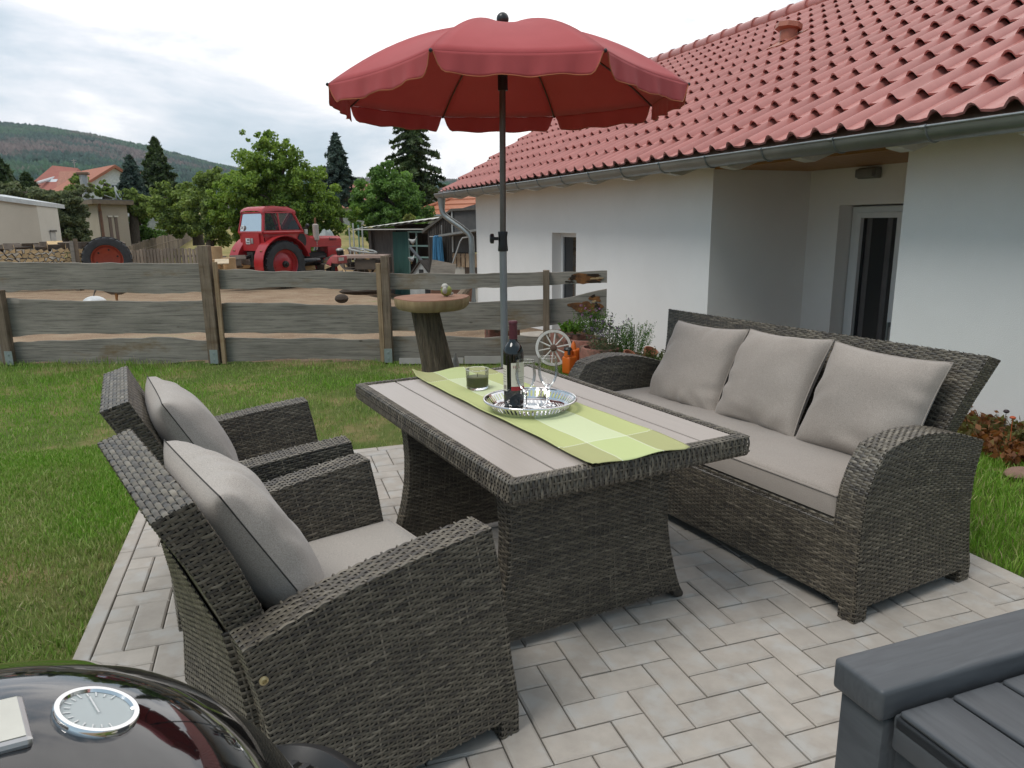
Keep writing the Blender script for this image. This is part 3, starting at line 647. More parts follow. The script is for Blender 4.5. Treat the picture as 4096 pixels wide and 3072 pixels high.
def put_pillow(o, rootloc, rz, x, y, z, lean, yaw=0, roll=0):
    # local frame of the seat: front of the pillow faces +x, leaning back by 'lean'
    M = Matrix.Translation(rootloc) @ Matrix.Rotation(rz, 4, 'Z') @ Matrix.Translation((x, y, z)) @ Matrix.Rotation(R(yaw), 4, 'Z') @ Matrix.Rotation(-R(lean), 4, 'Y') @ Matrix.Rotation(R(-90), 4, 'Z') @ Matrix.Rotation(R(roll), 4, 'Y')
    o.matrix_world = M
P1 = pillow('scatter_cushion', .49, .44, .20, FAB, None, 1, 'dark'); tag(P1, 'plump beige cushion with dark seam leaning in the nearest armchair', 'cushion', 'beige back cushions in the armchairs')
put_pillow(P1, (-.144, -.062, 0), R(18.5), -.545, .36, .585, 29)
P2 = pillow('scatter_cushion', .49, .44, .19, FAB, None, 5, 'dark'); tag(P2, 'beige cushion leaning in the second armchair near the lawn', 'cushion', 'beige back cushions in the armchairs')
put_pillow(P2, (-.38, .751, 0), R(9.5), -.535, .35, .578, 28, 3)
# ------------------------------------------------------------------ sofa
def make_sofa():
    t = thing('wicker_sofa', 'three seat grey wicker garden sofa standing before the white house', 'sofa', (1.054, .057, 0), R(190))
    # the builder's own frame: x forward, y to the far end; turned so that y runs along -local y
    Wd = 1.775; aw = .10
    xf = interp([(0, 0), (.25, .010), (.55, .012), (.75, 0), (.9, -.035), (1, -.077)])
    xr = interp([(0, -.636), (.2, -.612), (.5, -.586), (.75, -.588), (1, -.616)])
    zt = interp([(0, .531), (.16, .559), (.29, .58), (.47, .599), (.64, .608), (.79, .605), (.93, .592), (1, .58)])
    def flip(o):
        me = o.data; co_ = np.empty(len(me.vertices)*3, np.float32); me.vertices.foreach_get('co', co_); co_ = co_.reshape(-1, 3); co_[:, 1] *= -1
        me.vertices.foreach_set('co', co_.ravel()); me.flip_normals(); me.update(); return o
    for y0 in (0, Wd-aw):
        wk = Wick(); armset(wk, y0, y0+aw, xf, xr, zt, .05, None); flip(wk.out('armrest', t))
    wk = Wick(); wk.panel(patch(lambda u, v: (-.012, lerp(aw+.004, Wd-aw-.004, u), .045+v*.255)), Wd-2*aw, .255, (1, 0, 0)); flip(wk.out('front_panel', t))
    wk = Wick(); wk.panel(patch(lambda u, v: (-.004-np.cos(v*PI)*.0-.012*(2*v-1)**2, lerp(aw+.004, Wd-aw-.004, u), .305+v*.03)), Wd-2*aw, .03, (1, 0, 0))
    wk.panel(patch(lambda u, v: (lerp(-.016, -.6, v), lerp(aw+.004, Wd-aw-.004, u), .335)), Wd-2*aw, .58, (0, 0, 1), pitch=.03, rib=.05); flip(wk.out('seat_frame', t))
    wk = Wick()
    pf = interp([(0, -.50), (.25, -.535), (.5, -.578), (.75, -.618), (1, -.655)]); pr = interp([(0, -.585), (.25, -.615), (.5, -.655), (.75, -.695), (1, -.732)])
    yn = interp([(0, .13), (.35, .125), (.7, .085), (1, .04)]); yf = lambda v: Wd-yn(v)
    backrest(wk, pf, pr, yn, yf, .31, .822)
    wk.panel(patch(lambda u, v: (-.60, lerp(aw, Wd-aw, u), lerp(.05, .4, v))), Wd-2*aw, .35, (-1, 0, 0)); flip(wk.out('backrest', t))
    feet('foot', [(-.03, -.032), (-.03, -Wd+.032), (-.605, -.032), (-.605, -Wd+.032)], t, .05, .062)
    sp = seatpad('seat_cushion', -.555, .0, -(Wd-aw-.006), -(aw+.006), .338, .428, FAB2, t)
    return t
SOFA = make_sofa()
# three cushions, each with its own dent and lean
for i, (y, z, ln, yaw, rl, lab) in enumerate([(.345, .606, 27, 4, -2, 'taupe cushion on the sofa, nearest to its near armrest'), (.82, .612, 28, -3, 2, 'middle taupe cushion of the three on the sofa'), (1.29, .597, 28, 2, 1, 'taupe cushion at the far end of the sofa by the far armrest')]):
    p = pillow('scatter_cushion', .465, .445, .165, FAB2, None, 20+i, 'self'); tag(p, lab, 'cushion', 'taupe cushions along the sofa back')
    put_pillow(p, (1.054, .057, 0), R(190), -.455, -y, z, ln, yaw, rl)
# ------------------------------------------------------------------ table
TC = (.1675, .7855); TZ = .648; TA = R(9.87); HWs, HLl = .4222, .685
def make_table():
    t = thing('dining_table', 'low rectangular wicker table with greige slatted top and flared end panels', 'table', (*TC, 0), TA)
    # rim: woven profile carried round the four sides, mitred
    pr = [(-.036, .0), (-.010, .002), (-.002, -.003), (0, -.012), (0, -.056), (-.004, -.064), (-.05, -.066)]
    pa = np.array(pr); sl = np.concatenate([[0], np.cumsum(np.linalg.norm(np.diff(pa, axis=0), axis=1))]); Lp = sl[-1]; sl /= Lp
    cor = [(-1, -1), (1, -1), (1, 1), (-1, 1)]
    for k in range(4):
        a, c = cor[k], cor[(k+1) % 4]; wk = Wick()
        def f(u, v, a=a, c=c):
            o = np.interp(u, sl, pa[:, 0]); z = np.interp(u, sl, pa[:, 1])
            xa = a[0]*(HWs+o); ya = a[1]*(HLl+o); xc = c[0]*(HWs+o); yc = c[1]*(HLl+o)
            return lerp(xa, xc, v), lerp(ya, yc, v), TZ+z
        ln = 2*HLl if a[0] == c[0] else 2*HWs
        wk.panel(patch(f), Lp, ln, (a[0]+c[0], a[1]+c[1], 0), pitch=.0085, rib=.026); wk.out('rim', t)
    SL = mat('greige plastic wood slats', (.42, .365, .325), (.38, .33, .292), rough=.34, scale=3, stretch=(60, 1.2, 1), bump=.18, bscale=14, bdist=.0012, spec=.5)
    iw = HWs-.037; n = 6; g = .0065; w = (2*iw-(n-1)*g)/n
    for i in range(n):
        x0 = -iw+i*(w+g); B().box(x0, x0+w, -HLl+.037, HLl-.037, TZ-.018, TZ-.003).out('slat', SL, t, sm=0, bev=.0025)
    B().box(-HWs+.03, HWs-.03, -HLl+.03, HLl-.03, TZ-.045, TZ-.022).out('underframe', WBACK, t, sm=0)
    hw = interp([(0, .375), (.06, .362), (.15, .345), (.28, .325), (.45, .308), (.62, .303), (.8, .308), (1, .325)])
    for s in (-1, 1):
        y = s*.455; wk = Wick(); zz = lambda v: .035+v*(TZ-.066-.035)
        for yy, d in ((y, s), (y-s*.07, -s)):
            wk.panel(patch(lambda u, v, yy=yy: (lerp(-hw(v), hw(v), u), yy, zz(v))), .64, .55, (0, d, 0), rib=.019)
        for e in (-1, 1):
            wk.panel(patch(lambda u, v, e=e: (e*hw(v), lerp(y, y-s*.07, u), zz(v))), .07, .55, (e, 0, 0))
        o = wk.out('end_panel', t)
        for e in (-1, 1):
            b = B(); b.prism([(e*.335, .05), (e*.352, .008), (e*.366, 0), (e*.390, 0), (e*.394, .012), (e*.372, .05)], y+.002, y-s*.07, Matrix(((1, 0, 0, 0), (0, 0, 1, 0), (0, 1, 0, 0), (0, 0, 0, 1))))
            b.out('foot', mat('wicker foot wrap', (.09, .075, .06), (.03, .027, .025), rough=.5, scale=60), o, bev=.008)
    B().box(-.29, .29, -.385, .385, TZ-.10, TZ-.067).out('stretcher_board', WBACK, t, sm=0)
    return t
TABLE = make_table()
# runner: green cloth lying along the table with paler middle and stitched bands
def make_runner():
    n, m = 120, 40; s, l = np.meshgrid(np.linspace(-1, 1, m), np.linspace(0, 1, n), indexing='ij')
    hw = .172; off = .004; L0, L1 = -.694, .705
    lv = L0+(L1-L0)*l; sv = off+hw*s*(1+.0*l)+.004*np.sin(l*7)+.006*(l-.5)
    z = TZ+.0035+.0022*(1+np.sin(lv*23+sv*9))*.5+.002*(1+np.sin(lv*11-sv*31))*.5
    endn = np.clip((lv-.655)/.05, 0, 1); z = z+.010*endn*(1+np.sin(sv*26))*.6+.012*endn*(s < -.6)*(-s-.6)*2
    z = z+.003*(np.abs(s) > .93); nd = np.clip((-.66-lv)/.034, 0, 1); z = z+.004*nd*np.sin(sv*30)
    V = np.stack([sv, lv, z], -1).reshape(-1, 3); i = np.arange(m*n).reshape(m, n)
    F = np.stack([i[:-1, :-1], i[1:, :-1], i[1:, 1:], i[:-1, 1:]], -1).reshape(-1, 4)
    mt, t, p = pmat('green table runner'); L = t.links.new
    uv = N(t, 'ShaderNodeUVMap', uv_map='uv'); sx = N(t, 'ShaderNodeSeparateXYZ'); L(uv.outputs[0], sx.inputs[0])
    def band(sock, lo, hi):
        a = N(t, 'ShaderNodeMath', operation='GREATER_THAN'); L(sock, a.inputs[0]); a.inputs[1].default_value = lo
        b = N(t, 'ShaderNodeMath', operation='LESS_THAN'); L(sock, b.inputs[0]); b.inputs[1].default_value = hi
        c = N(t, 'ShaderNodeMath', operation='MULTIPLY'); L(a.outputs[0], c.inputs[0]); L(b.outputs[0], c.inputs[1]); return c.outputs[0]
    u = sx.outputs[0]; v = sx.outputs[1]
    midu = band(u, .29, .71); midv = band(v, .13, .87)
    g0 = (.50, .53, .235); pale = (.62, .67, .41); olive = (.42, .42, .20)
    c1 = mixc(t, midu, g0, (.53, .59, .28)); both = N(t, 'ShaderNodeMath', operation='MULTIPLY'); L(midu, both.inputs[0]); L(midv, both.inputs[1])
    c2 = mixc(t, both.outputs[0], c1, pale)
    iu = N(t, 'ShaderNodeMath', operation='ADD'); L(midu, iu.inputs[0]); L(midv, iu.inputs[1]); oc = N(t, 'ShaderNodeMath', operation='LESS_THAN'); L(iu.outputs[0], oc.inputs[0]); oc.inputs[1].default_value = .5
    c3 = mixc(t, oc.outputs[0], c2, olive)
    st = None
    for sock, e, wdt, alt in ((u, .29, .0055, v), (u, .71, .0055, v), (v, .13, .0016, u), (v, .87, .0016, u)):
        q = band(sock, e-wdt, e+wdt); w_ = N(t, 'ShaderNodeMath', operation='SINE'); ml = N(t, 'ShaderNodeMath', operation='MULTIPLY'); L(alt, ml.inputs[0]); ml.inputs[1].default_value = 1100 if alt is v else 260; L(ml.outputs[0], w_.inputs[0])
        g = N(t, 'ShaderNodeMath', operation='GREATER_THAN'); L(w_.outputs[0], g.inputs[0]); g.inputs[1].default_value = -.2
        k = N(t, 'ShaderNodeMath', operation='MULTIPLY'); L(q, k.inputs[0]); L(g.outputs[0], k.inputs[1])
        if st is None: st = k.outputs[0]
        else:
            mm = N(t, 'ShaderNodeMath', operation='MAXIMUM'); L(st, mm.inputs[0]); L(k.outputs[0], mm.inputs[1]); st = mm.outputs[0]
    c4 = mixc(t, st, c3, (.78, .80, .66)); L(c4, p.inputs['Base Color']); p.inputs['Roughness'].default_value = .85; p.inputs['Specular IOR Level'].default_value = .2
    co = N(t, 'ShaderNodeTexCoord'); n3 = N(t, 'ShaderNodeTexNoise', i_Scale=30, i_Detail=5); L(co.outputs['Object'], n3.inputs['Vector'])
    bp = N(t, 'ShaderNodeBump', i_Strength=.3, i_Distance=.004); L(n3.outputs[0], bp.inputs['Height']); L(bp.outputs[0], p.inputs['Normal'])
    o = npmesh('table_runner', V, F, mt, None, True, np.stack([(s+1)/2, l], -1).reshape(-1, 2))
    o.location = (*TC, 0); o.rotation_euler = (0, 0, TA)
    md = o.modifiers.new('thickness', 'SOLIDIFY'); md.thickness = .0016; md.offset = 1
    tag(o, 'green cloth runner with pale middle and white stitching along the table', 'table runner')
make_runner()
RZ = TZ+.0085
# ---- tray, bottle, glasses, candle
CHROME = mat('polished steel', (.80, .80, .80), (.74, .74, .74), rough=.09, metal=1, scale=20)
def glassmat(name, col=(1, 1, 1), rough=0, ior=1.45):
    m, t, p = pmat(name); p.inputs['Base Color'].default_value = (*col, 1); p.inputs['Roughness'].default_value = rough; p.inputs['IOR'].default_value = ior; p.inputs['Transmission Weight'].default_value = 1
    return m
GLASS = glassmat('clear glass')
def thinglass(name, tint=(.97, .98, .97), boost=.8):
    m, t, p = pmat(name); t.nodes.remove(p); L = t.links.new
    tr = N(t, 'ShaderNodeBsdfTransparent'); tr.inputs[0].default_value = (*tint, 1); gl_ = N(t, 'ShaderNodeBsdfGlossy', i_Roughness=.01); lw = N(t, 'ShaderNodeLayerWeight', i_Blend=.28)
    ml = N(t, 'ShaderNodeMath', operation='MULTIPLY'); L(lw.outputs['Fresnel'], ml.inputs[0]); ml.inputs[1].default_value = boost; ml.use_clamp = True
    ms = N(t, 'ShaderNodeMixShader'); L(ml.outputs[0], ms.inputs[0]); L(tr.outputs[0], ms.inputs[1]); L(gl_.outputs[0], ms.inputs[2]); L(ms.outputs[0], t.nodes['Material Output'].inputs[0]); return m
THIN = thinglass('thin blown glass')
TRAY = (.166, .706)
tr = thing('serving_tray', 'round silver gallery tray with pierced rim on the green runner', 'tray', (*TRAY, RZ))
b = B(); b.lathe([(0, .0015), (.125, .0015), (.133, .003), (.136, .006)], n=64); b.lathe([(.136, .006), (.133, .0)], n=64); b.lathe([(.133, 0), (0, 0)], n=64); b.out('base', CHROME, tr, sm=60)
# pierced gallery: bars between slots, top and bottom bands
b = B(); ns = 64; H0, H1 = .006, .036; rad = lambda z: .136+(z-H0)/(H1-H0)*.024
def ringband(za, zb, t=.0012):
    for rr in (0, t): b.lathe([(rad(za)-rr, za), (rad(zb)-rr, zb)], n=96)
ringband(H0, .0115); ringband(.0305, H1)
for k in range(ns):
    a0 = 2*PI*(k+.28)/ns; a1 = 2*PI*(k+.98)/ns
    zs = [.0115, .014, .017, .021, .025, .028, .0305]; wd = [1, .72, .86, .62, .86, .72, 1]
    for rr in (0, .0012):
        P = [[((rad(z)-rr)*math.cos(lerp(a0, a1, .5+(s-.5)*w*.95)), (rad(z)-rr)*math.sin(lerp(a0, a1, .5+(s-.5)*w*.95)), z) for s in (0, .5, 1)] for z, w in zip(zs, wd)]
        b.grid(P)
b.tube([((rad(H1)+.002)*math.cos(a), (rad(H1)+.002)*math.sin(a), H1+.001) for a in np.linspace(0, 2*PI, 97)], .0042, 8, False)
b.out('rim', CHROME, tr, sm=50)
BZ = RZ+.0016
bt = thing('wine_bottle', 'dark red wine bottle with burgundy capsule and cream label standing on the tray', 'bottle', (.128, .772, BZ))
BOT = mat('dark green bottle glass with wine', (.004, .006, .004), (.003, .004, .003), rough=.05, spec=.6, coat=.3)
b = B(); b.lathe([(.0, .012), (.02, .008), (.031, .0), (.0345, .003), (.0362, .012), (.0365, .05), (.0365, .185), (.0355, .199), (.031, .213), (.023, .224), (.0165, .232), (.0145, .243), (.0142, .25)], n=48); b.out('glass_body', BOT, bt, sm=50)
b = B(); b.lathe([(.0150, .240), (.0146, .27), (.0144, .294), (.0158, .2945), (.0160, .302), (.0140, .304), (0, .304)], n=32); b.out('capsule', mat('burgundy foil capsule', (.10, .022, .030), (.075, .016, .022), rough=.42, metal=.2, scale=20), bt, sm=50)
LAB = mat('cream paper label', (.66, .62, .49), (.60, .56, .44), rough=.7, scale=30)
def label(a0, a1, z0, z1, mt, nm, r=.0369):
    P = [[(r*math.cos(a), r*math.sin(a), z) for a in np.linspace(a0, a1, 20)] for z in (z0, z1)]; return B().grid(P).out(nm, mt, bt, sm=0)
fa = R(-67)            # the label looks towards the camera, a little to the right
va = math.atan2(CAM[1]-.772, CAM[0]-.128)
fa = va+R(38)
fl = label(fa-R(52), fa+R(52), .075, .160, LAB, 'front_label'); label(fa-R(52), fa+R(52), .060, .0748, mat('red label band', (.36, .02, .025), rough=.6), 'label_band', .03695)
bl = label(va-R(88), va-R(40), .058, .150, LAB, 'back_label')
INK = mat('brown ink', (.12, .06, .04), rough=.7); RED = mat('red ink', (.3, .03, .03), rough=.7)
def onb(a, z): return Matrix.Translation((0, 0, z)) @ Matrix.Rotation(a+R(90), 4, 'Z') @ Matrix.Rotation(R(90), 4, 'X')
text('lettering', 'FRÁ', .0155, RED, fl, onb(fa-R(22), .144), .0001, .0371)
b = B()
for k, (da, z, w) in enumerate([(-10, .128, 14), (8, .106, 20), (0, .098, 26), (0, .092, 22), (0, .086, 24)]):
    b.grid([[(.0371*math.cos(fa+R(da+q)), .0371*math.sin(fa+R(da+q)), z+e) for q in np.linspace(-w, w, 8)] for e in (0, .0011)])
b.out('fine_print', INK, fl, sm=0)
b = B()
for k in range(9): b.grid([[(.0371*math.cos(va-R(46+k*2.4)), .0371*math.sin(va-R(46+k*2.4)), z) for z in (.064, .078)], [(.0371*math.cos(va-R(46+k*2.4+1.1)), .0371*math.sin(va-R(46+k*2.4+1.1)), z) for z in (.064, .078)]])
for k in range(6): b.grid([[(.0371*math.cos(va-R(q)), .0371*math.sin(va-R(q)), .09+k*.009+e) for q in np.linspace(46, 82, 8)] for e in (0, .0012)])
b.out('fine_print', INK, bl, sm=0)
def wineglass(loc, lab):
    t = thing('wine_glass', lab, 'wine glass', loc, 0, 'empty wine glasses on the tray')
    o = [(0, .0), (.030, .0), (.0315, .0012), (.030, .0028), (.012, .0055), (.0055, .012), (.0046, .03), (.0048, .055), (.0065, .066), (.016, .076), (.0275, .092), (.0345, .112), (.0362, .130), (.0345, .150), (.0318, .176)]
    i = [(.0308, .1765), (.0305, .176), (.0332, .150), (.0349, .130), (.0332, .112), (.0262, .093), (.0150, .0785), (.004, .073), (0, .0725)]
    B().lathe(o[:10]+[(0, .074)], n=40).out('stem', GLASS, t, sm=60); B().lathe(o[9:], n=48).out('bowl', THIN, t, sm=60)
    B().tube([(.0315*math.cos(a), .0315*math.sin(a), .1766) for a in np.linspace(0, 2*PI, 49)], .0007, 6, False).out('lip', GLASS, t, sm=60); return t
wineglass((.142, .682, BZ), 'empty stemmed wine glass in front of the wine bottle'); wineglass((.238, .718, BZ), 'empty stemmed wine glass to the side of the bottle, before the wagon wheel')
cv = thing('candle_glass', 'clear tumbler with an olive green candle on the green runner', 'candle', (.080, 1.085, RZ))
B().lathe([(.044, .010), (.044, .02), (.0458, .078)], n=56).out('tumbler', THIN, cv, sm=50); B().tube([(.0455*math.cos(a), .0455*math.sin(a), .0785) for a in np.linspace(0, 2*PI, 57)], .0015, 8, False).out('lip', GLASS, cv, sm=60); B().lathe([(0, 0), (.040, 0), (.0425, .003), (.0438, .0098), (0, .0098)], n=48).out('glass_base', GLASS, cv, sm=50)
b = B(); b.lathe([(0, .0102), (.0385, .0105), (.0422, .0125), (.0430, .046), (.0405, .0475), (0, .0465)], n=40); b.out('wax', mat('olive candle wax', (.115, .125, .045), (.10, .11, .04), rough=.5), cv, sm=50)
B().tube([(0, 0, .046), (.001, 0, .056), (.003, 0, .060)], .0011, 6).out('wick', SEAM, cv)
# ------------------------------------------------------------------ umbrella
def fabred():
    m, t, p = pmat('faded red parasol cloth'); L = t.links.new
    co = N(t, 'ShaderNodeTexCoord'); n = N(t, 'ShaderNodeTexNoise', i_Scale=4, i_Detail=6); L(co.outputs['Object'], n.inputs['Vector'])
    r = ramp(t, [(.35, (.54, .105, .108)), (.65, (.60, .125, .128))]); L(n.outputs[0], r.inputs[0]); L(r.outputs[0], p.inputs['Base Color'])
    p.inputs['Roughness'].default_value = .8; p.inputs['Specular IOR Level'].default_value = .25; p.inputs['Sheen Weight'].default_value = .15
    tr = N(t, 'ShaderNodeBsdfTranslucent'); tr.inputs[0].default_value = (.55, .06, .03, 1); ms = N(t, 'ShaderNodeMixShader'); ms.inputs[0].default_value = .3
    n2 = N(t, 'ShaderNodeTexNoise', i_Scale=260, i_Detail=2); L(co.outputs['Object'], n2.inputs['Vector']); bp = N(t, 'ShaderNodeBump', i_Strength=.2, i_Distance=.001); L(n2.outputs[0], bp.inputs['Height']); L(bp.outputs[0], p.inputs['Normal'])
    L(p.outputs[0], ms.inputs[1]); L(tr.outputs[0], ms.inputs[2]); L(ms.outputs[0], t.nodes['Material Output'].inputs[0]); return m
CLOTH = fabred(); ALU = mat('grey painted pole', (.30, .31, .31), (.26, .27, .27), rough=.38, metal=.4, scale=10); BLK = mat('black plastic', (.014, .014, .015), rough=.42)
ROD = mat('dark steel rod', (.16, .14, .12), rough=.35, metal=.7)
def make_umbrella(px, py):
    hd = np.array([px-CAM[0], py-CAM[1]]); hd /= np.linalg.norm(hd); a_view = math.atan2(hd[1], hd[0])
    t = thing('garden_umbrella', 'red garden parasol with scalloped valance standing behind the table', 'parasol', (px, py, 0), a_view)
    RR, ZR, ZA = .925, 1.958, 2.272; ox, oy, rot = .0, -.03, R(3)
    NP, NS = 14, 16; ZO = (-.006, -.012, -.022, .020, .020, -.022, -.012, -.006)
    def surf(k, f, s, sag=1):
        a0 = rot+R(22.5)+k*PI/4; a1 = a0+PI/4
        d0 = np.array([math.cos(a0), math.sin(a0)]); d1 = np.array([math.cos(a1), math.sin(a1)])
        p = (d0*(1-f)+d1*f)*RR*s; bell = 1-(2*f-1)**2
        p = p*(1-.025*bell*s*s)
        zk = ZR+ZO[k]*(1-f)+ZO[(k+1) % 8]*f; z = ZA-(ZA-zk)*(s**2.05)-.030*bell*s*(1-s)*4*.6*sag-.008*bell*s
        return np.array([p[0]+ox, p[1]+oy, z])
    for k in range(8):
        P = [[surf(k, f/NP, (s/NS)) for f in range(NP+1)] for s in range(NS+1)]
        o = B().grid(P).out('canopy_panel', CLOTH, t, sm=60); o.modifiers.new('thickness', 'SOLIDIFY').thickness = .0012
        rows = []
        for q in range(9):
            row = []
            for f in np.linspace(0, 1, 41):
                e = surf(k, f, 1.0); ed = min(f, 1-f); dep = .086*(1-max(0, 1-ed/.085)**2.2*.93)*(1+.05*math.sin(f*19+k)); g = q/8
                gap = .010*g*(1 if f < .5 else -1)*max(0, 1-ed/.10)
                a0 = rot+R(22.5)+k*PI/4; a1 = a0+PI/4; tx = np.array([math.cos(a1)-math.cos(a0), math.sin(a1)-math.sin(a0)]); tx /= np.linalg.norm(tx)
                nx = np.array([-tx[1], tx[0]])*-1; c = np.array([math.cos((a0+a1)/2), math.sin((a0+a1)/2)]); nx = c
                w_ = .007*g*math.sin(f*21+k*2)+.004*g*math.sin(f*47+k)
                xy = e[:2]+tx*gap+nx*(w_+.004*g-.0)
                row.append((xy[0], xy[1], e[2]-dep*g-.001))
            rows.append(row)
        v = B().grid(rows).out('valance', CLOTH, t, sm=70); v.modifiers.new('thickness', 'SOLIDIFY').thickness = .0012
        B().tube(rows[-1], .0022, 5).out('hem', mat('orange hem binding', (.50, .16, .07), rough=.8), v)
        a0 = rot+R(22.5)+k*PI/4; pts = [surf(k, 0, s)-np.array([0, 0, .008]) for s in np.linspace(.05, 1.0, 8)]; B().tube(pts, .004, 6).out('rib', ROD, t)
        e = surf(k, 0, 1.0); B().ball((e[0], e[1], e[2]-.002), .008, 8, 6).out('rib_tip', BLK, t)
    B().tube([(0, 0, .03), (0, 0, 1.17)], .0205, 20).out('lower_pole', ALU, t); B().tube([(0, 0, 1.16), (0, -.012, 2.25)], .0165, 18).out('upper_rod', ROD, t)
    b = B(); b.tube([(0, 0, 1.145), (0, 0, 1.15), (0, 0, 1.185), (0, 0, 1.22), (0, 0, 1.245), (0, 0, 1.25)], [.026, .028, .0245, .0235, .027, .025], 18)
    cl = b.out('clamp', BLK, t); b = B(); b.tube([(0, .024, 1.212), (0, .048, 1.213)], .009, 10)
    b.tube([(0, .046, 1.213), (0, .05, 1.213), (0, .066, 1.213), (0, .071, 1.213)], [.012, .027, .027, .018], 14); b.out('knob', BLK, cl)
    b = B(); b.tube([(0, -.011, 1.965), (0, -.011, 2.05)], .026, 14); b.out('runner_hub', BLK, t)
    b = B(); b.tube([(ox, oy*.5, ZA-.02), (ox, oy*.5, ZA+.012)], .02, 14); b.ball((ox, oy*.5, ZA+.035), .032, 18, 12); b.out('finial', mat('dark grey finial ball', (.03, .032, .032), rough=.3), t)
    b = B(); b.lathe([(0, 0), (.2, 0), (.205, .01), (.2, .045), (.19, .055), (.04, .06), (.036, .16), (.024, .165), (0, .165)], n=32); b.out('base', mat('concrete umbrella base', (.3, .29, .28), rough=.9), t)
    return t
make_umbrella(.544, 2.183)
# ================================================================== FOREGROUND
GC = np.array([-.941, -1.071, .655]); GR = .30
gl = thing('kettle_grill', 'glossy black kettle grill with round thermometer in its domed lid', 'grill', tuple(GC))
ENAM = mat('black enamel', (.006, .0065, .008), (.005, .005, .006), rough=.06, coat=1, spec=.6)
prof = [(GR*math.sin(a), GR*math.cos(a)) for a in np.linspace(0, R(76), 40)]
b = B(); b.lathe(prof+[(GR*.985, .06), (GR*.985, .045)], n=96); b.out('lid', ENAM, gl, sm=60)
b = B(); b.lathe([(GR*.99, .05), (GR*1.0, .045), (GR*1.0, .035), (GR*.97, .03)]+[(GR*.965*math.cos(a), .03-GR*.72*math.sin(a)) for a in np.linspace(.02, R(88), 24)], n=96); b.out('bowl', ENAM, gl, sm=60)
for a in (90, 215, 330):
    b = B(); b.tube([(.19*math.cos(R(a)), .19*math.sin(R(a)), -.12), (.30*math.cos(R(a)), .30*math.sin(R(a)), -.655)], .014, 10); b.out('leg', ALU, gl)
def onsphere(p): n = (np.array(p)-GC); n /= np.linalg.norm(n); return Vector(n)
th_n = onsphere((-.825, -1.053, .931)); Mq = th_n.to_track_quat('Z', 'Y').to_matrix().to_4x4(); Mt = Matrix.Translation(th_n*(GR-.004)) @ Mq
b = B(); b.lathe([(.034, 0), (.0345, .010), (.0335, .0125), (.0295, .0125), (.0280, .009)], n=48, M=Mt @ Matrix.Diagonal((.9, .9, .65, 1))); g0 = b.out('thermometer', CHROME, gl, sm=40)
for v in g0.data.vertices: pass
b = B(); b.disc(.0262, (0, 0, 0), 40, Matrix.Translation(Mt @ Vector((0, 0, .0055))) @ Mq); b.out('dial', mat('pale dial', (.42, .46, .46), (.38, .42, .42), rough=.4), g0, sm=0)
b = B()
for k in range(15):
    a = R(-120+k*17); b.box(-.0005, .0005, .019, .023 if k % 2 else .0245, .0060, .0064, Mt @ Matrix.Rotation(a, 4, 'Z'))
b.box(-.0006, .0006, -.004, .018, .0066, .0069, Mt @ Matrix.Rotation(R(-70), 4, 'Z')); b.out('dial_marks', mat('dial print', (.75, .76, .75), rough=.5), g0, sm=0)
pl_n = onsphere((-.885, -1.077, .949)); Mp = Matrix.Translation(pl_n*(GR-.002)) @ pl_n.to_track_quat('Z', 'Y').to_matrix().to_4x4()
ax = (np.array((-.854, -1.105, .94))-np.array((-.871, -1.109, .944)));
ex = Vector((-.876+.854, -1.048+1.105, .947-.94)).normalized(); ex = (ex-pl_n*ex.dot(pl_n)).normalized(); ey = pl_n.cross(ex)
Mp = Matrix.Identity(4)
for i in range(3): Mp[i][0] = ex[i]; Mp[i][1] = ey[i]; Mp[i][2] = pl_n[i]
Mp.translation = pl_n*(GR-.001)
b = B(); b.box(-.029, .029, -.022, .022, -.004, .006, Mp); pp = b.out('name_plate', mat('satin metal plate', (.52, .52, .52), rough=.3, metal=.8), gl, sm=0, bev=.004)
b = B(); b.box(-.0245, .0245, -.0175, .0175, .0061, .0068, Mp); b.out('plate_field', mat('cream plate field', (.70, .68, .60), rough=.5), pp, sm=0, bev=.0003)
# side handle of black plastic, slotted
hb = Vector((-.648, -.865, .690))-Vector(GC); ang = math.atan2(hb.y, hb.x); Mh = Matrix.Translation((0, 0, .012)) @ Matrix.Rotation(ang, 4, 'Z')
b = B(); P = []
for k in range(25):
    f = -1+2*k/24; y = f*.105; x = .30+.068*(1-abs(f)**2.6)
    P.append([(x, y, .018), (x+.014, y, .012), (x+.016, y, -.004), (x+.004, y, -.012), (x-.014, y, .006), (x, y, .018)])
b.grid([[tuple(Mh @ Vector(q)) for q in r] for r in P])
hd_ = b.out('side_handle', BLK, gl, sm=60)
b = B()
for k in range(9):
    y = -.064+k*.016; x = .30+.066*(1-abs(y/.105)**2.6); b.box(.292, x, y-.0035, y+.0035, .000, .007, Mh)
b.out('handle_grille', BLK, hd_, sm=0)
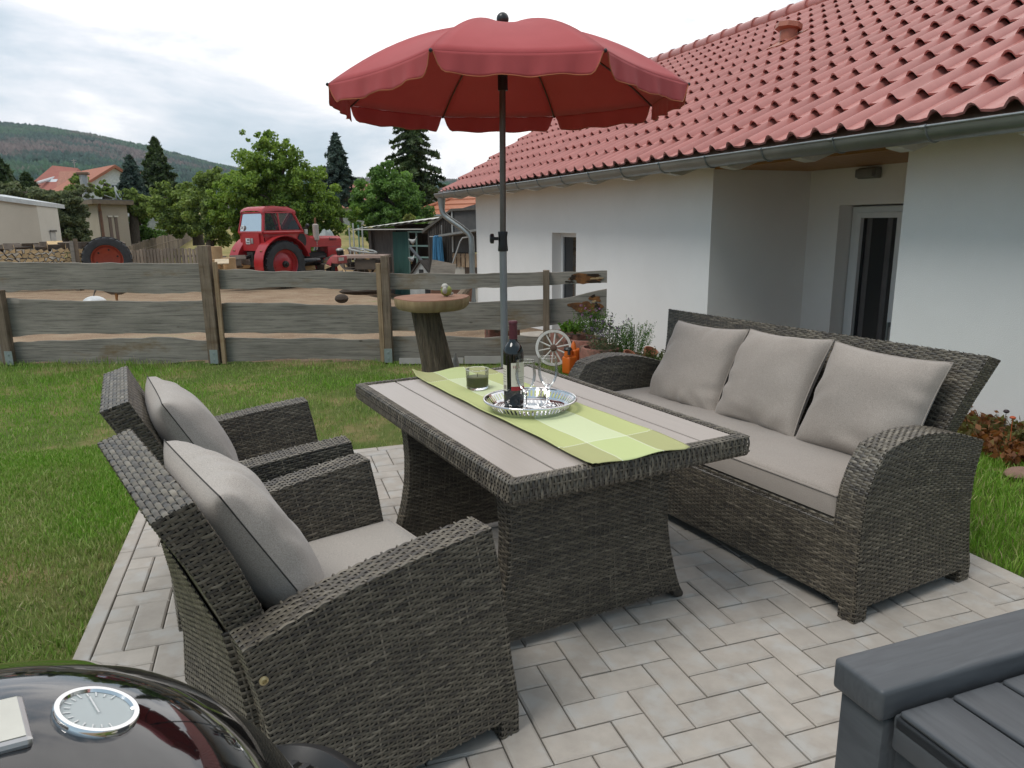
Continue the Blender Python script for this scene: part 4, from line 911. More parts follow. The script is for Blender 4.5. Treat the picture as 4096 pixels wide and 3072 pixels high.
# ---- storage box
SB = thing('storage_box', 'anthracite plastic garden storage box with slatted lid and wood grain', 'storage box', (.158, -.785, 0), R(1.5))
def boxmat():
    m, t, p = pmat('anthracite wood grain plastic'); L = t.links.new
    co = N(t, 'ShaderNodeTexCoord'); mp = N(t, 'ShaderNodeMapping'); mp.inputs['Scale'].default_value = (14, 1.2, 6); L(co.outputs['Object'], mp.inputs[0])
    n = N(t, 'ShaderNodeTexNoise', i_Scale=5, i_Detail=8, i_Distortion=1.2); L(mp.outputs[0], n.inputs['Vector'])
    r = ramp(t, [(.3, (.056, .060, .066)), (.7, (.078, .084, .091))]); L(n.outputs[0], r.inputs[0]); L(r.outputs[0], p.inputs['Base Color']); p.inputs['Roughness'].default_value = .48
    bp = N(t, 'ShaderNodeBump', i_Strength=.35, i_Distance=.002); L(n.outputs[0], bp.inputs['Height']); L(bp.outputs[0], p.inputs['Normal']); return m
BX = boxmat()
BX2 = BX.copy(); BX2.name = 'anthracite grain across'; BX2.node_tree.nodes['Mapping'].inputs['Scale'].default_value = (1.2, 14, 6)
B().box(0, 1.25, -.10, 0, .545, .60).out('end_rail', BX2, SB, sm=40, bev=.008, seg=3)
b = B(); b.box(.022, 1.23, -.78, -.103, .535, .560); b.out('lid_plate', BX, SB, sm=40, bev=.006)
for k in range(11):
    x0 = .022+k*.108; B().box(x0, x0+.100 if k else x0+.1, -.78, -.112, .5605, .5725).out('lid_slat', BX, SB, sm=40, bev=.006, seg=3)
b = B(); b.box(.022, .05, -.78, -.104, .50, .56); b.out('lid_edge', BX, SB, sm=40, bev=.006)
B().box(.012, .10, -.096, -.008, 0, .5445).out('corner_post', BX, SB, sm=40, bev=.008)
b = B()
for k in range(5): b.box(.045, 1.2, -.76, -.02, .05+k*.092, .136+k*.092)
b.out('body', BX2, SB, sm=40, bev=.006)
# ================================================================== THE FENCE
WOOD = woodmat('weathered grey plank', (.31, .275, .235), (.21, .188, .16), (.19, .135, .08))
WOOD2 = woodmat('brown weathered post', (.235, .178, .13), (.165, .125, .09), (.13, .085, .05), (30, 30, 1.2), False)
WOOD3 = woodmat('tan weathered lath', (.36, .255, .16), (.28, .195, .12), (.24, .15, .08), (30, 30, 1.2), False)
ROT = mat('rotten orange wood', (.26, .105, .03), (.055, .025, .012), rough=.9, scale=9, bump=.8, bscale=20, bdist=.01)
FE = thing('plank_fence', 'rustic fence of three wavy weathered planks along the back of the lawn', 'fence', (FA[0], FA[1], 0), math.atan2(FD[1], FD[0]))
def board(pts_t, pts_b, y=0, th=.028, seed=0, rot=None):
    a = np.array(pts_t); c = np.array(pts_b); x0, x1 = a[0, 0], a[-1, 0]; n = int((x1-x0)/.025)+2; xs = np.linspace(x0, x1, n)
    w = lambda amp, s: (vnoise(xs, xs*0+s, 2.6, seed)-.5)*amp+(vnoise(xs, xs*0+s, 9, seed+3)-.5)*amp*.35
    zt = np.interp(xs, a[:, 0], a[:, 1])+w(.035, 1.3); zb = np.interp(xs, c[:, 0], c[:, 1])+w(.045, 7.7)
    P = [[(x, y, z_) for x, z_ in zip(xs, zb)]]
    for f in (.02, .25, .5, .75, .98): P.append([(x, y, lerp(p, q, f)) for x, p, q in zip(xs, zb, zt)])
    P.append([(x, y+.006, q) for x, q in zip(xs, zt)]); P.append([(x, y+th, q-.004) for x, q in zip(xs, zt)]); P.append([(x, y+th, p) for x, p in zip(xs, zb)]); P.append(P[0])
    b = B().grid(P); k = len(xs)
    for j in (0, k-1): b.add([P[r][j] for r in range(len(P)-1)], [tuple(range(len(P)-1))])
    return b.out('board', WOOD, FE, sm=40)
board([(-2.4, 1.0), (.05, .995), (.95, .975), (2.06, .952)], [(-2.4, .71), (0, .712), (.7, .705), (1.5, .68), (2.06, .69)], seed=1)
board([(-2.4, .64), (0, .636), (2.06, .588)], [(-2.4, .285), (0, .285), (2.06, .302)], seed=2)
board([(-2.4, .21), (.06, .216), (1.0, .235), (1.5, .24), (2.06, .225)], [(-2.4, 0), (0, 0), (2.06, .006)], seed=3)
board([(2.09, .892), (3.72, .847)], [(2.09, .715), (3.72, .676)], seed=4)
board([(2.09, .575), (3.72, .54)], [(2.09, .292), (3.72, .278)], seed=5)
board([(2.09, .238), (3.72, .213)], [(2.09, 0), (3.72, .006)], seed=6)
top = board([(3.76, .85), (4.5, .822), (5.34, .836), (5.82, .84)], [(3.76, .703), (4.5, .696), (5.47, .709), (5.82, .719)], seed=7)
mid = board([(3.76, .538), (4.49, .557), (5.25, .581), (5.5, .61), (5.82, .665)], [(3.76, .276), (4.8, .298), (5.82, .388)], seed=8)
board([(3.76, .23), (5.12, .234), (5.7, .235)], [(3.76, .006), (5.7, .02)], seed=9)
ROT2 = mat('dark rotten hollow', (.045, .026, .014), (.02, .012, .008), rough=1, scale=14); ROT3 = mat('raw split wood', (.46, .32, .17), (.36, .23, .11), rough=.9, scale=6, stretch=(2, 9, 12))
def scar(name, x, z, w, h, mt, parent, seed, y=-.0015):
    r_ = np.random.default_rng(seed); n = 34; a = np.linspace(0, 2*PI, n, endpoint=False); q = 1+.28*np.sin(a*2+r_.uniform(0, 6))+.2*np.sin(a*5+r_.uniform(0, 6))+r_.normal(0, .07, n)
    b = B(); b.prism([(x+w*k*math.cos(t_), z+h*k*math.sin(t_)) for k, t_ in zip(q, a)], 0, .004, Matrix(((1, 0, 0, 0), (0, 0, 1, y-.002), (0, 1, 0, 0), (0, 0, 0, 1)))); return b.out(name, mt, parent, sm=0)
for i_, (x, z, w, h, mt_) in enumerate(((5.62, .775, .17, .036, ROT), (5.50, .785, .030, .022, ROT2), (5.69, .805, .075, .010, ROT2), (5.70, .745, .075, .011, ROT2), (5.72, .775, .05, .010, ROT3), (5.47, .745, .045, .007, ROT2))): scar('rotten_patch', x, z, w, h, mt_, top, 40+i_, -.0015-.0025*(i_ > 0))
for i_, (x, z, w, h, mt_) in enumerate(((5.63, .505, .125, .060, ROT), (5.71, .585, .045, .035, ROT), (5.735, .50, .030, .035, ROT2), (5.66, .44, .10, .012, ROT2), (5.70, .56, .022, .009, ROT3), (5.69, .61, .018, .014, ROT2))): scar('rotten_patch', x, z, w, h, mt_, mid, 60+i_, -.0015-.0025*(i_ > 1))
def post(x0, x1, z0, z1, y0, y1, mt, lean=0): B().box(x0, x1, y0, y1, z0, z1, Matrix.Shear('XZ', 4, (lean, 0)) if lean else None).out('post', mt, FE, sm=0, bev=.004)
post(-.03, .06, 0, .72, -.075, -.004, WOOD2); post(2.0, 2.105, 0, 1.117, -.08, -.002, WOOD2); post(2.125, 2.165, -.01, .966, -.065, -.035, WOOD3)
post(3.665, 3.712, 0, .938, -.075, -.045, WOOD3); post(3.715, 3.782, .0, 1.006, -.08, -.002, WOOD2); post(5.222, 5.282, .0, .858, -.07, -.002, WOOD2)
GALV = mat('galvanised steel', (.42, .45, .45), (.34, .37, .37), rough=.45, metal=.7, scale=14)
for x in (.045, 2.06, 3.745):
    b = B(); b.box(x-.038, x+.038, -.086, -.081, 0, .135); 
    for z in (.04, .1): b.lathe([(0, 0), (.008, 0), (.008, .006), (0, .007)], (x, -.086, z), 10, Matrix.Rotation(R(90), 4, 'X'))
    b.out('post_bracket', GALV, FE, sm=30)
def strip(x0, x1, z, dz, lab, y=-.16):
    o = B().box(x0, x1, 0, .018, 0, .07+dz).out('edging_strip', mat('pale grey edging board', (.33, .31, .28), (.27, .25, .23), rough=.8), None, sm=0, bev=.003)
    p = FA+FD*0-FN*(-y); o.location = (p[0], p[1], 0); o.rotation_euler = (R(-12), 0, math.atan2(FD[1], FD[0])); tag(o, lab, 'edging board', 'edging boards leaning at the fence foot')
strip(3.86, 4.47, 0, -.012, 'pale edging board leaning at the fence foot just behind the tree trunk pedestal'); strip(4.48, 5.3, 0, .004, 'longer pale edging board leaning at the fence foot behind the parasol pole', -.17)
# ================================================================== GARDEN THINGS
BARK = mat('furrowed brown bark', (.19, .145, .10), (.05, .038, .026), rough=.95, scale=4, stretch=(9, 9, .8), bump=1.0, bscale=9, bdist=.03)
PD = thing('stump_pedestal', 'leaning tree trunk pedestal carrying a thick round slab of wood on the lawn', 'tree stump', (.546, 4.078, 0))
n = 48; P = []
for z, rr, dx, dy in ((-.02, .155, .05, 0), (.05, .135, .042, 0), (.2, .122, .02, .0), (.4, .115, -.02, 0), (.55, .110, -.05, 0), (.627, .108, -.065, 0)):
    P.append([(dx+rr*(1+.06*math.sin(k*2*PI/n*7+z*4)+.035*math.sin(k*2*PI/n*17))*math.cos(2*PI*k/n), dy+rr*(1+.06*math.sin(k*2*PI/n*7+z*4)+.035*math.sin(k*2*PI/n*17))*math.sin(2*PI*k/n), z) for k in range(n)])
B().grid(P, True).out('trunk', BARK, PD, sm=60)
SLABT = mat('rusty brown end grain', (.30, .145, .085), (.20, .10, .062), rough=.85, scale=6, bump=.4, bscale=14); SLABS = mat('pale barkless edge', (.40, .29, .16), (.26, .17, .085), rough=.85, scale=3, stretch=(5, 5, 1), bump=.3, bscale=12)
rs = np.random.default_rng(3); kk = np.arange(40); rad_ = .295*(1+.05*np.sin(kk*2*PI/40*3+1)+.03*np.sin(kk*2*PI/40*5)+rs.normal(0, .008, 40)); ca, sa = np.cos(kk*2*PI/40), np.sin(kk*2*PI/40)
cxs, cys = -.0, 0
ring = lambda f, z: [(cxs+r_*f*c_, cys+r_*f*s_, z) for r_, c_, s_ in zip(rad_, ca, sa)]
b = B(); b.grid([ring(.90, .628), ring(.97, .65), ring(1, .70), ring(1.0, .716)], True); b.add(ring(.90, .628), [tuple(range(39, -1, -1))]); sl = b.out('slab', SLABS, PD, sm=40)
b = B(); b.grid([ring(1.0, .7165), ring(.99, .722), ring(.6, .722), ring(.2, .721)], True); b.add(ring(.2, .721), [tuple(range(40))]); b.out('slab_top', SLABT, sl, sm=40)
bird = thing('bird_ornament', 'little green and white garden bird figure sitting on the wooden slab', 'ornament', (.665, 4.08, .722), R(200))
B().ball((0, 0, .045), .042, 16, 12, 1.15, .85, 1.05).out('body', mat('yellow green glaze', (.33, .36, .08), (.20, .24, .06), rough=.5, scale=30), bird)
b = B(); b.ball((.012, .0, .075), .029, 14, 10); b.ball((.03, .026, .05), .024, 12, 8, 1, .5, 1.2); b.ball((-.035, .012, .02), .018, 10, 8, 1.6, .6, .7); b.out('head', mat('pale stone bird head', (.52, .50, .44), rough=.7), bird)
B().tube([(.036, 0, .076), (.052, 0, .070)], [.008, .002], 8).out('beak', mat('beak', (.35, .25, .12)), bird)
cone = B().lathe([(.045, 0), (.036, .06), (.022, .14), (.008, .20), (0, .205)], n=16).out('stone_cone', mat('grey lichened stone', (.36, .32, .29), (.25, .22, .2), rough=.95, scale=20, bump=.4, bscale=40), None); cone.location = (.80, 4.38, 0)
tag(cone, 'small pointed grey stone cone standing beside the tree trunk pedestal', 'stone')
# wagon wheel
wp = at((2100+420*.27125)*2212/4096, (1200+705*.27125)*2212/4096, 6.25)
WW = thing('wagon_wheel', 'small white spoked wagon wheel leaning against the red planter stones', 'wagon wheel', tuple(wp), R(-18))
WW.rotation_euler = (R(90-14), 0, R(-22)); WPT = mat('chalky white wheel paint', (.66, .65, .61), (.45, .42, .37), rough=.8, scale=14)
b = B(); Rw = .146
b.grid([[((Rw+dr)*math.cos(a), (Rw+dr)*math.sin(a), dz) for dr, dz in ((.012, -.012), (.012, .012), (-.012, .013), (-.012, -.013), (.012, -.012))] for a in np.linspace(0, 2*PI, 61)]); b.out('felloe', WPT, WW, sm=40)
for k in range(10):
    a = 2*PI*k/10+.2; B().tube([(.03*math.cos(a), .03*math.sin(a), 0), (.136*math.cos(a), .136*math.sin(a), 0)], [.0075, .0065], 8).out('spoke', WPT, WW)
b = B(); b.tube([(0, 0, -.02), (0, 0, -.018), (0, 0, .024), (0, 0, .028)], [.024, .03, .028, .02], 18); b.out('hub', mat('rusty brown hub', (.13, .075, .05), rough=.8), WW)
b = B(); b.grid([[((Rw+dr)*math.cos(a), (Rw+dr)*math.sin(a), dz) for dr, dz in ((.0125, -.011), (.0155, -.011), (.0155, .011), (.0125, .011))] for a in np.linspace(0, 2*PI, 61)]); b.out('iron_tyre', mat('rusty iron tyre', (.10, .065, .045), rough=.8, metal=.3), WW, sm=40)
# orange canister
jp = at((2100+655*.27125)*2212/4096, (1200+1080*.27125)*2212/4096, 6.08); JC = thing('orange_canister', 'bright orange plastic watering canister with black cap near the sofa', 'watering can', (jp[0], jp[1], max(jp[2], 0)), R(25)); ORG = mat('orange plastic', (.68, .145, .015), (.60, .12, .012), rough=.4)
b = B(); b.prism([(-.052, -.045), (.052, -.045), (.052, .045), (-.052, .045)], 0, .15); o = b.out('body', ORG, JC, bev=.016, seg=3)
b = B(); b.box(.025, .13, -.035, .035, .045, .205); b.out('tank', ORG, JC, bev=.02, seg=3)
B().tube([(-.02, 0, .15), (-.02, 0, .205)], [.034, .03], 14).out('neck', ORG, JC); b = B(); b.tube([(-.02, 0, .203), (-.02, 0, .212), (-.02, 0, .226)], [.034, .037, .026], 16); b.tube([(-.02, -.01, .214), (-.045, -.035, .205), (-.05, -.04, .17)], .012, 8); b.out('cap', BLK, JC)
B().tube([(.05, 0, .20), (.05, 0, .25), (.05, 0, .272)], [.026, .018, .004], 12).out('spout', ORG, JC)
# planter stones of red concrete
RCON = mat('red porous concrete', (.31, .145, .105), (.20, .088, .066), rough=.95, scale=18, bump=.9, bscale=70, bdist=.008, c=(.10, .07, .05), cscale=16); SOIL = mat('dark planting soil', (.05, .036, .025), rough=1, scale=40, bump=.6, bscale=40)
def planter(px, py, r, rad, ztop, lab, rz=0):
    p = at((2100+px*.27125)*2212/4096, (1200+py*.27125)*2212/4096, r); t = thing('planter_stone', lab, 'planter', (p[0], p[1], 0), rz, 'red concrete planter rings'); h = p[2]
    n = 56; rr = lambda k: rad*(1+.035*abs(math.sin(k*PI/n*9)))
    P = [[(rr(k)*f*math.cos(2*PI*k/n), rr(k)*f*math.sin(2*PI*k/n), z) for k in range(n)] for f, z in ((1, -.35), (1, h-.012), (.97, h), (.80, h), (.78, h-.012), (.78, h-.1))]
    B().grid(P, True).out('ring', RCON, t, sm=35); b = B(); b.disc(rad*.79, (0, 0, h-.035), 24); b.out('soil', SOIL, t, sm=0); return p
A1 = planter(690, 470, 6.72, .20, 0, 'red concrete planter ring against the fence behind the wagon wheel'); A2 = planter(890, 560, 6.42, .19, 0, 'red concrete planter ring with feathery green herb'); A3 = planter(1120, 690, 6.12, .18, 0, 'red concrete planter ring in front, holding the lavender'); A4 = planter(1440, 800, 5.95, .17, 0, 'low red concrete planter ring half hidden behind the sofa armrest')
TERR = mat('terracotta', (.42, .17, .09), (.33, .12, .065), rough=.8, scale=14)
def at4(px, py, r): return at((2100+px*.27125)*2212/4096, (1200+py*.27125)*2212/4096, r)
def stems(name, c, n, h, spread, mt, w=.004, seed=0, lean=.35, leafn=10, leafs=.012, curve=.3):
    """many thin leafy shoots fanning from c: each shoot a strip of small leaves"""
    r_ = np.random.default_rng(seed); P = []; E = []
    for i in range(n):
        a = r_.uniform(0, 2*PI); q = r_.uniform(0, 1)**.6; base = np.array(c)+np.array([math.cos(a), math.sin(a), 0])*spread*.5*q
        d = np.array([math.cos(a)*lean*q, math.sin(a)*lean*q, 1]); d += r_.normal(0, .1, 3); hh = h*r_.uniform(.6, 1.1)*(1-.25*q)
        for s in np.linspace(.1, 1, leafn):
            p = base+d*hh*s+np.array([math.cos(a), math.sin(a), -.5])*curve*hh*s*s*q*.4; P.append(p+r_.normal(0, leafs*.4, 3)); E.append(r_.normal(size=3))
    return np.array(P), np.array(E)
def plant(name, lab, cat, c, n, h, sp, mt, seed, lean=.35, leafn=10, leafs=.012, flower=None, nf=0, group=None, asp=.35):
    t = thing(name, lab, cat, tuple(c), 0, group); P, E = stems(name, (0, 0, 0), n, h, sp, mt, seed=seed, lean=lean, leafn=leafn, leafs=leafs); cards('foliage', P, E, leafs, mt, t, asp=asp)
    r_ = np.random.default_rng(seed+1); b = B()
    for i in range(max(12, n//6) if n > 12 else 1):
        a = r_.uniform(0, 2*PI); q = r_.uniform(0, 1); b.tube([(math.cos(a)*sp*.4*q, math.sin(a)*sp*.4*q, 0), (math.cos(a)*(sp*.4+lean*h*.7)*q, math.sin(a)*(sp*.4+lean*h*.7)*q, h*.8)], .0016, 4)
    b.out('stems', mat('green stems', (.08, .11, .03)), t)
    if nf:
        k = leafn; tips = P[k-1::k]; ii = r_.choice(len(tips), min(nf, len(tips)), replace=False); Q = np.repeat(tips[ii], 14, 0)+r_.normal(0, .006, (len(ii)*14, 3))+np.array([0, 0, .012]); cards('flowers', Q, r_.normal(size=Q.shape), .006, flower, t)
    return t
HERB = leafmat('feathery herb', (.03, .075, .012), (.12, .20, .035), scale=9); LAV = leafmat('grey green lavender leaf', (.05, .075, .035), (.15, .18, .09), scale=9); ROS = leafmat('rosemary needles', (.03, .085, .012), (.10, .20, .03), scale=8)
PINK = mat('pink blossom', (.42, .20, .36), (.30, .13, .27), rough=.8); PURP = mat('purple spikes', (.16, .11, .18), (.09, .06, .10), rough=.8)
c = at4(1000, 500, 6.45); plant('herb_plant', 'feathery green herb with pink blossoms in the planter against the fence', 'plant', c, 150, .24, .24, HERB, 3, .30, 12, .011, PINK, 10)
c = at4(690, 450, 6.6); plant('leafy_plant', 'low bright green leafy plant over the wagon wheel', 'plant', c, 30, .09, .2, leafmat('bright leaf', (.05, .11, .015), (.16, .28, .04), scale=9), 8, .5, 6, .022, asp=.7)
c = at4(1250, 790, 6.05); plant('lavender_bush', 'grey green lavender bush with purple flower spikes between herb and rosemary', 'plant', c, 150, .27, .26, LAV, 5, .42, 12, .010, PURP, 60)
c = at4(1610, 790, 5.9); plant('rosemary_bush', 'upright dark green rosemary bush against the white wall', 'plant', c, 70, .30, .20, ROS, 6, .25, 34, .011, None, 0, None, .22)
c = at4(1850, 900, 5.6); plant('ground_cover_plant', 'low dark creeping plant behind the far sofa armrest', 'plant', c, 130, .09, .40, leafmat('creeping leaf', (.03, .05, .012), (.10, .11, .03), scale=9), 7, .7, 7, .012)
c = at4(1270, 370, 6.7); plant('climbing_shoot', 'dark leafy shoot rising against the white wall beside the fence end', 'plant', (c[0]-.02, c[1], c[2]-.05), 4, .17, .05, leafmat('dark shoot', (.02, .04, .015), (.06, .09, .03)), 9, .6, 12, .016)
for px, py, rr, lab, sd_ in ((1530, 812, 5.5, 'terracotta pot rim showing over the far sofa armrest', .045), (1850, 770, 5.7, 'round terracotta pot beside the white wall behind the sofa', .055)):
    c = at4(px, py, rr); t = B().lathe([(sd_*.7, -.09), (sd_*.95, 0), (sd_*1.05, 0), (sd_*1.05, .02), (sd_*.9, .02), (sd_*.82, -.02), (0, -.02)], n=24).out('terracotta_pot', TERR, None, sm=40); t.location = tuple(c); t.rotation_euler = (R(25), R(10), 0); tag(t, lab, 'flower pot')
# plants at the foot of the house wall beyond the sofa
RUST = leafmat('rusty autumn leaf', (.13, .05, .02), (.30, .13, .05), scale=12, alt=(.20, .19, .06))
for (dx, dy, r_, h, lab, sd_, mtt) in ((2120, 958, 5.25, .13, 'low rust coloured plant at the wall foot just beside the near sofa armrest', 31, RUST), (2165, 965, 5.0, .14, 'low mixed green and rust plant by the white wall, with a dark seed head', 32, leafmat('mixed leaf', (.10, .05, .02), (.16, .17, .05), scale=14)), (2215, 985, 4.7, .15, 'low rusty plant with an orange flower at the right edge of the wall foot', 33, RUST)):
    c = at(dx, dy, r_); t = plant('wall_plant', lab, 'plant', (c[0], c[1], -.01), 120, h, .42, mtt, sd_, .6, 7, .022, None, 0, None, .6)
    if sd_ == 33: b = B(); b.tube([(-.05, .06, .1), (-.055, .06, .23)], .002, 5); b.ball((-.055, .06, .235), .016, 10, 6, 1, 1, .5); b.out('flower', mat('orange flower', (.60, .11, .03)), t)
    if sd_ == 32: b = B(); b.tube([(.02, .02, .08), (.02, .02, .185)], .002, 5); b.ball((.02, .02, .19), .014, 8, 6, 1.2, 1.2, .8); b.out('seed_head', mat('dark seed head', (.05, .03, .035)), t)
st = B(); st.ball((0, 0, 0), 1, 12, 8, .09, .06, .035); s_ = st.out('edging_stone', mat('reddish stone', (.33, .20, .15), rough=.9, scale=20), None); c = at(2205, 1010, 4.35); s_.location = (c[0], c[1], .015); tag(s_, 'reddish flat stone lying before the wall plants at the right edge', 'stone')
# ================================================================== BACKGROUND: YARD, TRACTOR, SHEDS, TREES, HOUSES, HILLS
def ground_at(p): return float(gz(np.array(p[0]), np.array(p[1])))
def spot(x, y, r):
    p = at(x, y, r); return p
TRED = mat('tractor red paint', (.42, .022, .026), (.36, .018, .022), rough=.38, scale=5, coat=.3); TYRE = mat('worn tyre rubber', (.045, .045, .047), (.025, .025, .026), rough=.8, scale=8); TDARK = mat('greasy engine iron', (.03, .026, .022), (.015, .012, .010), rough=.6, scale=14)
TGREY = mat('grey steel', (.36, .35, .33), (.28, .27, .26), rough=.5, metal=.4); CABGL = thinglass('tractor cab glass', (.55, .60, .60), 1.0)
def rotX90(x, y, z): return Matrix.Translation((x, y, z)) @ Matrix.Rotation(R(90), 4, 'X')
def wheel(name, parent, x, y, z, r, w, rim, side, mt_rim, lug=22):
    M = rotX90(x, y, z); h = w/2
    b = B(); b.lathe([(rim, -h*.72), (rim*1.04, -h*.9), (r*.86, -h), (r*.95, -h*.9), (r*.975, -h*.5), (r*.975, h*.5), (r*.95, h*.9), (r*.86, h), (rim*1.04, h*.9), (rim, h*.72)], n=44, M=M)
    for k in range(lug):
        for s in (-1, 1):
            a = 2*PI*(k+(.25 if s > 0 else -.25))/lug; Q = M @ Matrix.Rotation(a, 4, 'Z') @ Matrix.Translation((r*.955, 0, s*h*.45)) @ Matrix.Rotation(R(s*38), 4, 'X')
            b.box(-.025, r*.052, -.022*r/.78, .022*r/.78, -h*.55, h*.55, Q)
    o = b.out(name, TYRE, parent, sm=30)
    b = B(); s = side; b.lathe([(rim*1.02, -h*.7), (rim*.97, -h*.5), (rim*.95, h*.5), (rim*1.02, h*.7)], n=40, M=M)
    b.lathe([(rim*.96, -s*h*.25), (rim*.80, -s*h*.12), (rim*.55, -s*h*.40), (rim*.30, -s*h*.55), (0, -s*h*.55)], n=40, M=M)
    q = b.out('rim', mt_rim, o, sm=40)
    b = B(); b.lathe([(rim*.24, -s*h*.5), (rim*.22, -s*h*.9), (rim*.12, -s*h*1.0), (rim*.10, -s*h*1.35), (0, -s*h*1.35)], n=16, M=M)
    for k in range(6):
        a = 2*PI*k/6+.3; b.lathe([(.03, -s*h*.24), (.03, -s*h*.16), (0, -s*h*.16)], n=10, M=M @ Matrix.Translation((rim*.68*math.cos(a), rim*.68*math.sin(a), 0)))
    b.out('hub', TDARK, o, sm=40); return o
TR = thing('tractor', 'red farm tractor with closed cab parked in the yard beyond the fence', 'tractor', (-.62, 25.09, -.80), R(33.5))
for s in (-1, 1): wheel('rear_wheel', TR, 0, s*.76, .785, .785, .40, .49, s*-1 if False else s, TRED)
for s in (-1, 1): wheel('front_wheel', TR, 2.37, s*.74, .47, .47, .24, .27, s, TRED, 16)
def arch(x, y0, y1, z, r, a0, a1, n=18, th=.025, bent=0):
    P = []
    for k in range(n+1):
        a = lerp(a0, a1, k/n); c, s_ = math.cos(a), math.sin(a); P.append([(x+r*c, y0, z+r*s_), (x+r*c, y1, z+r*s_), (x+(r-th)*c, y1, z+(r-th)*s_), (x+(r-th)*c, y0, z+(r-th)*s_), (x+r*c, y0, z+r*s_)])
    return P
for s in (-1, 1):
    b = B(); b.grid(arch(0, s*.50, s*1.0, .785, .955, R(14), R(190))); 
    b.prism([(math.cos(R(a))*.955, .785+math.sin(R(a))*.955) for a in range(20, 165, 9)], s*.485, s*.50, Matrix(((1, 0, 0, 0), (0, 0, 1, 0), (0, 1, 0, 0), (0, 0, 0, 1))))
    f = b.out('rear_fender', TRED, TR, sm=40)
    b = B(); b.ball((-.83, s*.80, 1.25), .05, 10, 6, 1, 1.5, .7); b.out('tail_lamp', mat('amber lamp', (.30, .07, .02), rough=.4), f)
    b = B(); b.tube([(-.5, s*.62, 1.6), (-.5, s*.62, 1.72)], .015, 6); b.ball((-.51, s*.62, 1.78), .085, 14, 8, .8, 1, 1); b.out('work_lamp', mat('chrome lamp', (.55, .55, .56), rough=.2, metal=.8), f)
# cab
z0c, z1c = 1.42, 2.42; xb, xf_ = -.62, .78; cw = .70
b = B()
def bar(p, q, r=.035): b.tube([p, q], r, 6)
ct_ = lambda x, z: None
top = [(-.50, cw*.86, 2.30), (-.50, -cw*.86, 2.30), (.62, -cw*.86, 2.30), (.62, cw*.86, 2.30)]; bot = [(-.64, cw, 1.42), (-.64, -cw, 1.42), (.92, -cw, 1.42), (.92, cw, 1.42)]
for p, q in zip(top, bot): bar(p, q, .05)
for i in range(4): bar(bot[i], bot[(i+1) % 4], .05)
for s in (-1, 1):
    bar((.02, s*cw*.86, 2.30), (.02, s*cw, 1.42), .035)
    b.add([(-.64, s*cw*1.0, 1.42), (.92, s*cw*1.0, 1.42), (.98, s*cw*.99, 1.0), (-.5, s*cw*.99, 1.0)], [(0, 1, 2, 3)])
    b.box(-.6, .95, s*cw*1.0-.02, s*cw*1.0+.02, 1.40, 1.50)
b.add([(-.64, cw, 1.42), (-.64, -cw, 1.42), (-.60, -cw, 1.05), (-.60, cw, 1.05)], [(0, 1, 2, 3)]); b.box(-.68, -.60, -.50, .50, 1.02, 1.45)
b.prism([(.9, 1.45), (1.0, 1.45), (1.35, 1.30), (1.35, .95), (.9, .95)], -.5, .5, Matrix(((1, 0, 0, 0), (0, 0, 1, 0), (0, 1, 0, 0), (0, 0, 0, 1))))
cab = b.out('cab', TRED, TR, sm=40)
b = B(); P = []
for x, hw, z in ((-.60, .60, 2.30), (-.56, .66, 2.36), (-.45, .62, 2.44), (.1, .62, 2.47), (.55, .62, 2.43), (.72, .66, 2.34), (.74, .62, 2.29)):
    P.append([(x, hw, z-.08), (x, hw*.94, z), (x, hw*.6, z+.03), (x, 0, z+.035), (x, -hw*.6, z+.03), (x, -hw*.94, z), (x, -hw, z-.08), (x, -hw, z-.14)])
b.grid(P); b.box(-.58, .72, -.64, .64, 2.24, 2.30); b.box(-.4, .5, -.57, -.545, 2.455, 2.475); cr_ = b.out('cab_roof', TRED, cab, sm=40)
b = B(); b.add([(-.655, .62, 1.47), (-.655, -.62, 1.47), (-.535, -.54, 2.24), (-.535, .54, 2.24)], [(0, 1, 2, 3)]); rw = b.out('rear_window', CABGL, cab, sm=0)
for s in (-1, 1):
    b = B(); b.add([(-.56, s*.705, 1.52), (-.03, s*.705, 1.52), (-.03, s*.615, 2.24), (-.46, s*.615, 2.24)], [(0, 1, 2, 3)]); b.add([(.07, s*.705, 1.52), (.84, s*.705, 1.52), (.58, s*.615, 2.24), (.07, s*.615, 2.24)], [(0, 1, 2, 3)]); b.out('side_window', CABGL, cab, sm=0)
b = B(); b.add([(.945, .60, 1.47), (.945, -.60, 1.47), (.655, -.54, 2.24), (.655, .54, 2.24)], [(0, 1, 2, 3)]); b.out('windscreen', CABGL, cab, sm=0)
SEATC = mat('pale seat cover seen in the cab', (.50, .47, .33))
for y0_, y1_ in ((.10, .42), (-.42, -.10)): B().box(-.45, -.33, y0_, y1_, 1.30, 2.0).out('seat_back', SEATC, cab, bev=.03)
b = B(); b.tube([(.42+.08*math.cos(a), .2*math.sin(a), 1.62+.17*math.cos(a)) for a in np.linspace(0, 2*PI, 25)], .018, 6, False); b.tube([(.42, 0, 1.62), (.62, 0, 1.35)], .025, 6); b.out('steering_wheel', BLK, cab)
B().box(-.55, .85, -.66, .66, .98, 1.30).out('cab_floor', TDARK, cab, sm=0)
b = B(); Md = Matrix.Translation((-.665, .44, 1.62)) @ Matrix.Rotation(R(-90), 4, 'Z') @ Matrix.Rotation(R(82), 4, 'X'); b.disc(.115, (0, 0, 0), 28, Md.to_3x3().to_4x4())
for i, v in enumerate(b.v): b.v[i] = tuple(Vector(v)+Vector((-.675, .44, 1.62)))
sgn = b.out('speed_sign', mat('white sign', (.78, .78, .78), rough=.5), cab, sm=0); INKB = mat('black ink', (.02, .02, .02), rough=.7)
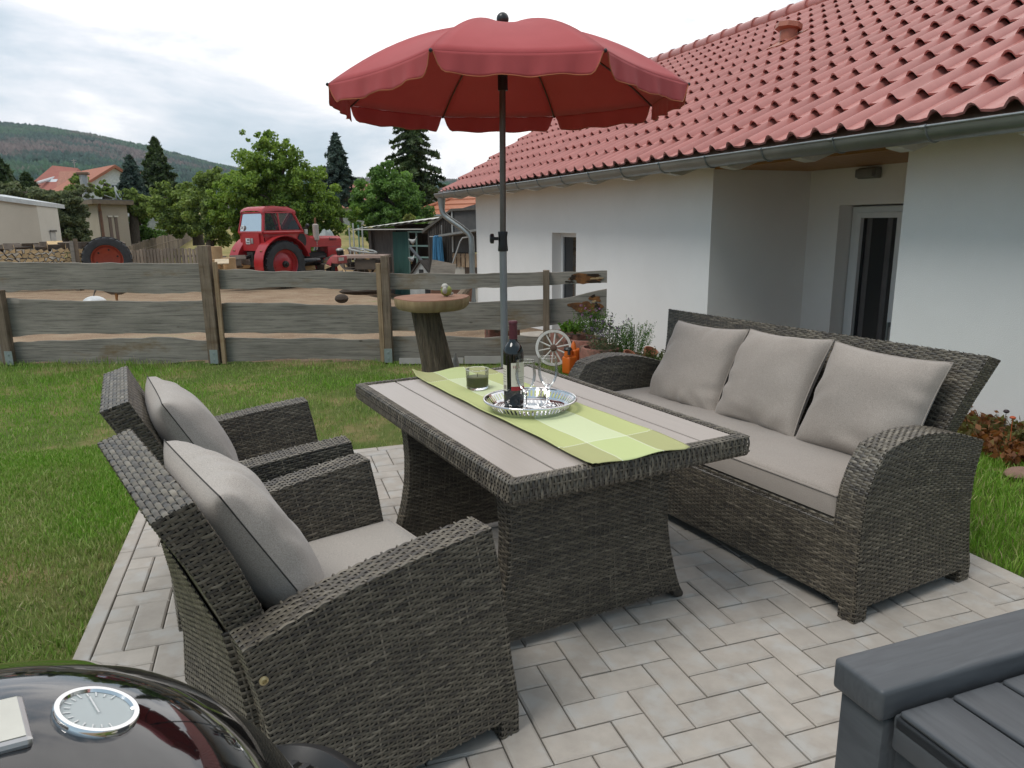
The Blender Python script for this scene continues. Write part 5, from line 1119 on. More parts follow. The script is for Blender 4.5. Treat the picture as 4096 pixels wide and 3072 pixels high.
text('lettering', '25', .15, INKB, sgn, Matrix.Translation((-.682, .44, 1.62)) @ Matrix.Rotation(R(-90), 4, 'Z') @ Matrix.Rotation(R(82), 4, 'X'), .001)
b = B(); b.box(-.70, -.685, .02, .26, 1.16, 1.29); npl = b.out('number_plate', mat('white number plate', (.74, .74, .74), rough=.5), TR, sm=0)
b = B()
for r_, zz in ((0, 1.235), (1, 1.175)):
    for k in range(4 if r_ else 3): b.box(-.703, -.7005, .045+k*.05, .075+k*.05, zz, zz+.038)
b.out('lettering', INKB, npl, sm=0)
b = B(); b.box(-.70, -.68, -.16, -.02, 1.17, 1.29); b.out('grey_plate', TGREY, TR, bev=.01)
# bonnet, engine, tank, exhaust
b = B(); P = []
for x, hw, zt_, zb_ in ((.95, .36, 1.33, 1.05), (1.2, .36, 1.32, 1.05), (2.78, .35, 1.295, 1.05), (2.86, .34, 1.27, 1.05)):
    P.append([(x, -hw, zb_), (x, -hw, zt_-.06), (x, -hw*.8, zt_), (x, hw*.8, zt_), (x, hw, zt_-.06), (x, hw, zb_)])
b.grid(P); b.add(P[-1], [tuple(range(6))]); b.box(1.0, 2.74, -.366, -.356, 1.13, 1.145); bon = b.out('bonnet', TRED, TR, sm=30)
text('lettering', 'Belarus', .11, INKB, bon, Matrix.Translation((2.45, -.368, 1.225)) @ Matrix.Rotation(R(90), 4, 'X'), .002)
b = B(); b.box(2.22, 2.84, -.34, .34, .74, 1.05); b.box(2.30, 2.55, -.1, .1, .45, .62); b.out('radiator_housing', TRED, TR, sm=0, bev=.02)
b = B(); b.box(2.845, 2.875, -.28, .28, .78, 1.24); b.out('grille', TDARK, TR)
b = B(); b.box(1.0, 2.3, -.16, .16, .55, 1.12); b.box(1.3, 2.2, -.28, -.16, .80, 1.06); b.tube([(1.5, -.27, .9), (2.1, -.27, .92)], .07, 8); b.tube([(1.9, -.30, .75), (2.15, -.30, .8)], .05, 8); b.box(.2, 1.1, -.28, .28, .55, 1.1); b.out('engine', TDARK, TR, sm=30)
b = B(); b.box(.95, 2.3, -.20, .20, .50, .62); b.box(1.1, 1.35, -.3, -.2, .62, .9); b.box(2.0, 2.1, -.33, -.26, .84, .95); b.tube([(2.37, -.7, .47), (2.37, .7, .47)], .06, 8); b.out('chassis', TRED, TR, sm=30, bev=.01)
b = B(); b.tube([(.90, -.44, .80), (.93, -.44, .80), (1.67, -.44, .80), (1.70, -.44, .80)], [.14, .155, .155, .14], 16); 
for x in (1.1, 1.5): b.tube([(x-.02, -.44, .80), (x+.02, -.44, .80)], .159, 16)
b.out('air_tank', mat('black gloss paint', (.012, .012, .014), rough=.25), TR)
b = B(); b.tube([(1.75, -.31, 1.0), (1.75, -.33, 1.2)], .04, 8); b.tube([(1.75, -.33, 1.18), (1.75, -.33, 1.22), (1.75, -.33, 1.72), (1.75, -.33, 1.76)], [.05, .105, .105, .05], 14); ex = b.out('exhaust', mat('pale heat worn silencer', (.44, .40, .36), (.34, .30, .26), rough=.7), TR); B().tube([(1.75, -.33, 1.75), (1.75, -.33, 1.98), (1.77, -.33, 2.04)], [.035, .035, .02], 8).out('exhaust_tip', mat('rusty pipe', (.22, .10, .05), rough=.9), ex)
b = B(); b.tube([(.9, -.72, 1.55), (1.0, -.86, 1.62)], .014, 6); b.ball((1.0, -.88, 1.68), .10, 10, 8, .5, 1, 1); b.out('mirror', BLK, TR); b = B(); b.box(.93, 1.06, -.80, -.79, 1.36, 1.53); b.out('side_lamp', mat('pale lamp', (.5, .46, .40)), TR, bev=.01)
b = B(); b.lathe([(.17, 0), (.17, .02), (0, .02)], n=20, M=rotX90(.86, -.705, 1.22)); b.out('side_vent', TDARK, TR)
for s in (-1, 1):
    b = B(); b.grid(arch(2.37, s*.62, s*.88, .47, .53, R(20), R(165), 12)); b.out('front_fender', mat('faded pink red paint', (.48, .09, .10), rough=.5), TR, sm=40)
b = B(); b.tube([(-.3, .3, .6), (-1.0, .28, .55)], .04, 8); b.tube([(-.3, -.3, .6), (-1.0, -.28, .55)], .04, 8); b.tube([(-.4, 0, 1.0), (-.95, 0, .9)], .035, 8); b.box(-.75, -.4, -.18, .18, .7, 1.0); b.out('hitch', TDARK, TR)
def lift(o):
    for c in o.children:
        if c.name.split('.')[0] in ('rear_wheel', 'front_wheel', 'rear_fender', 'front_fender', 'air_tank', 'chassis', 'engine'): continue
        if c.type == 'MESH':
            for v in c.data.vertices: v.co.z = float(np.interp(v.co.z, [0, .785, 1.05, 1.42, 2.30, 2.475, 3], [0, .785, 1.30, 1.85, 2.52, 2.69, 3.2]))
        lift(c)
lift(TR)
# spare wheel
sp = spot(232, 560.7, 27.6); t = thing('spare_tractor_wheel', 'lone big tractor tyre on a red rim standing before the firewood', 'tyre', (sp[0], sp[1], sp[2]-.735), R(8)); wheel('tyre', t, 0, 0, .735, .735, .38, .47, 1, mat('faded orange red rim', (.42, .075, .035), (.34, .055, .028), rough=.6))
# ---- firewood
WEND = mat('split wood', (.56, .40, .22), (.42, .28, .14), rough=.9, scale=3, island=.3); WBARK = mat('grey log bark', (.16, .125, .10), (.09, .07, .055), rough=.95, scale=5)
protos = []
for k in range(7):
    n = random.choice((3, 4, 4, 5)); a0 = random.uniform(0, 6); pts = [(random.uniform(.10, .14)*math.cos(a0+2*PI*i/n)*1.15, random.uniform(.085, .115)*math.sin(a0+2*PI*i/n)) for i in range(n)]
    M = Matrix(((1, 0, 0, 0), (0, 0, 1, 0), (0, 1, 0, 0), (0, 0, 0, 1))); b = B().prism(pts, 0, .5, M); me = bpy.data.meshes.new('firewood_log'); me.from_pydata(b.v, [], b.f); me.materials.append(WBARK); me.materials.append(WEND)
    me.polygons[0].material_index = 1; me.polygons[1].material_index = 1
    if k % 2: 
        me.polygons[2].material_index = 1
    bm = bmesh.new(); bm.from_mesh(me); bmesh.ops.recalc_face_normals(bm, faces=bm.faces); bmesh.ops.bevel(bm, geom=list(bm.edges), offset=.012, segments=1, affect='EDGES'); bm.to_mesh(me); bm.free(); protos.append(me)
def log(me, p, rz, ry, s=1, lab='', group='', sc=None):
    o = bpy.data.objects.new('firewood_log', me); COL.objects.link(o); o.location = p; o.rotation_euler = (0, ry, rz); o.scale = sc or (s, 1, s); tag(o, lab, 'log', group)
pl0, pl1 = spot(-30, 550, 29.5), spot(280, 550, 29.5); dv = (pl1-pl0); Ln = math.hypot(dv[0], dv[1]); dv = dv/Ln; ang_ = math.atan2(dv[1], dv[0]); gzb = .02
zbot = 1.3-(560-489)/1565*29.5
for r_ in range(5):
    z = zbot-.04+r_*.148; x = (r_ % 2)*.1
    while x < Ln:
        if not (r_ == 4 and x > Ln-1.0):
            p = pl0+dv*(x+random.uniform(-.02, .02)); log(random.choice(protos), (p[0], p[1]+random.uniform(-.06, .06), z+random.uniform(-.02, .02)), ang_, random.choice((0, PI))+random.uniform(-.5, .5), random.uniform(.85, 1.15), 'split firewood log in the long stack before the cream garage', 'split logs of the long firewood stack')
        x += .19
for i in range(16):
    p = pl0+dv*(.15+i*(Ln-.3)/15+random.uniform(-.08, .08)); log(random.choice(protos), (p[0], p[1]+.25, zbot+.68+random.uniform(0, .07)), ang_+PI/2+random.uniform(-.3, .3), random.uniform(0, 6), 1.1, 'weathered grey log lying along the top of the firewood stack', 'grey logs lying on the firewood stack')
for k, (x, lab) in enumerate(((157, 'pale stake holding the firewood stack'), (166, 'darker stake just beside the pale firewood stake'))):
    p = spot(x, 545, 29.2); o = B().box(-.06, .06, -.04, .04, -1.0, .98 if k == 0 else 1.05, Matrix.Shear('XZ', 4, (-.05, 0))).out('stake', WOOD if k == 0 else WOOD2, None, sm=0); o.location = (p[0], p[1], zbot-.1); tag(o, lab, 'post')
zb2 = 0
def stump(x, y, r, d, h, lab):
    p = spot(x, y, r); o = B(); o.lathe([(d*.5, 0), (d*.48, h*.5), (d*.49, h)], n=24); o.add([(d*.49*math.cos(2*PI*k/24), d*.49*math.sin(2*PI*k/24), h) for k in range(24)], [tuple(range(24))]); o = o.out('chopping_block', mat('fresh cut wood', (.46, .30, .16), (.36, .22, .11), rough=.9, scale=6), None, sm=40); o.location = tuple(p); tag(o, lab, 'wood block')
stump(496, 582, 24.4, .42, .36, 'big pale chopping block just beside the tractor rear wheel'); stump(466, 582, 24.4, .34, .30, 'smaller chopping block partly hidden by the fence post'); stump(466, 560, 25.4, .44, .40, 'grey round log section behind the pale chopping blocks')
def heap(x0, x1, y0, y1, r, n, lab, grp):
    for i in range(n):
        f = random.random(); x = x0+(x1-x0)*f; yy = y1+(y0-y1)*(1-abs(2*f-1)**1.5)*random.random(); p = spot(x, yy, r+random.uniform(-.3, .3)); log(random.choice(protos), tuple(p), random.uniform(0, 6), random.uniform(0, 6), random.uniform(1, 1.5), lab, grp)
heap(482, 508, 548, 572, 26, 16, 'split log in the heap by the chopping blocks', 'split logs heaped by the chopping blocks')
heap(560, 830, 565, 592, 27.5, 40, 'split log in the low heap behind the tractor', 'split logs heaped behind the tractor'); heap(735, 800, 538, 560, 27.2, 16, 'split log in the brown heap behind the tractor bonnet', 'split logs heaped behind the tractor bonnet')
heap(752, 822, 562, 590, 23.6, 22, 'split log inside the wire cage', 'split logs in the wire cage')
p = spot(481, 584, 24.0); o = B().box(-.2, .2, -.15, .15, 0, .03, Matrix.Rotation(R(25), 4, 'X')).out('sawn_board', mat('fresh pale board', (.60, .47, .32)), None, sm=0); o.location = (p[0], p[1], p[2]+.25); tag(o, 'short fresh pale board lying on the chopping blocks', 'board')
# cage with board top, handwheel
q0 = spot(742, 575, 23.2); q1 = spot(832, 575, 22.8); dv2 = q1-q0; L2 = math.hypot(dv2[0], dv2[1]); CG = thing('wire_cage_box', 'wire mesh crate with a pinkish plank top, holding firewood beside the tractor', 'crate', (q0[0], q0[1], q0[2]-.6), math.atan2(dv2[1], dv2[0]))
b = B(); b.box(-.06, L2+.02, -.1, .7, .84, .93); b.out('plank_top', mat('faded pinkish board', (.42, .31, .26), (.33, .235, .195), rough=.85, stretch=(1, 9, 9)), CG, sm=0, bev=.006)
b = B()
for z in (.1, .25, .4, .56, .72): b.tube([(0, 0, z), (L2, 0, z)], .012, 5)
for k in range(7): b.tube([(L2*k/6, 0, 0), (L2*k/6, 0, .82)], .012, 5)
for x in (0, L2): b.box(x-.03, x+.03, -.02, .04, 0, .84); b.box(x-.03, x+.03, .6, .66, 0, .84)
b.out('wire_mesh', mat('rusty grey wire', (.20, .16, .13), rough=.7, metal=.4), CG, sm=0)
B().box(.28*L2, .78*L2, -.03, -.015, .5, .8).out('plate', mat('dark board', (.10, .075, .055)), CG, sm=0)
p = spot(733, 560, 22.6); t = thing('red_trailer_end', 'red painted tool box end with a pale plate beside the plank topped crate', 'tool box', tuple(p), R(30)); B().box(-.18, .18, -.15, .15, -.12, .1).out('body', mat('faded red paint', (.42, .10, .09), rough=.6), t, bev=.02); B().box(-.13, .05, -.158, -.152, -.04, .06).out('plate', mat('pale plate', (.55, .52, .46)), t)
p = spot(784, 541, 23.4); o = B().tube([(.42*math.cos(a), .42*math.sin(a), 0) for a in np.linspace(0, 2*PI, 37)], .028, 8, False)
for k in range(4): o.tube([(0, 0, .02), (.41*math.cos(k*PI/2+.4), .41*math.sin(k*PI/2+.4), 0)], .012, 5)
o.ball((0, 0, .02), .07, 10, 6, 1, 1, .5); o = o.out('hand_wheel', mat('pale grey wheel rim', (.40, .40, .38), rough=.5), None); o.location = tuple(p); o.rotation_euler = (R(6), R(9), 0); tag(o, 'thin grey steering wheel lying on the plank topped crate', 'steering wheel')
p = spot(734, 541, 24.5); t = thing('round_headed_stand', 'black stand with a round pale cap in front of the wood heap', 'stand', (p[0], p[1], p[2]-.3)); B().tube([(0, 0, -.6), (0, 0, .1), (0, 0, .16), (0, 0, .3)], [.04, .04, .10, .12], 10).out('post', BLK, t); B().ball((0, 0, .31), .125, 12, 8, 1, 1, .55).out('cap', TGREY, t)
# grey tarpaulin car behind the bonnet
p = spot(706, 520, 28.5); n = 16; P = [[(lerp(-.5, .5, i/n), lerp(-.4, .4, j/6), .0+.75*(1-abs(2*i/n-1)**2.4)*(1-abs(2*j/6-1)**3)*(1+.08*math.sin(i*1.7+j))) for j in range(7)] for i in range(n+1)]
o = B().grid(P).out('tarpaulin', mat('grey green tarpaulin', (.30, .34, .32), (.18, .21, .20), rough=.5, scale=3), None); o.location = (p[0], p[1], p[2]-.35); tag(o, 'crumpled grey tarpaulin heap behind the tractor bonnet', 'tarpaulin')
for k, (x, y0, y1, c, lab) in enumerate(((758, 492, 560, (.45, .46, .44), 'thin pale post left of the green pole, behind the crate'), (766, 482, 548, (.50, .50, .47), 'tall white pole behind the crate'), (777, 486, 545, (.16, .30, .24), 'green pole between two pale poles before the shed'), (785, 488, 545, (.5, .5, .47), 'pale pole nearest to the shed corner'))):
    p0, p1 = spot(x, y1, 25.5), spot(x, y0, 25.5); o = B().tube([(0, 0, -.7), (0, 0, p1[2]-p0[2])], .024, 8).out('pole', mat('pole paint %d' % k, c, rough=.6), None); o.location = tuple(p0); tag(o, lab, 'pole')
# ---- sheds
def hat(x, y, r): return spot(x, y, r)
def slabbox(b, pts, z0, z1): b.prism([(p[0], p[1]) for p in pts], z0, z1)
DKW = mat('blackened vertical boards', (.060, .050, .042), (.022, .019, .017), rough=.9, scale=3, stretch=(7, 7, .6), island=.5); GRN = mat('dark green shade net', (.028, .085, .070), (.020, .065, .055), rough=.8, scale=3, stretch=(12, 12, .5)); SHEET = mat('pale corrugated sheet', (.52, .50, .45), (.42, .40, .36), rough=.6, stretch=(6, 1, 1), scale=3)
a = spot(795, 500, 24.6); c = spot(945, 500, 22.6); dv3 = (c-a); L3 = math.hypot(dv3[0], dv3[1]); ang3 = math.atan2(dv3[1], dv3[0])
za = lambda x, y, r: float(spot(x, y, r)[2])
SH = thing('tin_roof_shed', 'low shed with pale corrugated roof and green shade net wall', 'shed', (a[0], a[1], 0), ang3); gb = -.95
f_ = lambda x: L3*(x-795)/150.0
b = B(); zl, zr2 = za(795, 493, 24.6), za(945, 474, 22.6)
P = []
for i in range(60):
    x = -.25+i*(L3+.9)/59; P.append([(x, -.4, zl+(zr2-zl)*x/L3+.008*math.sin(i*1.3)), (x, 3.0, zl+(zr2-zl)*x/L3+.30+.008*math.sin(i*1.3))])
b.grid(P); b.grid([[(x, y, z-.05) for x, y, z in r_] for r_ in P]); b.box(-.25, L3, -.41, -.38, zl-.05, zl-.02, Matrix.Shear('XZ', 4, (0, 0))); b.out('roof', SHEET, SH, sm=30)
b = B(); b.box(.1, 1.05, .12, .2, gb, zl-.05); b.box(0, .12, .0, .12, gb, zl); b.box(1.0, 1.1, .0, .1, gb, zl); b.out('board_wall', mat('brown grey boards', (.13, .105, .09), (.075, .06, .052), rough=.9, stretch=(8, 8, .5)), SH, sm=0)
b = B(); b.box(.0, L3+.3, 1.25, 1.3, gb, zl+.12); b.box(.0, L3, .25, .3, zl-.12, zl+.0); b.out('back_wall', DKW, SH, sm=0)
b = B(); xs_ = np.linspace(1.1, L3*.60, 30); b.grid([[(x, -.02+.02*math.sin(x*17), z) for z in (gb, zl-.12)] for x in xs_]); b.out('shade_net', GRN, SH)
b = B(); x0 = L3*.60
for x in (x0, x0+(L3-x0)*.28, L3): b.box(x-.02, x+.02, -.03, .01, gb, zl-.1)
for z in (gb+.45, gb+1.2, gb+1.55, zl-.12): b.box(x0, L3, -.028, .008, z-.025, z+.025)
b.out('aviary_frame', mat('pale green steel frame', (.20, .29, .26), (.15, .23, .20), rough=.6), SH, sm=0)
HOUSEW = mat('grey white boards', (.42, .42, .40), rough=.8)
p = spot(925, 575, 20.8); t = thing('hen_house', 'little grey hen house with pointed roof inside the aviary', 'hen house', (p[0], p[1], -.75), ang3); b = B(); b.box(-.45, .45, -.3, .3, 0, .55); b.prism([(-.45, .55), (.45, .55), (0, 1.0)], -.3, .3, Matrix(((1, 0, 0, 0), (0, 0, 1, 0), (0, 1, 0, 0), (0, 0, 0, 1)))); w = b.out('wall', HOUSEW, t, sm=0)
b = B(); b.box(-.62, 0, -.36, .36, -.02, .02, Matrix.Translation((0, 0, 1.03)) @ Matrix.Rotation(R(-46), 4, 'Y')); b.box(0, .62, -.36, .36, -.02, .02, Matrix.Translation((0, 0, 1.03)) @ Matrix.Rotation(R(46), 4, 'Y')); b.out('roof', DKW, t, sm=0); b = B(); b.box(.12, .32, -.31, -.302, .1, .35); b.box(-.08, .08, -.31, -.302, .62, .78); b.out('opening', BLK, t, sm=0)
# white birds in the aviary
def hen(x, y, r, lab, rz): 
    p = spot(x, y, r); t = thing('white_hen', lab, 'hen', tuple(p), rz); b = B(); P = []
    for xx, rr, zz in ((-.24, .01, .16), (-.18, .05, .12), (-.08, .11, .03), (.04, .115, .02), (.12, .075, .09), (.15, .045, .18), (.17, .04, .23), (.20, .035, .26), (.225, .008, .255)): P.append([(xx, rr*.8*math.cos(q), zz+rr*math.sin(q)) for q in np.linspace(0, 2*PI, 13)])
    t.scale = (.55, .55, .55); b.grid(P); b.out('body', mat('white feathers', (.45, .44, .42)), t, sm=60); b = B(); b.tube([(.0, .03, -.08), (.0, .03, -.2)], .01, 5); b.tube([(.0, -.03, -.08), (.0, -.03, -.2)], .01, 5); b.out('legs', mat('yellow legs', (.4, .25, .08)), t); return t
hen(892, 523, 21.5, 'white hen perched at the edge of the green net', R(-20)); hen(889, 562, 21.5, 'white hen low down beside the green net', R(30))
# leaning bar
o = B().tube([tuple(spot(886, 535, 21)), tuple(spot(936, 592, 20.5))], .045, 8).out('leaning_bar', mat('dark steel bar', (.07, .08, .09), rough=.5), None); tag(o, 'dark bar leaning across the aviary front', 'bar')
# black barn
a = spot(925, 540, 19.6); c = spot(1030, 540, 18.6); dv4 = c-a; L4 = math.hypot(dv4[0], dv4[1]); BN = thing('black_board_barn', 'old barn of black vertical boards with a lower white plastered part', 'barn', (a[0], a[1], 0), math.atan2(dv4[1], dv4[0]))
zt0, zt1 = za(925, 500, 19.6), za(978, 456, 19.0); zb4 = za(945, 575, 19)
Mz = Matrix(((1, 0, 0, 0), (0, 0, 1, 0), (0, 1, 0, 0), (0, 0, 0, 1)))
b = B(); nb = 11; xm = L4*.53
for k in range(nb):
    x0 = xm*k/nb; x1 = xm*(k+1)/nb-.012; zc = lambda x: zt0+(zt1-zt0)*x/xm
    b.prism([(x0, -.35+random.uniform(-.04, .04)), (x1, -.35), (x1, zc(x1)), (x0, zc(x0))], .0, .03+random.uniform(0, .015), Mz)
b.out('board_wall', DKW, BN, sm=0)
b = B(); b.prism([(xm, .55), (L4+1.2, .55), (L4+1.2, 2.0), (xm, zt1)], .02, .05, Mz); b.prism([(0, -1.0), (L4+1.2, -1.0), (L4+1.2, 1.2), (xm, zt1), (0, zt0)], 2.5, 2.55, Mz); b.out('dark_panel', mat('dark grey felt', (.10, .095, .092), (.07, .067, .065), rough=.9), BN, sm=0)
b = B(); b.box(xm*.98, xm*1.0+.02, -.03, .0, .55, zt1); b.out('corner_lath', HOUSEW, BN, sm=0)
b = B(); b.prism([(-.15, zt0-.05), (xm, zt1), (xm, zt1+.06), (-.15, zt0+.03)], -.06, 2.6, Mz); b.prism([(xm, zt1), (L4+1.2, zt1+.05), (L4+1.2, zt1+.10), (xm, zt1+.06)], -.06, 2.6, Mz); b.out('roof', mat('tarred roof edge', (.11, .10, .085), rough=.9), BN, sm=0)
zl0 = za(990, 512, 19); b = B(); b.prism([(xm*.92, zl0+.02), (L4+1.2, zl0+.25), (L4+1.2, zl0+.3), (xm*.92, zl0+.07)], -.5, .0, Mz); b.out('lean_to_roof', mat('grey slate strip', (.24, .24, .23), rough=.7), BN, sm=0)
b = B(); b.box(xm*.82, L4+1.2, -.02, .3, -1.0, .18); b.out('white_wall', mat('peeling white plaster', (.56, .54, .49), (.40, .36, .30), rough=.9, scale=2), BN, sm=0)
b = B(); b.box(xm*.82, xm*1.03, -.035, -.02, -1.0, .2); b.out('brown_panel', mat('brown board', (.24, .185, .125)), BN, sm=0)
b = B()
for k in range(7):
    x0 = xm+.02+k*.14; b.box(x0, x0+.10, -.06, -.035, .18, .52)
b.box(xm, L4+.6, -.055, -.03, .42, .46); b.out('slatted_band', mat('mixed brown slats', (.34, .25, .17), (.22, .14, .08), rough=.9, island=.4), BN, sm=0)
b = B(); b.box(xm+.38, xm+.78, -.034, -.022, -.28, .2); b.out('window', mat('brown window boards', (.075, .045, .03), rough=.6), BN, sm=0); b = B(); b.box(xm+.34, xm+.82, -.045, -.02, -.33, -.29); b.out('window_sill', HOUSEW, BN, sm=0)
# hose
p = spot(945, 512, 19.2); HS = thing('hose_coil', 'long coil of blue hose hanging on a hook before the black barn', 'hose', tuple(p), math.atan2(dv4[1], dv4[0])); BLUE = mat('sky blue hose', (.055, .21, .37), (.04, .16, .30), rough=.45); b = B()
for k in range(13):
    w0 = .10+.02*k/13; ln = .86+random.uniform(-.06, .06); y = random.uniform(-.05, .03); ph = (k-6)*.012
    P = [(ph+(w0 if s > 0 else -w0)*(.45+.6*f), y+.01*s, -ln*f) for s, fs in ((-1, np.linspace(0, 1, 8)), (1, np.linspace(1, 0, 8))) for f in fs]
    P = P[:8]+[(ph, y, -ln-.05)]+P[8:]+[(ph, y, .03), P[0]]; b.tube(P, .0125, 6, False)
b.out('coils', BLUE, HS, sm=60); b = B(); b.tube([(-.28, .02, .01), (.13, .02, .0), (.13, .02, .3)], .015, 6); b.out('hook', TGREY, HS)
o = B().tube([tuple(spot(1014, 512, 18.2)), tuple(spot(999, 514, 18.2)), tuple(spot(994, 522, 18.2)), tuple(spot(970, 592, 18.2))], .02, 8).out('bent_pipe', TGREY, None); tag(o, 'thin bent grey pipe running down beside the barn window', 'pipe')
p = spot(958, 577, 18); o = B().box(-.30, .30, -.015, .015, -.22, .13, Matrix.Rotation(R(12), 4, 'Y')).out('grey_board', WOOD, None, sm=0); o.location = tuple(p); o.rotation_euler = (R(-15), 0, R(-12)); tag(o, 'tilted grey board leaning below the white barn wall', 'board')
# orange roofed house behind
OR = mat('orange roof tiles', (.44, .165, .085), (.36, .125, .065), rough=.7, scale=6); a = spot(885, 470, 42); c = spot(1035, 462, 38); dv5 = c-a; L5 = math.hypot(dv5[0], dv5[1]); OH = thing('orange_roof_house', 'house with bright orange tiled roof behind the black barn', 'house', (a[0], a[1], 0), math.atan2(dv5[1], dv5[0]))
ze = za(950, 465, 40); zr5 = za(1000, 388, 42)
b = B(); b.box(.3, L5+3, .3, 7, -1, ze-.05); b.out('wall', mat('grey white render', (.56, .55, .50)), OH, sm=0)
b = B(); nc = 7
for k in range(nc):
    s0, s1 = k/nc, (k+1)/nc+.012; xo = lambda s: 3.1*s
    b.add([(-.2+xo(s0), s0*4.6, ze+(zr5-ze)*s0+.07), (L5+3, s0*4.6, ze+(zr5-ze)*s0+.07), (L5+3, s1*4.6, ze+(zr5-ze)*s1), (-.2+xo(s1), s1*4.6, ze+(zr5-ze)*s1), (-.2+xo(s0), s0*4.6, ze+(zr5-ze)*s0-.02), (L5+3, s0*4.6, ze+(zr5-ze)*s0-.02)], [(0, 1, 2, 3), (0, 4, 5, 1)])
b.add([(-.2, 0, ze), (2.9, 4.6, zr5), (-.2, 7, ze)], [(0, 1, 2)]); b.add([(2.9, 4.6, zr5), (L5+3, 4.6, zr5), (L5+3, 8, ze), (-.2, 8, ze)], [(0, 1, 2, 3)]); rf = b.out('roof', OR, OH, sm=0)
b = B(); b.tube([(2.8, 4.6, zr5+.03), (L5+3, 4.6, zr5+.03)], .12, 8); b.tube([(-.2, 0, ze+.1), (2.9, 4.6, zr5+.03)], .09, 8); b.out('ridge_tiles', OR, rf)
b = B(); b.tube([(-.3, -.08, ze-.02), (L5+3, -.08, ze-.02)], .07, 8); b.out('gutter', ZINC, OH)
# distant single roof between the spruces
p = spot(785, 418, 60); t = thing('distant_red_roof', 'small distant red roof glimpsed between the two big conifers', 'house', (p[0], p[1], p[2]-2)); b = B(); b.box(-2.5, 2.5, 0, 5, -4, 1); b.out('wall', mat('distant render', (.5, .48, .44)), t, sm=0); b = B(); b.add([(-2.8, -.3, .9), (2.8, -.3, .9), (2.4, 2.5, 2.9), (-2.4, 2.5, 2.9), (-2.8, 5.3, .9), (2.8, 5.3, .9)], [(0, 1, 2, 3), (3, 2, 5, 4), (0, 3, 4), (1, 5, 2)]); b.out('roof', mat('distant red tiles', (.36, .14, .10), (.30, .115, .085)), t, sm=0)
# ---- the cream garage, the flat house, white shed, white gable house, red roof row
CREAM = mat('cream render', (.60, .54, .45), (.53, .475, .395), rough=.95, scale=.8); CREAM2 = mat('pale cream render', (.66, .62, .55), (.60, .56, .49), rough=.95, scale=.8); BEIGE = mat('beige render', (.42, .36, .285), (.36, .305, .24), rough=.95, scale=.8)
def quadthing(b, A, Bq, z0, z1a, z1b): b.add([(A[0], A[1], z0), (Bq[0], Bq[1], z0), (Bq[0], Bq[1], z1b), (A[0], A[1], z1a)], [(0, 1, 2, 3)])
K = spot(79, 444, 33.5); Lf = spot(-60, 425, 31.2); Rt = spot(124, 450, 35.6); G1 = thing('cream_garage', 'long cream rendered garage with a flat pale roof behind the firewood', 'garage', (K[0], K[1], 0)); rel = lambda p: (p[0]-K[0], p[1]-K[1])
bk = np.array([Rt[0]-K[0], Rt[1]-K[1]]); 
zK, zL, zR = K[2], Lf[2], Rt[2]; zg = -1.2; l_, r_ = rel(Lf), rel(Rt); far = (l_[0]+r_[0], l_[1]+r_[1])
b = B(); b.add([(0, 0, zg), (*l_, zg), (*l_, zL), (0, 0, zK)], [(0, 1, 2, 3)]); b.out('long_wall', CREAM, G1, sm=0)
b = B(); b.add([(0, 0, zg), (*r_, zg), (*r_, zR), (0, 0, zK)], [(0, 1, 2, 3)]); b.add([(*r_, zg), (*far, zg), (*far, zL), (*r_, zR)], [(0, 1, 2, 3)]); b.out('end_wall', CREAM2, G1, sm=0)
u_ = np.array(l_)/math.hypot(*l_); w_ = np.array(r_)/math.hypot(*r_); c0 = -u_*.12-w_*.30; c1 = np.array(l_)-w_*.30; c2 = np.array(far)+w_*.5; c3 = np.array(r_)+w_*.65-u_*.12
b = B(); b.add([(*c0, zK+.0), (*c1, zL+.0), (*c2, zL+.0), (*c3, zR+.0), (*c0, zK+.16), (*c1, zL+.16), (*c2, zL+.16), (*c3, zR+.16)], [(0, 3, 2, 1), (4, 5, 6, 7), (0, 1, 5, 4), (1, 2, 6, 5), (2, 3, 7, 6), (3, 0, 4, 7)]); b.out('roof', mat('pale roof slab', (.60, .62, .62), (.48, .50, .50), rough=.6), G1, sm=0)
ang_e = math.atan2(r_[1], r_[0]); wid = math.hypot(*r_); Me = Matrix.Rotation(ang_e, 4, 'Z'); b = B(); b.box(wid*.42, wid*.68, -.03, .0, zg, zK-1.0, Me); d_ = b.out('door', mat('grey white door', (.56, .54, .51)), G1, sm=0); b = B(); b.box(wid*.40, wid*.72, -.06, -.031, zK-.99, zK-.92, Me); b.out('lintel', mat('dark lintel', (.10, .09, .08)), d_, sm=0)
K = spot(209, 441, 41.5); Rt = spot(273, 442, 43); Lf = spot(165, 441, 46.5); FH = thing('flat_roof_house', 'beige flat roofed house with two tall slit windows and a brown downpipe', 'house', (K[0], K[1], 0)); r_ = rel(Rt); l_ = rel(Lf); far = (l_[0]+r_[0], l_[1]+r_[1]); zK = K[2]; zg = -1.0
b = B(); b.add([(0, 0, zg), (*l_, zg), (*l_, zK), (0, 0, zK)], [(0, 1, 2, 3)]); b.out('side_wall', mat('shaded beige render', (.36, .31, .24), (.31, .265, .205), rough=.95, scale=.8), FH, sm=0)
b = B(); b.add([(0, 0, zg), (*r_, zg), (*r_, zK), (0, 0, zK)], [(0, 1, 2, 3)]); b.add([(*r_, zg), (*far, zg), (*far, zK), (*r_, zK)], [(0, 1, 2, 3)]); b.out('front_wall', BEIGE, FH, sm=0)
u_ = np.array(l_)/math.hypot(*l_); w_ = np.array(r_)/math.hypot(*r_); o_ = .4; c = [-(u_+w_)*o_, np.array(r_)+(w_-u_)*o_, np.array(far)+(u_+w_)*o_, np.array(l_)+(u_-w_)*o_]
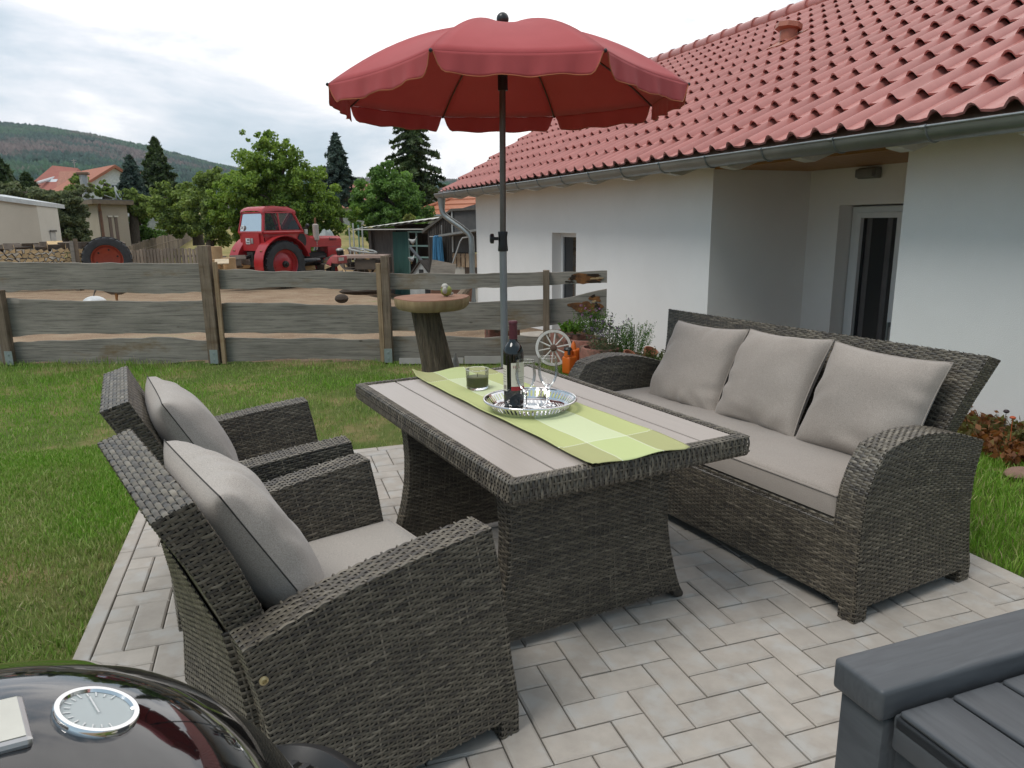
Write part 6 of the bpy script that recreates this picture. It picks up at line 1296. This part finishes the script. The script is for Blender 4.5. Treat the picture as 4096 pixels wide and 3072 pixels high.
b = B(); b.prism([tuple(q) for q in c], zK, zK+.20); rf = b.out('roof', mat('brown roof slab', (.20, .15, .10), (.13, .10, .07), rough=.8), FH, sm=0); b = B(); b.prism([tuple(q*.995) for q in c], zK+.201, zK+.24); b.out('roof_covering', mat('dark roofing felt', (.10, .105, .11)), rf, sm=0)
Mf = Matrix.Rotation(math.atan2(r_[1], r_[0]), 4, 'Z'); wid = math.hypot(*r_)
for x in (.36, .56):
    b = B(); b.box(wid*x-.10, wid*x+.10, -.02, .06, .05, zK-.62, Mf); w = b.out('slit_window', mat('brown slit glass', (.17, .115, .095), rough=.3), FH, sm=0); b = B(); b.box(wid*x-.14, wid*x+.14, -.06, -.021, zK-.61, zK-.54, Mf); b.box(wid*x-.14, wid*x+.14, -.08, -.021, -.04, .04, Mf); b.out('sill', CREAM2, w, sm=0)
b = B(); b.tube([tuple(Mf @ Vector((-.15, -.3, zK+.05))), tuple(Mf @ Vector((-.1, -.2, zK-.15))), tuple(Mf @ Vector((.10, -.06, zK-.35))), tuple(Mf @ Vector((.10, -.06, zg)))], .065, 8); b.out('downpipe', mat('brown downpipe', (.19, .095, .06), rough=.6), FH)
p = spot(187, 424, 43); b = B(); q = (p[0]-K[0], p[1]-K[1]); b.tube([(q[0], q[1], zK+.3), (q[0]-.03, q[1], zK+1.45)], .18, 10); cw_ = b.out('chimney', mat('grey flue', (.40, .40, .40), (.30, .30, .30)), FH); b = B(); b.box(q[0]-.30, q[0]+.24, q[1]-.2, q[1]+.2, zK+1.45, zK+1.58); b.out('chimney_cap', mat('brown cap', (.22, .13, .08)), cw_, bev=.02)
p = spot(250, 417, 43.5); q = (p[0]-K[0], p[1]-K[1]); b = B(); b.lathe([(.0, .0), (.2, .03), (.40, .12), (.38, .13), (.2, .05), (0, .02)], n=24, M=Matrix.Translation((q[0], q[1], p[2]-.05)) @ Matrix.Rotation(R(72), 4, 'Y')); ds = b.out('satellite_dish', mat('pale dish', (.58, .62, .62)), FH, sm=40); b = B(); b.tube([(q[0], q[1], zK+.2), (q[0], q[1], p[2])], .03, 6); b.tube([(q[0]+.1, q[1], p[2]-.35), (q[0]-.55, q[1], p[2]-.1)], .02, 5); b.out('dish_mast', TGREY, ds)
K = spot(285, 470, 47); Rt = spot(372, 478, 47); t = thing('white_gabled_shed', 'long white low shed glimpsed behind the small apple tree', 'shed', (K[0], K[1], 0), math.atan2(Rt[1]-K[1], Rt[0]-K[0])); w = math.hypot(Rt[0]-K[0], Rt[1]-K[1]); zp = za(322, 443, 47); z0_ = K[2]; b = B(); b.prism([(0, -1), (w, -1), (w, zp-.9), (w*.55, zp), (0, z0_)], 0, 5, Mz); b.out('wall', mat('white render', (.66, .65, .60)), t, sm=0); b = B(); b.prism([(-.2, z0_-.04), (w*.55, zp+.02), (w*1.1, zp-1.0), (w*1.1, zp-.92), (w*.55, zp+.14), (-.2, z0_+.08)], -.2, 5.2, Mz); b.out('roof', mat('pale roof edge', (.60, .60, .57)), t, sm=0)
def gable_house(name, lab, A, C, r0, r1, zap, ze, zb, depth, wallm, roofm, zr=None):
    a = spot(A, 450, r0); c = spot(C, 450, r1); t = thing(name, lab, 'house', (a[0], a[1], 0), math.atan2(c[1]-a[1], c[0]-a[0])); w = math.hypot(c[0]-a[0], c[1]-a[1])
    b = B(); b.prism([(0, zb), (w, zb), (w, ze), (w/2, zap), (0, ze)], 0, depth, Mz); b.out('wall', wallm, t, sm=0)
    b = B(); b.prism([(-.6, ze-.45), (w/2, zap+.02), (w+.6, ze-.45), (w+.6, ze-.2), (w/2, zap+.3), (-.6, ze-.2)], -.4, depth, Mz); b.out('roof', roofm, t, sm=0); return t, w
WR = mat('far white render', (.68, .69, .70)); RT2 = mat('far brick red tiles', (.33, .115, .085), (.28, .095, .072), rough=.8, scale=2)
zA = za(254.5, 362, 78); zE = za(174, 410, 78); t, w = gable_house('white_gable_house', 'big white house with steep gable and one dark window behind the flat roofed house', 172, 337, 78, 80, zA, zE, -1, 9, WR, mat('far orange red tiles', (.40, .15, .09), (.33, .12, .075), rough=.8))
b = B(); zw0, zw1 = za(240, 415, 78), za(240, 399, 78); b.box(w*.44, w*.60, -.06, -.005, zw0, zw1); b.out('window', mat('dark far window', (.05, .06, .07), rough=.2), t, sm=0)
a = spot(45, 440, 96); c = spot(262, 440, 92); RH = thing('red_roof_row', 'long building with a big brick red roof and skylights below the wooded hill', 'building', (a[0], a[1], 0), math.atan2(c[1]-a[1], c[0]-a[0])); w = math.hypot(c[0]-a[0], c[1]-a[1]); fx = lambda x: w*(x-45)/217.0
zr0 = za(68, 355, 100); zr1 = za(135, 360, 98); zr2_ = za(200, 367, 98); ze0 = za(100, 418, 94)
b = B(); b.box(fx(66), w, .5, 12, -1, ze0+.3); b.out('wall', mat('far cream render', (.5, .46, .40)), RH, sm=0)
b = B(); b.add([(fx(56)-.5, -.2, ze0), (fx(150), -.2, ze0), (fx(125), 6, zr1), (fx(68), 6, zr0), (fx(40), 8, ze0+2)], [(0, 1, 2, 3), (0, 3, 4)]); b.add([(fx(140), .1, ze0), (w+1, .1, ze0), (fx(226), 5.6, zr2_+.15), (fx(138), 5.6, zr2_)], [(0, 1, 2, 3)]); b.add([(fx(125), 6, zr1), (fx(150), 8, zr1-2), (fx(150), -.2, ze0)], [(0, 1, 2)]); b.add([(fx(68), 6, zr0), (fx(125), 6, zr1), (fx(140), 13, ze0), (fx(40), 13, ze0)], [(0, 1, 2, 3)]); b.add([(fx(138), 5.6, zr2_), (fx(226), 5.6, zr2_+.15), (w+1, 12, ze0), (fx(140), 12, ze0)], [(0, 1, 2, 3)]); rf = b.out('roof', RT2, RH, sm=0)
b = B(); b.add([(fx(226), 5.55, zr2_+.1), (fx(232), 4.6, zr2_-1.5), (fx(214), 4.6, zr2_-1.5)], [(0, 1, 2)]); b.out('gable_end', WR, RH, sm=0)
for x in (88, 139, 161):
    f = .42; zz = ze0+(zr2_-ze0)*f; b = B(); b.box(fx(x)-.7, fx(x)+.7, 2.0, 3.2, -.05, .08, Matrix.Translation((0, 0, zz+.12)) @ Matrix.Translation((fx(x), 2.6, 0)) @ Matrix.Rotation(R(35), 4, 'X') @ Matrix.Translation((-fx(x), -2.6, 0))); b.out('skylight', mat('pale skylight', (.62, .64, .66), rough=.3), rf, sm=0)
b = B(); b.tube([(fx(78), 1.0, ze0+1.2), (fx(91), 4.6, zr0-1.3)], .16, 6); b.out('roof_pipe', WR, rf); b = B(); b.tube([(fx(118), 6, zr0-.8), (fx(118), 6, zr0+.7)], .05, 6); b.box(fx(118)-.3, fx(118)+.3, 5.97, 6.03, zr0+.5, zr0+.56); b.box(fx(118)-.2, fx(118)+.2, 5.97, 6.03, zr0+.3, zr0+.35); b.out('antenna', TGREY, rf)
zq = za(330, 376, 88); t, w = gable_house('small_orange_roof', 'small orange red roof showing between the two spruces', 300, 330, 86, 90, zq, zq-3, -1, 8, WR, mat('far orange tiles', (.42, .16, .10)))
# ---- fences of the back field
OLDW = mat('old grey fence wood', (.26, .21, .165), (.17, .135, .105), rough=.95, stretch=(9, 9, .7), scale=3, island=.35)
def picket(name, lab, pts, h, w, gap, n, rails=2, seed=0):
    rs_ = np.random.default_rng(seed); P = [spot(*p) for p in pts]; ln = [0]
    for i in range(len(P)-1): ln.append(ln[-1]+math.hypot(*(P[i+1]-P[i])[:2]))
    t = thing(name, lab, 'fence', tuple(P[0])); b = B()
    for k in range(n):
        s = ln[-1]*k/(n-1); x = np.interp(s, ln, [p[0] for p in P]); y = np.interp(s, ln, [p[1] for p in P]); z = np.interp(s, ln, [p[2] for p in P]); j = max(0, min(len(P)-2, int(np.searchsorted(ln, s)-1))); a = math.atan2(*(P[j+1]-P[j])[:2][::-1])
        M = Matrix.Translation((x-P[0][0], y-P[0][1], z-P[0][2])) @ Matrix.Rotation(a, 4, 'Z') @ Matrix.Rotation(rs_.normal(0, .03), 4, 'Y'); hh = h*rs_.uniform(.88, 1.08); b.box(-w/2, w/2, -.02, .02, -hh, rs_.uniform(-.03, .06), M)
    b.out('pickets', OLDW, t, sm=0); b = B()
    for r_ in range(rails):
        z = -h*(.2+.55*r_/max(1, rails-1)); b.tube([tuple(Vector(p)-Vector(P[0])+Vector((0, .05, z))) for p in P], .04, 5)
    b.out('rails', OLDW, t, sm=0)
picket('picket_fence', 'low brown picket fence in the meadow between spare tyre and tractor', [(262, 541, 31), (340, 540, 30), (432, 537, 29)], 1.25, .10, .1, 24, 2, 1)
picket('board_fence', 'old tall grey board fence climbing the meadow to the bushes', [(252, 544, 33), (300, 524, 36), (370, 506, 42), (445, 496, 50), (500, 488, 56)], 1.6, .30, .02, 74, 2, 2)
# ---- trees
BROWN = mat('brown tree bark', (.10, .075, .055), (.05, .04, .03), rough=.95, scale=6, stretch=(5, 5, 1)); DEC = leafmat('bush leaves', (.055, .105, .016), (.27, .385, .07), scale=.7, spread=.5, alt=(.30, .36, .08)); DEC2 = leafmat('apple leaves', (.07, .11, .028), (.28, .36, .09), scale=.9, spread=.5, alt=(.32, .34, .12)); DEC3 = leafmat('grey green leaves', (.07, .092, .046), (.21, .24, .115), scale=.9, spread=.45, alt=(.17, .12, .09)); DEC4 = leafmat('mid green leaves', (.05, .105, .022), (.21, .35, .08), scale=.7, spread=.5)
SPR = leafmat('spruce needles', (.018, .036, .014), (.085, .125, .035), scale=.8, trans=.1, spread=.45); SPB = leafmat('blue spruce needles', (.024, .042, .036), (.09, .135, .10), scale=.8, trans=.1, spread=.45, alt=(.16, .10, .06))
def decid(lab, r, blobs, n, leaf, mt, trunk=None, name='bush_tree', cl=40, cs=.28):
    """blobs in survey pixels: (x, y, rx, ry) at range r"""
    k = r/1565.0*1.02; base = spot(trunk[0][0], trunk[0][1], r) if trunk else spot(blobs[0][0], blobs[0][1]+blobs[0][3], r); t = thing(name, lab, 'tree', tuple(base)); bl = []
    for i, (x, y, rx, ry) in enumerate(blobs):
        p = spot(x, y, r); q = p-base; bl.append((q[0], q[1]+random.uniform(-.3, .3)*rx*k, q[2], rx*k, rx*k*.85, ry*k))
    leaves('crown', bl, n, leaf, mt, t, cl, cs); b = B()
    if trunk:
        pts = [tuple(spot(x, y, r)-base) for x, y in trunk]; b.tube(pts, [.22*r/30*(1-.6*i/(len(pts)-1)) for i in range(len(pts))], 8); top_ = Vector(pts[-1])
    else: b.tube([(0, 0, -.3), (bl[0][0], bl[0][1], bl[0][2])], [.16, .08], 8); top_ = Vector((bl[0][0], bl[0][1], bl[0][2]-bl[0][5]*.3))
    for q in bl: b.tube([tuple(top_), tuple(Vector(q[:3])*.6+top_*.4+Vector((0, 0, .1))), tuple(q[:3])], [.09, .06, .025], 6)
    b.out('trunk', BROWN, t, sm=60); return t
decid('big bushy green tree standing right behind the tractor', 33, [(560, 420, 75, 95), (625, 400, 60, 75), (520, 445, 65, 75), (680, 435, 60, 70), (575, 345, 55, 60), (555, 310, 38, 34), (620, 330, 32, 36), (700, 470, 55, 50), (600, 470, 90, 50), (480, 440, 40, 60), (655, 370, 45, 40), (640, 510, 90, 40), (745, 480, 38, 42), (560, 505, 55, 35)], 80000, .065, DEC, [(620, 585), (615, 520), (600, 450)], cl=30, cs=.22)
decid('green tree lobe spreading over the tractor roof from behind', 34.5, [(450, 470, 40, 70), (470, 420, 40, 50), (440, 405, 24, 40)], 15000, .065, DEC2, [(452, 560), (455, 500)], cl=24)
decid('small gnarled apple tree with a bent bare trunk in the meadow', 38, [(375, 455, 46, 40), (410, 430, 42, 34), (350, 425, 30, 28), (420, 478, 34, 26), (395, 490, 46, 18), (440, 455, 22, 34)], 18000, .065, DEC2, [(430, 530), (427, 508), (418, 490), (400, 470), (390, 450)], 'apple_tree', cl=26, cs=.25)
decid('leafy tree between the shed roof and the big conifer', 36, [(840, 420, 58, 52), (880, 440, 46, 42), (800, 440, 45, 50), (830, 380, 36, 34), (860, 470, 70, 36), (905, 460, 30, 30), (790, 480, 40, 40), (815, 400, 24, 50)], 42000, .065, DEC4, [(845, 540), (845, 480), (842, 430)], cl=28, cs=.24)
decid('grey green elder bush growing between garage and flat roofed house', 39, [(130, 462, 30, 44), (150, 440, 28, 24), (118, 432, 30, 14), (160, 480, 28, 34), (100, 420, 20, 10), (175, 505, 20, 22), (140, 500, 26, 26), (185, 412, 20, 16)], 26000, .06, DEC3, [(140, 540), (140, 490), (138, 450)], cl=26)
decid('greyish bushy treetop just above the garage roof', 37, [(60, 420, 34, 14), (30, 418, 34, 18), (95, 420, 30, 12), (0, 415, 30, 22)], 9000, .085, DEC3, [(55, 540), (55, 470), (58, 420)], cl=24)
decid('slim light green treetop in front of the red roof row', 48, [(174, 392, 16, 14), (185, 405, 16, 10), (160, 410, 20, 8)], 4000, .085, DEC2, [(172, 500), (172, 440), (172, 400)], cl=24)
decid('small light tree beside the satellite dish', 49, [(224, 402, 11, 12), (238, 418, 18, 9), (220, 418, 14, 8)], 3600, .085, DEC2, [(230, 520), (230, 450), (229, 400)], cl=24)
decid('low leafy bush between the flat roofed house and the white shed', 45, [(300, 485, 22, 36), (290, 505, 24, 22), (318, 510, 26, 18), (345, 512, 34, 14), (298, 455, 20, 18)], 7000, .08, DEC4, [(302, 540), (302, 490)], 'bush', cl=24)
decid('pale shrub at the foot of the blue spruce', 44, [(275, 440, 20, 26), (300, 440, 24, 26), (262, 425, 16, 18), (330, 450, 26, 20)], 6000, .085, DEC2, [(290, 540), (290, 480), (285, 440)], 'bush', cl=24)
decid('dark low bush at the field edge beyond the apple tree', 50, [(395, 505, 40, 14), (340, 505, 30, 12)], 3500, .1, DEC4, None, 'bush', cl=24)
decid('pale yellow green treetop peeping over the tin roof', 30, [(886, 472, 12, 8)], 900, .07, leafmat('yellow green leaves', (.12, .15, .03), (.34, .36, .12), scale=2), [(886, 520), (886, 480)], 'bush', cl=20)
def conifer(lab, r, x, ytop, ybot, wpx, mt, n=7000, name='spruce_tree', droop=.35, tip=.0, leaf=.17, up=0):
    p1 = spot(x, ytop, r); p0 = spot(x, ybot, r); Hh = p1[2]-p0[2]; Rm = wpx/1565*r; g0 = min(p0[2], ground_at(p0)); t = thing(name, lab, 'conifer', (p0[0], p0[1], p0[2])); B().tube([(0, 0, g0-p0[2]-.3), (0, 0, Hh*.6), (0, 0, Hh)], [.04*Rm+.12, .10, .015], 8).out('trunk', BROWN, t)
    P = []; E = []; b = B(); nb = int(120*max(1, Hh/9))
    for i in range(nb):
        f = (i+.5)/nb; f = f**.92; L_ = Rm*(1-f)**.82*random.uniform(.6, 1.12)+.10; a = i*2.39996+random.uniform(-.3, .3); m = max(6, int(n/nb*L_/Rm*1.9))
        s = np.sort(rng.uniform(.08, 1, m)); z = Hh*f+L_*(.12*s-droop*s**1.4+up*s*s); side = rng.normal(0, .09, m)*L_*(1.05-s)+rng.normal(0, .05, m)
        q = np.stack([np.cos(a)*s*L_-np.sin(a)*side, np.sin(a)*s*L_+np.cos(a)*side, z-np.abs(rng.normal(0, .10, m))*L_*.35], 1); P.append(q); E.append(np.stack([np.cos(a)*np.ones(m), np.sin(a)*np.ones(m), rng.normal(0, .5, m)], 1))
        if i % 2 == 0: b.tube([(0, 0, Hh*f), (math.cos(a)*L_*.9, math.sin(a)*L_*.9, Hh*f+L_*(.1-droop*.8+up*.8))], [.03, .008], 4)
    P.append(np.stack([rng.normal(0, .06, 80), rng.normal(0, .06, 80), Hh*rng.uniform(.9, 1.01, 80)], 1)); E.append(rng.normal(size=(80, 3)))
    cards('crown', np.vstack(P), np.vstack(E), leaf, mt, t, 0, .35); b.out('branches', BROWN, t); return t
conifer('large dark spruce with drooping branches between parasol and tiled roof', 45, 893, 170, 455, 92, SPR, 16000, leaf=.17)
conifer('bluish spruce with a brown coned tip behind the bushy tree', 48, 733, 290, 440, 52, SPB, 9000, leaf=.17)
conifer('tall dark green spruce near the white gable house', 56, 347, 300, 420, 46, SPR, 9000, leaf=.2)
conifer('slimmer spruce with a brown tip beside the white gable house', 52, 291, 338, 440, 40, SPB, 8000, leaf=.18)
conifer('dark conifer at the left edge above the garage roof', 50, 0, 330, 430, 52, SPR, 9000, leaf=.2)
conifer('small dark conifer beside the red roof row near the left edge', 54, 62, 375, 425, 26, SPR, 4000, leaf=.18)
# ---- yard animals and bits
gp = spot(250, 640, 15.5); GO = thing('grazing_goose', 'grey goose with white rump grazing in the yard, seen between the fence planks', 'goose', (gp[0], gp[1], gp[2]-.13), R(178))
b = B(); P = []
for x, rr, z in ((-.42, .01, .36), (-.36, .05, .34), (-.25, .10, .31), (-.1, .135, .29), (.06, .13, .29), (.17, .095, .31), (.24, .06, .33), (.30, .042, .30), (.345, .036, .22), (.37, .034, .14), (.385, .036, .07), (.41, .02, .02), (.43, .006, -.01)):
    P.append([(x, rr*.85*math.cos(q), z+rr*math.sin(q)*(1 if x < .25 else .9)) for q in np.linspace(0, 2*PI, 15)])
b.grid(P); b.out('body', mat('grey brown feathers', (.17, .15, .13), (.10, .09, .08), rough=.9, scale=12), GO, sm=60)
b = B(); b.ball((-.24, 0, .30), .11, 12, 8, 1.1, 1.0, .85); b.out('rump', mat('white rump feathers', (.60, .58, .55)), GO)
b = B(); b.box(-.48, -.2, -.06, .06, .40, .42); 
for s in (-1, 1): b.ball((-.08, s*.09, .33), .1, 12, 8, 1.9, .45, .75)
b.out('wings', mat('dark wing feathers', (.09, .085, .085), (.05, .05, .05), rough=.8), GO)
b = B()
for s in (-1, 1): b.tube([(-.02, s*.05, .2), (-.01, s*.05, .08), (-.02, s*.05, 0), (.06, s*.05, -.005)], [.025, .012, .011, .012], 6)
b.out('legs', mat('orange legs', (.38, .17, .05)), GO)
wp_ = spot(204, 648, 14.6); o = B().ball((0, 0, 0), 1, 18, 12, .20, .14, .13).out('white_bowl', mat('white enamel', (.70, .70, .69), rough=.4), None); o.location = (wp_[0], wp_[1], wp_[2]-.06); tag(o, 'white rounded tub upside down in the yard beside the grazing goose', 'tub')
p = spot(1168, 724, 8.6); o = B().ball((0, 0, 0), 1, 20, 8, .42, .25, .06).out('pale_slab', mat('pale chalky stone', (.50, .45, .38), (.36, .31, .26), rough=.9, scale=8), None); o.location = (p[0], p[1], p[2]-.02); tag(o, 'pale flat rock slab beyond the fence near the house wall', 'stone')
p = spot(1085, 722, 7.2); o = B().prism([(-.16, -.1), (.16, -.1), (.16, .1), (-.16, .1)], -.2, .12).out('edge_stone', RCON, None, sm=0, bev=.02); o.location = tuple(p); tag(o, 'short red concrete edging stone seen through the lower fence gap', 'stone')
for x, y, r, w, lab in ((790, 628, 14, .5, 'dark low board end lying in the yard, left of the tan fence lath'), (738, 645, 13, .12, 'dark clod lying in the yard seen between the upper planks')):
    p = spot(x, y, r); o = B().ball((0, 0, 0), 1, 12, 6, w, .2, .08).out('dark_clod', mat('dark earth', (.05, .035, .025), rough=1), None); o.location = tuple(p); tag(o, lab, 'clod')
o = B().tube([tuple(spot(985, 650, 9)), tuple(spot(1010, 622, 9.2))], .05, 8).out('tilted_post', WOOD2, None); tag(o, 'short tilted brown post beyond the fence beside the wooden slab', 'post')
p = spot(975, 634, 10.5); o = B().box(-.3, .3, -.02, .02, -.10, .10, Matrix.Rotation(R(6), 4, 'Y')).out('rusty_sheet', mat('rusty brown sheet', (.22, .115, .075), (.16, .08, .05)), None, sm=0); o.location = tuple(p); tag(o, 'rusty brown sheet standing in the yard behind the wooden slab', 'sheet')
# ---- wooded hills
def hillmat(nm, a, b_, c_, d):
    m, t, p = pmat(nm); L = t.links.new; g = N(t, 'ShaderNodeNewGeometry'); n = N(t, 'ShaderNodeTexNoise', i_Scale=.0034, i_Detail=4, i_Roughness=.55); mp = N(t, 'ShaderNodeMapping'); mp.inputs['Scale'].default_value = (1, 1, 1.6); L(g.outputs['Position'], mp.inputs[0]); L(mp.outputs[0], n.inputs['Vector'])
    n2 = N(t, 'ShaderNodeTexNoise', i_Scale=.05, i_Detail=4); L(g.outputs['Position'], n2.inputs['Vector']); ad = N(t, 'ShaderNodeMath', operation='MULTIPLY_ADD'); L(n2.outputs[0], ad.inputs[0]); ad.inputs[1].default_value = .16; sb = N(t, 'ShaderNodeMath', operation='SUBTRACT'); L(n.outputs[0], sb.inputs[0]); sb.inputs[1].default_value = .08; L(sb.outputs[0], ad.inputs[2])
    r = ramp(t, [(.40, a), (.47, b_), (.53, b_), (.57, c_), (.64, c_), (.70, d)]); L(ad.outputs[0], r.inputs[0])
    isl = N(t, 'ShaderNodeMapRange'); L(g.outputs['Random Per Island'], isl.inputs[0]); isl.inputs[3].default_value = .65; isl.inputs[4].default_value = 1.3; hs = N(t, 'ShaderNodeHueSaturation'); L(isl.outputs[0], hs.inputs['Value']); L(r.outputs[0], hs.inputs['Color']); L(hs.outputs[0], p.inputs['Base Color']); p.inputs['Roughness'].default_value = 1; p.inputs['Specular IOR Level'].default_value = .05; return m
HM = hillmat('wooded hillside', (.125, .098, .090), (.036, .068, .056), (.046, .092, .052), (.13, .105, .095))
crest = np.array([(-400, 250), (-150, 252), (0, 262), (100, 271), (200, 289), (300, 317), (400, 340), (470, 357), (560, 374), (650, 381), (760, 387), (900, 391), (1100, 394), (1400, 396), (1800, 398), (2300, 400)], float)
RC = 2300.; na, nsn = 260, 46; xsv = np.linspace(-380, 2200, na); V = np.zeros((na, nsn, 3))
for i, x in enumerate(xsv):
    y = np.interp(x, crest[:, 0], crest[:, 1]); top_ = at(x, y, RC); d_ = (top_-CAM)[:2]/RC; zt_ = top_[2]
    for j in range(nsn):
        s = j/(nsn-1); rr = 500+(RC-500)*s if j < nsn-4 else RC+(j-(nsn-4))*160
        if j < nsn-4: s = (rr-500)/(RC-500); z = 2+(zt_-2)*(s**1.12)
        else: z = zt_-(j-(nsn-4))**1.6*9
        xy = CAM[:2]+d_*rr; V[i, j] = (xy[0], xy[1], z)
bump = (vnoise(V[..., 0], V[..., 1], .012, 3)-.5)*10+(vnoise(V[..., 0], V[..., 1], .004, 5)-.5)*18; V[..., 2] += bump*np.clip(np.linspace(0, 1, nsn)*3, 0, 1)*np.where(np.arange(nsn) > nsn-9, .3, 1)
i = np.arange(na*nsn).reshape(na, nsn); F = np.stack([i[:-1, :-1], i[1:, :-1], i[1:, 1:], i[:-1, 1:]], -1).reshape(-1, 4); hill = npmesh('hills', V.reshape(-1, 3), F, HM); kind(hill, 'structure')
# the forest: tens of thousands of small crowns on the visible slope
nt2 = 42000; ai = rng.uniform(0, .62, nt2)*(na-1); sj = (rng.uniform(0, 1, nt2)**.55)*(nsn-6); i0 = ai.astype(int); j0 = sj.astype(int); fa_ = (ai-i0)[:, None]; fb_ = (sj-j0)[:, None]
Q = V[i0, j0]*(1-fa_)*(1-fb_)+V[i0+1, j0]*fa_*(1-fb_)+V[i0, j0+1]*(1-fa_)*fb_+V[i0+1, j0+1]*fa_*fb_
hh = rng.uniform(6, 13, nt2); ww = hh*rng.uniform(.28, .5, nt2); k5 = 5; an = np.linspace(0, 2*PI, k5, endpoint=False); ring1 = np.stack([Q[:, None, 0]+np.cos(an)*ww[:, None], Q[:, None, 1]+np.sin(an)*ww[:, None], np.repeat((Q[:, 2]+hh*.35)[:, None], k5, 1)], -1)
apex = Q+np.stack([0*hh, 0*hh, hh], 1); low = Q-np.stack([0*hh, 0*hh, hh*.2], 1); VV = np.concatenate([ring1, apex[:, None], low[:, None]], 1).reshape(-1, 3); o_ = (np.arange(nt2)*(k5+2))[:, None]
FF = np.concatenate([np.stack([o_[:, 0]+k, o_[:, 0]+(k+1) % k5, o_[:, 0]+k5], 1) for k in range(k5)]+[np.stack([o_[:, 0]+(k+1) % k5, o_[:, 0]+k, o_[:, 0]+k5+1], 1) for k in range(k5)])
fo = npmesh('forest', VV, FF, HM, sm=True); kind(fo, 'stuff'); fo['label'] = 'mixed forest with brown dead patches covering the hill'
# ================================================================== AIR
def haze(dens):
    lo = np.full(3, 1e9); hi = np.full(3, -1e9); bpy.context.view_layer.update()
    for o in SC.objects:
        if o.type == 'MESH':
            q = np.array([o.matrix_world @ Vector(c) for c in o.bound_box]); lo = np.minimum(lo, q.min(0)); hi = np.maximum(hi, q.max(0))
    b = B(); b.box(lo[0]-40, hi[0]+40, lo[1]-40, hi[1]+40, lo[2]-1, hi[2]+20); m = bpy.data.materials.new('pale air'); m.use_nodes = True; t = m.node_tree; t.nodes.clear()
    o = N(t, 'ShaderNodeOutputMaterial'); v = N(t, 'ShaderNodeVolumePrincipled'); v.inputs['Color'].default_value = (.78, .86, .95, 1); v.inputs['Density'].default_value = dens; v.inputs['Anisotropy'].default_value = .2
    t.links.new(v.outputs[0], o.inputs['Volume']); kind(b.out('haze', m, None, sm=0), 'stuff')
haze(.00010)
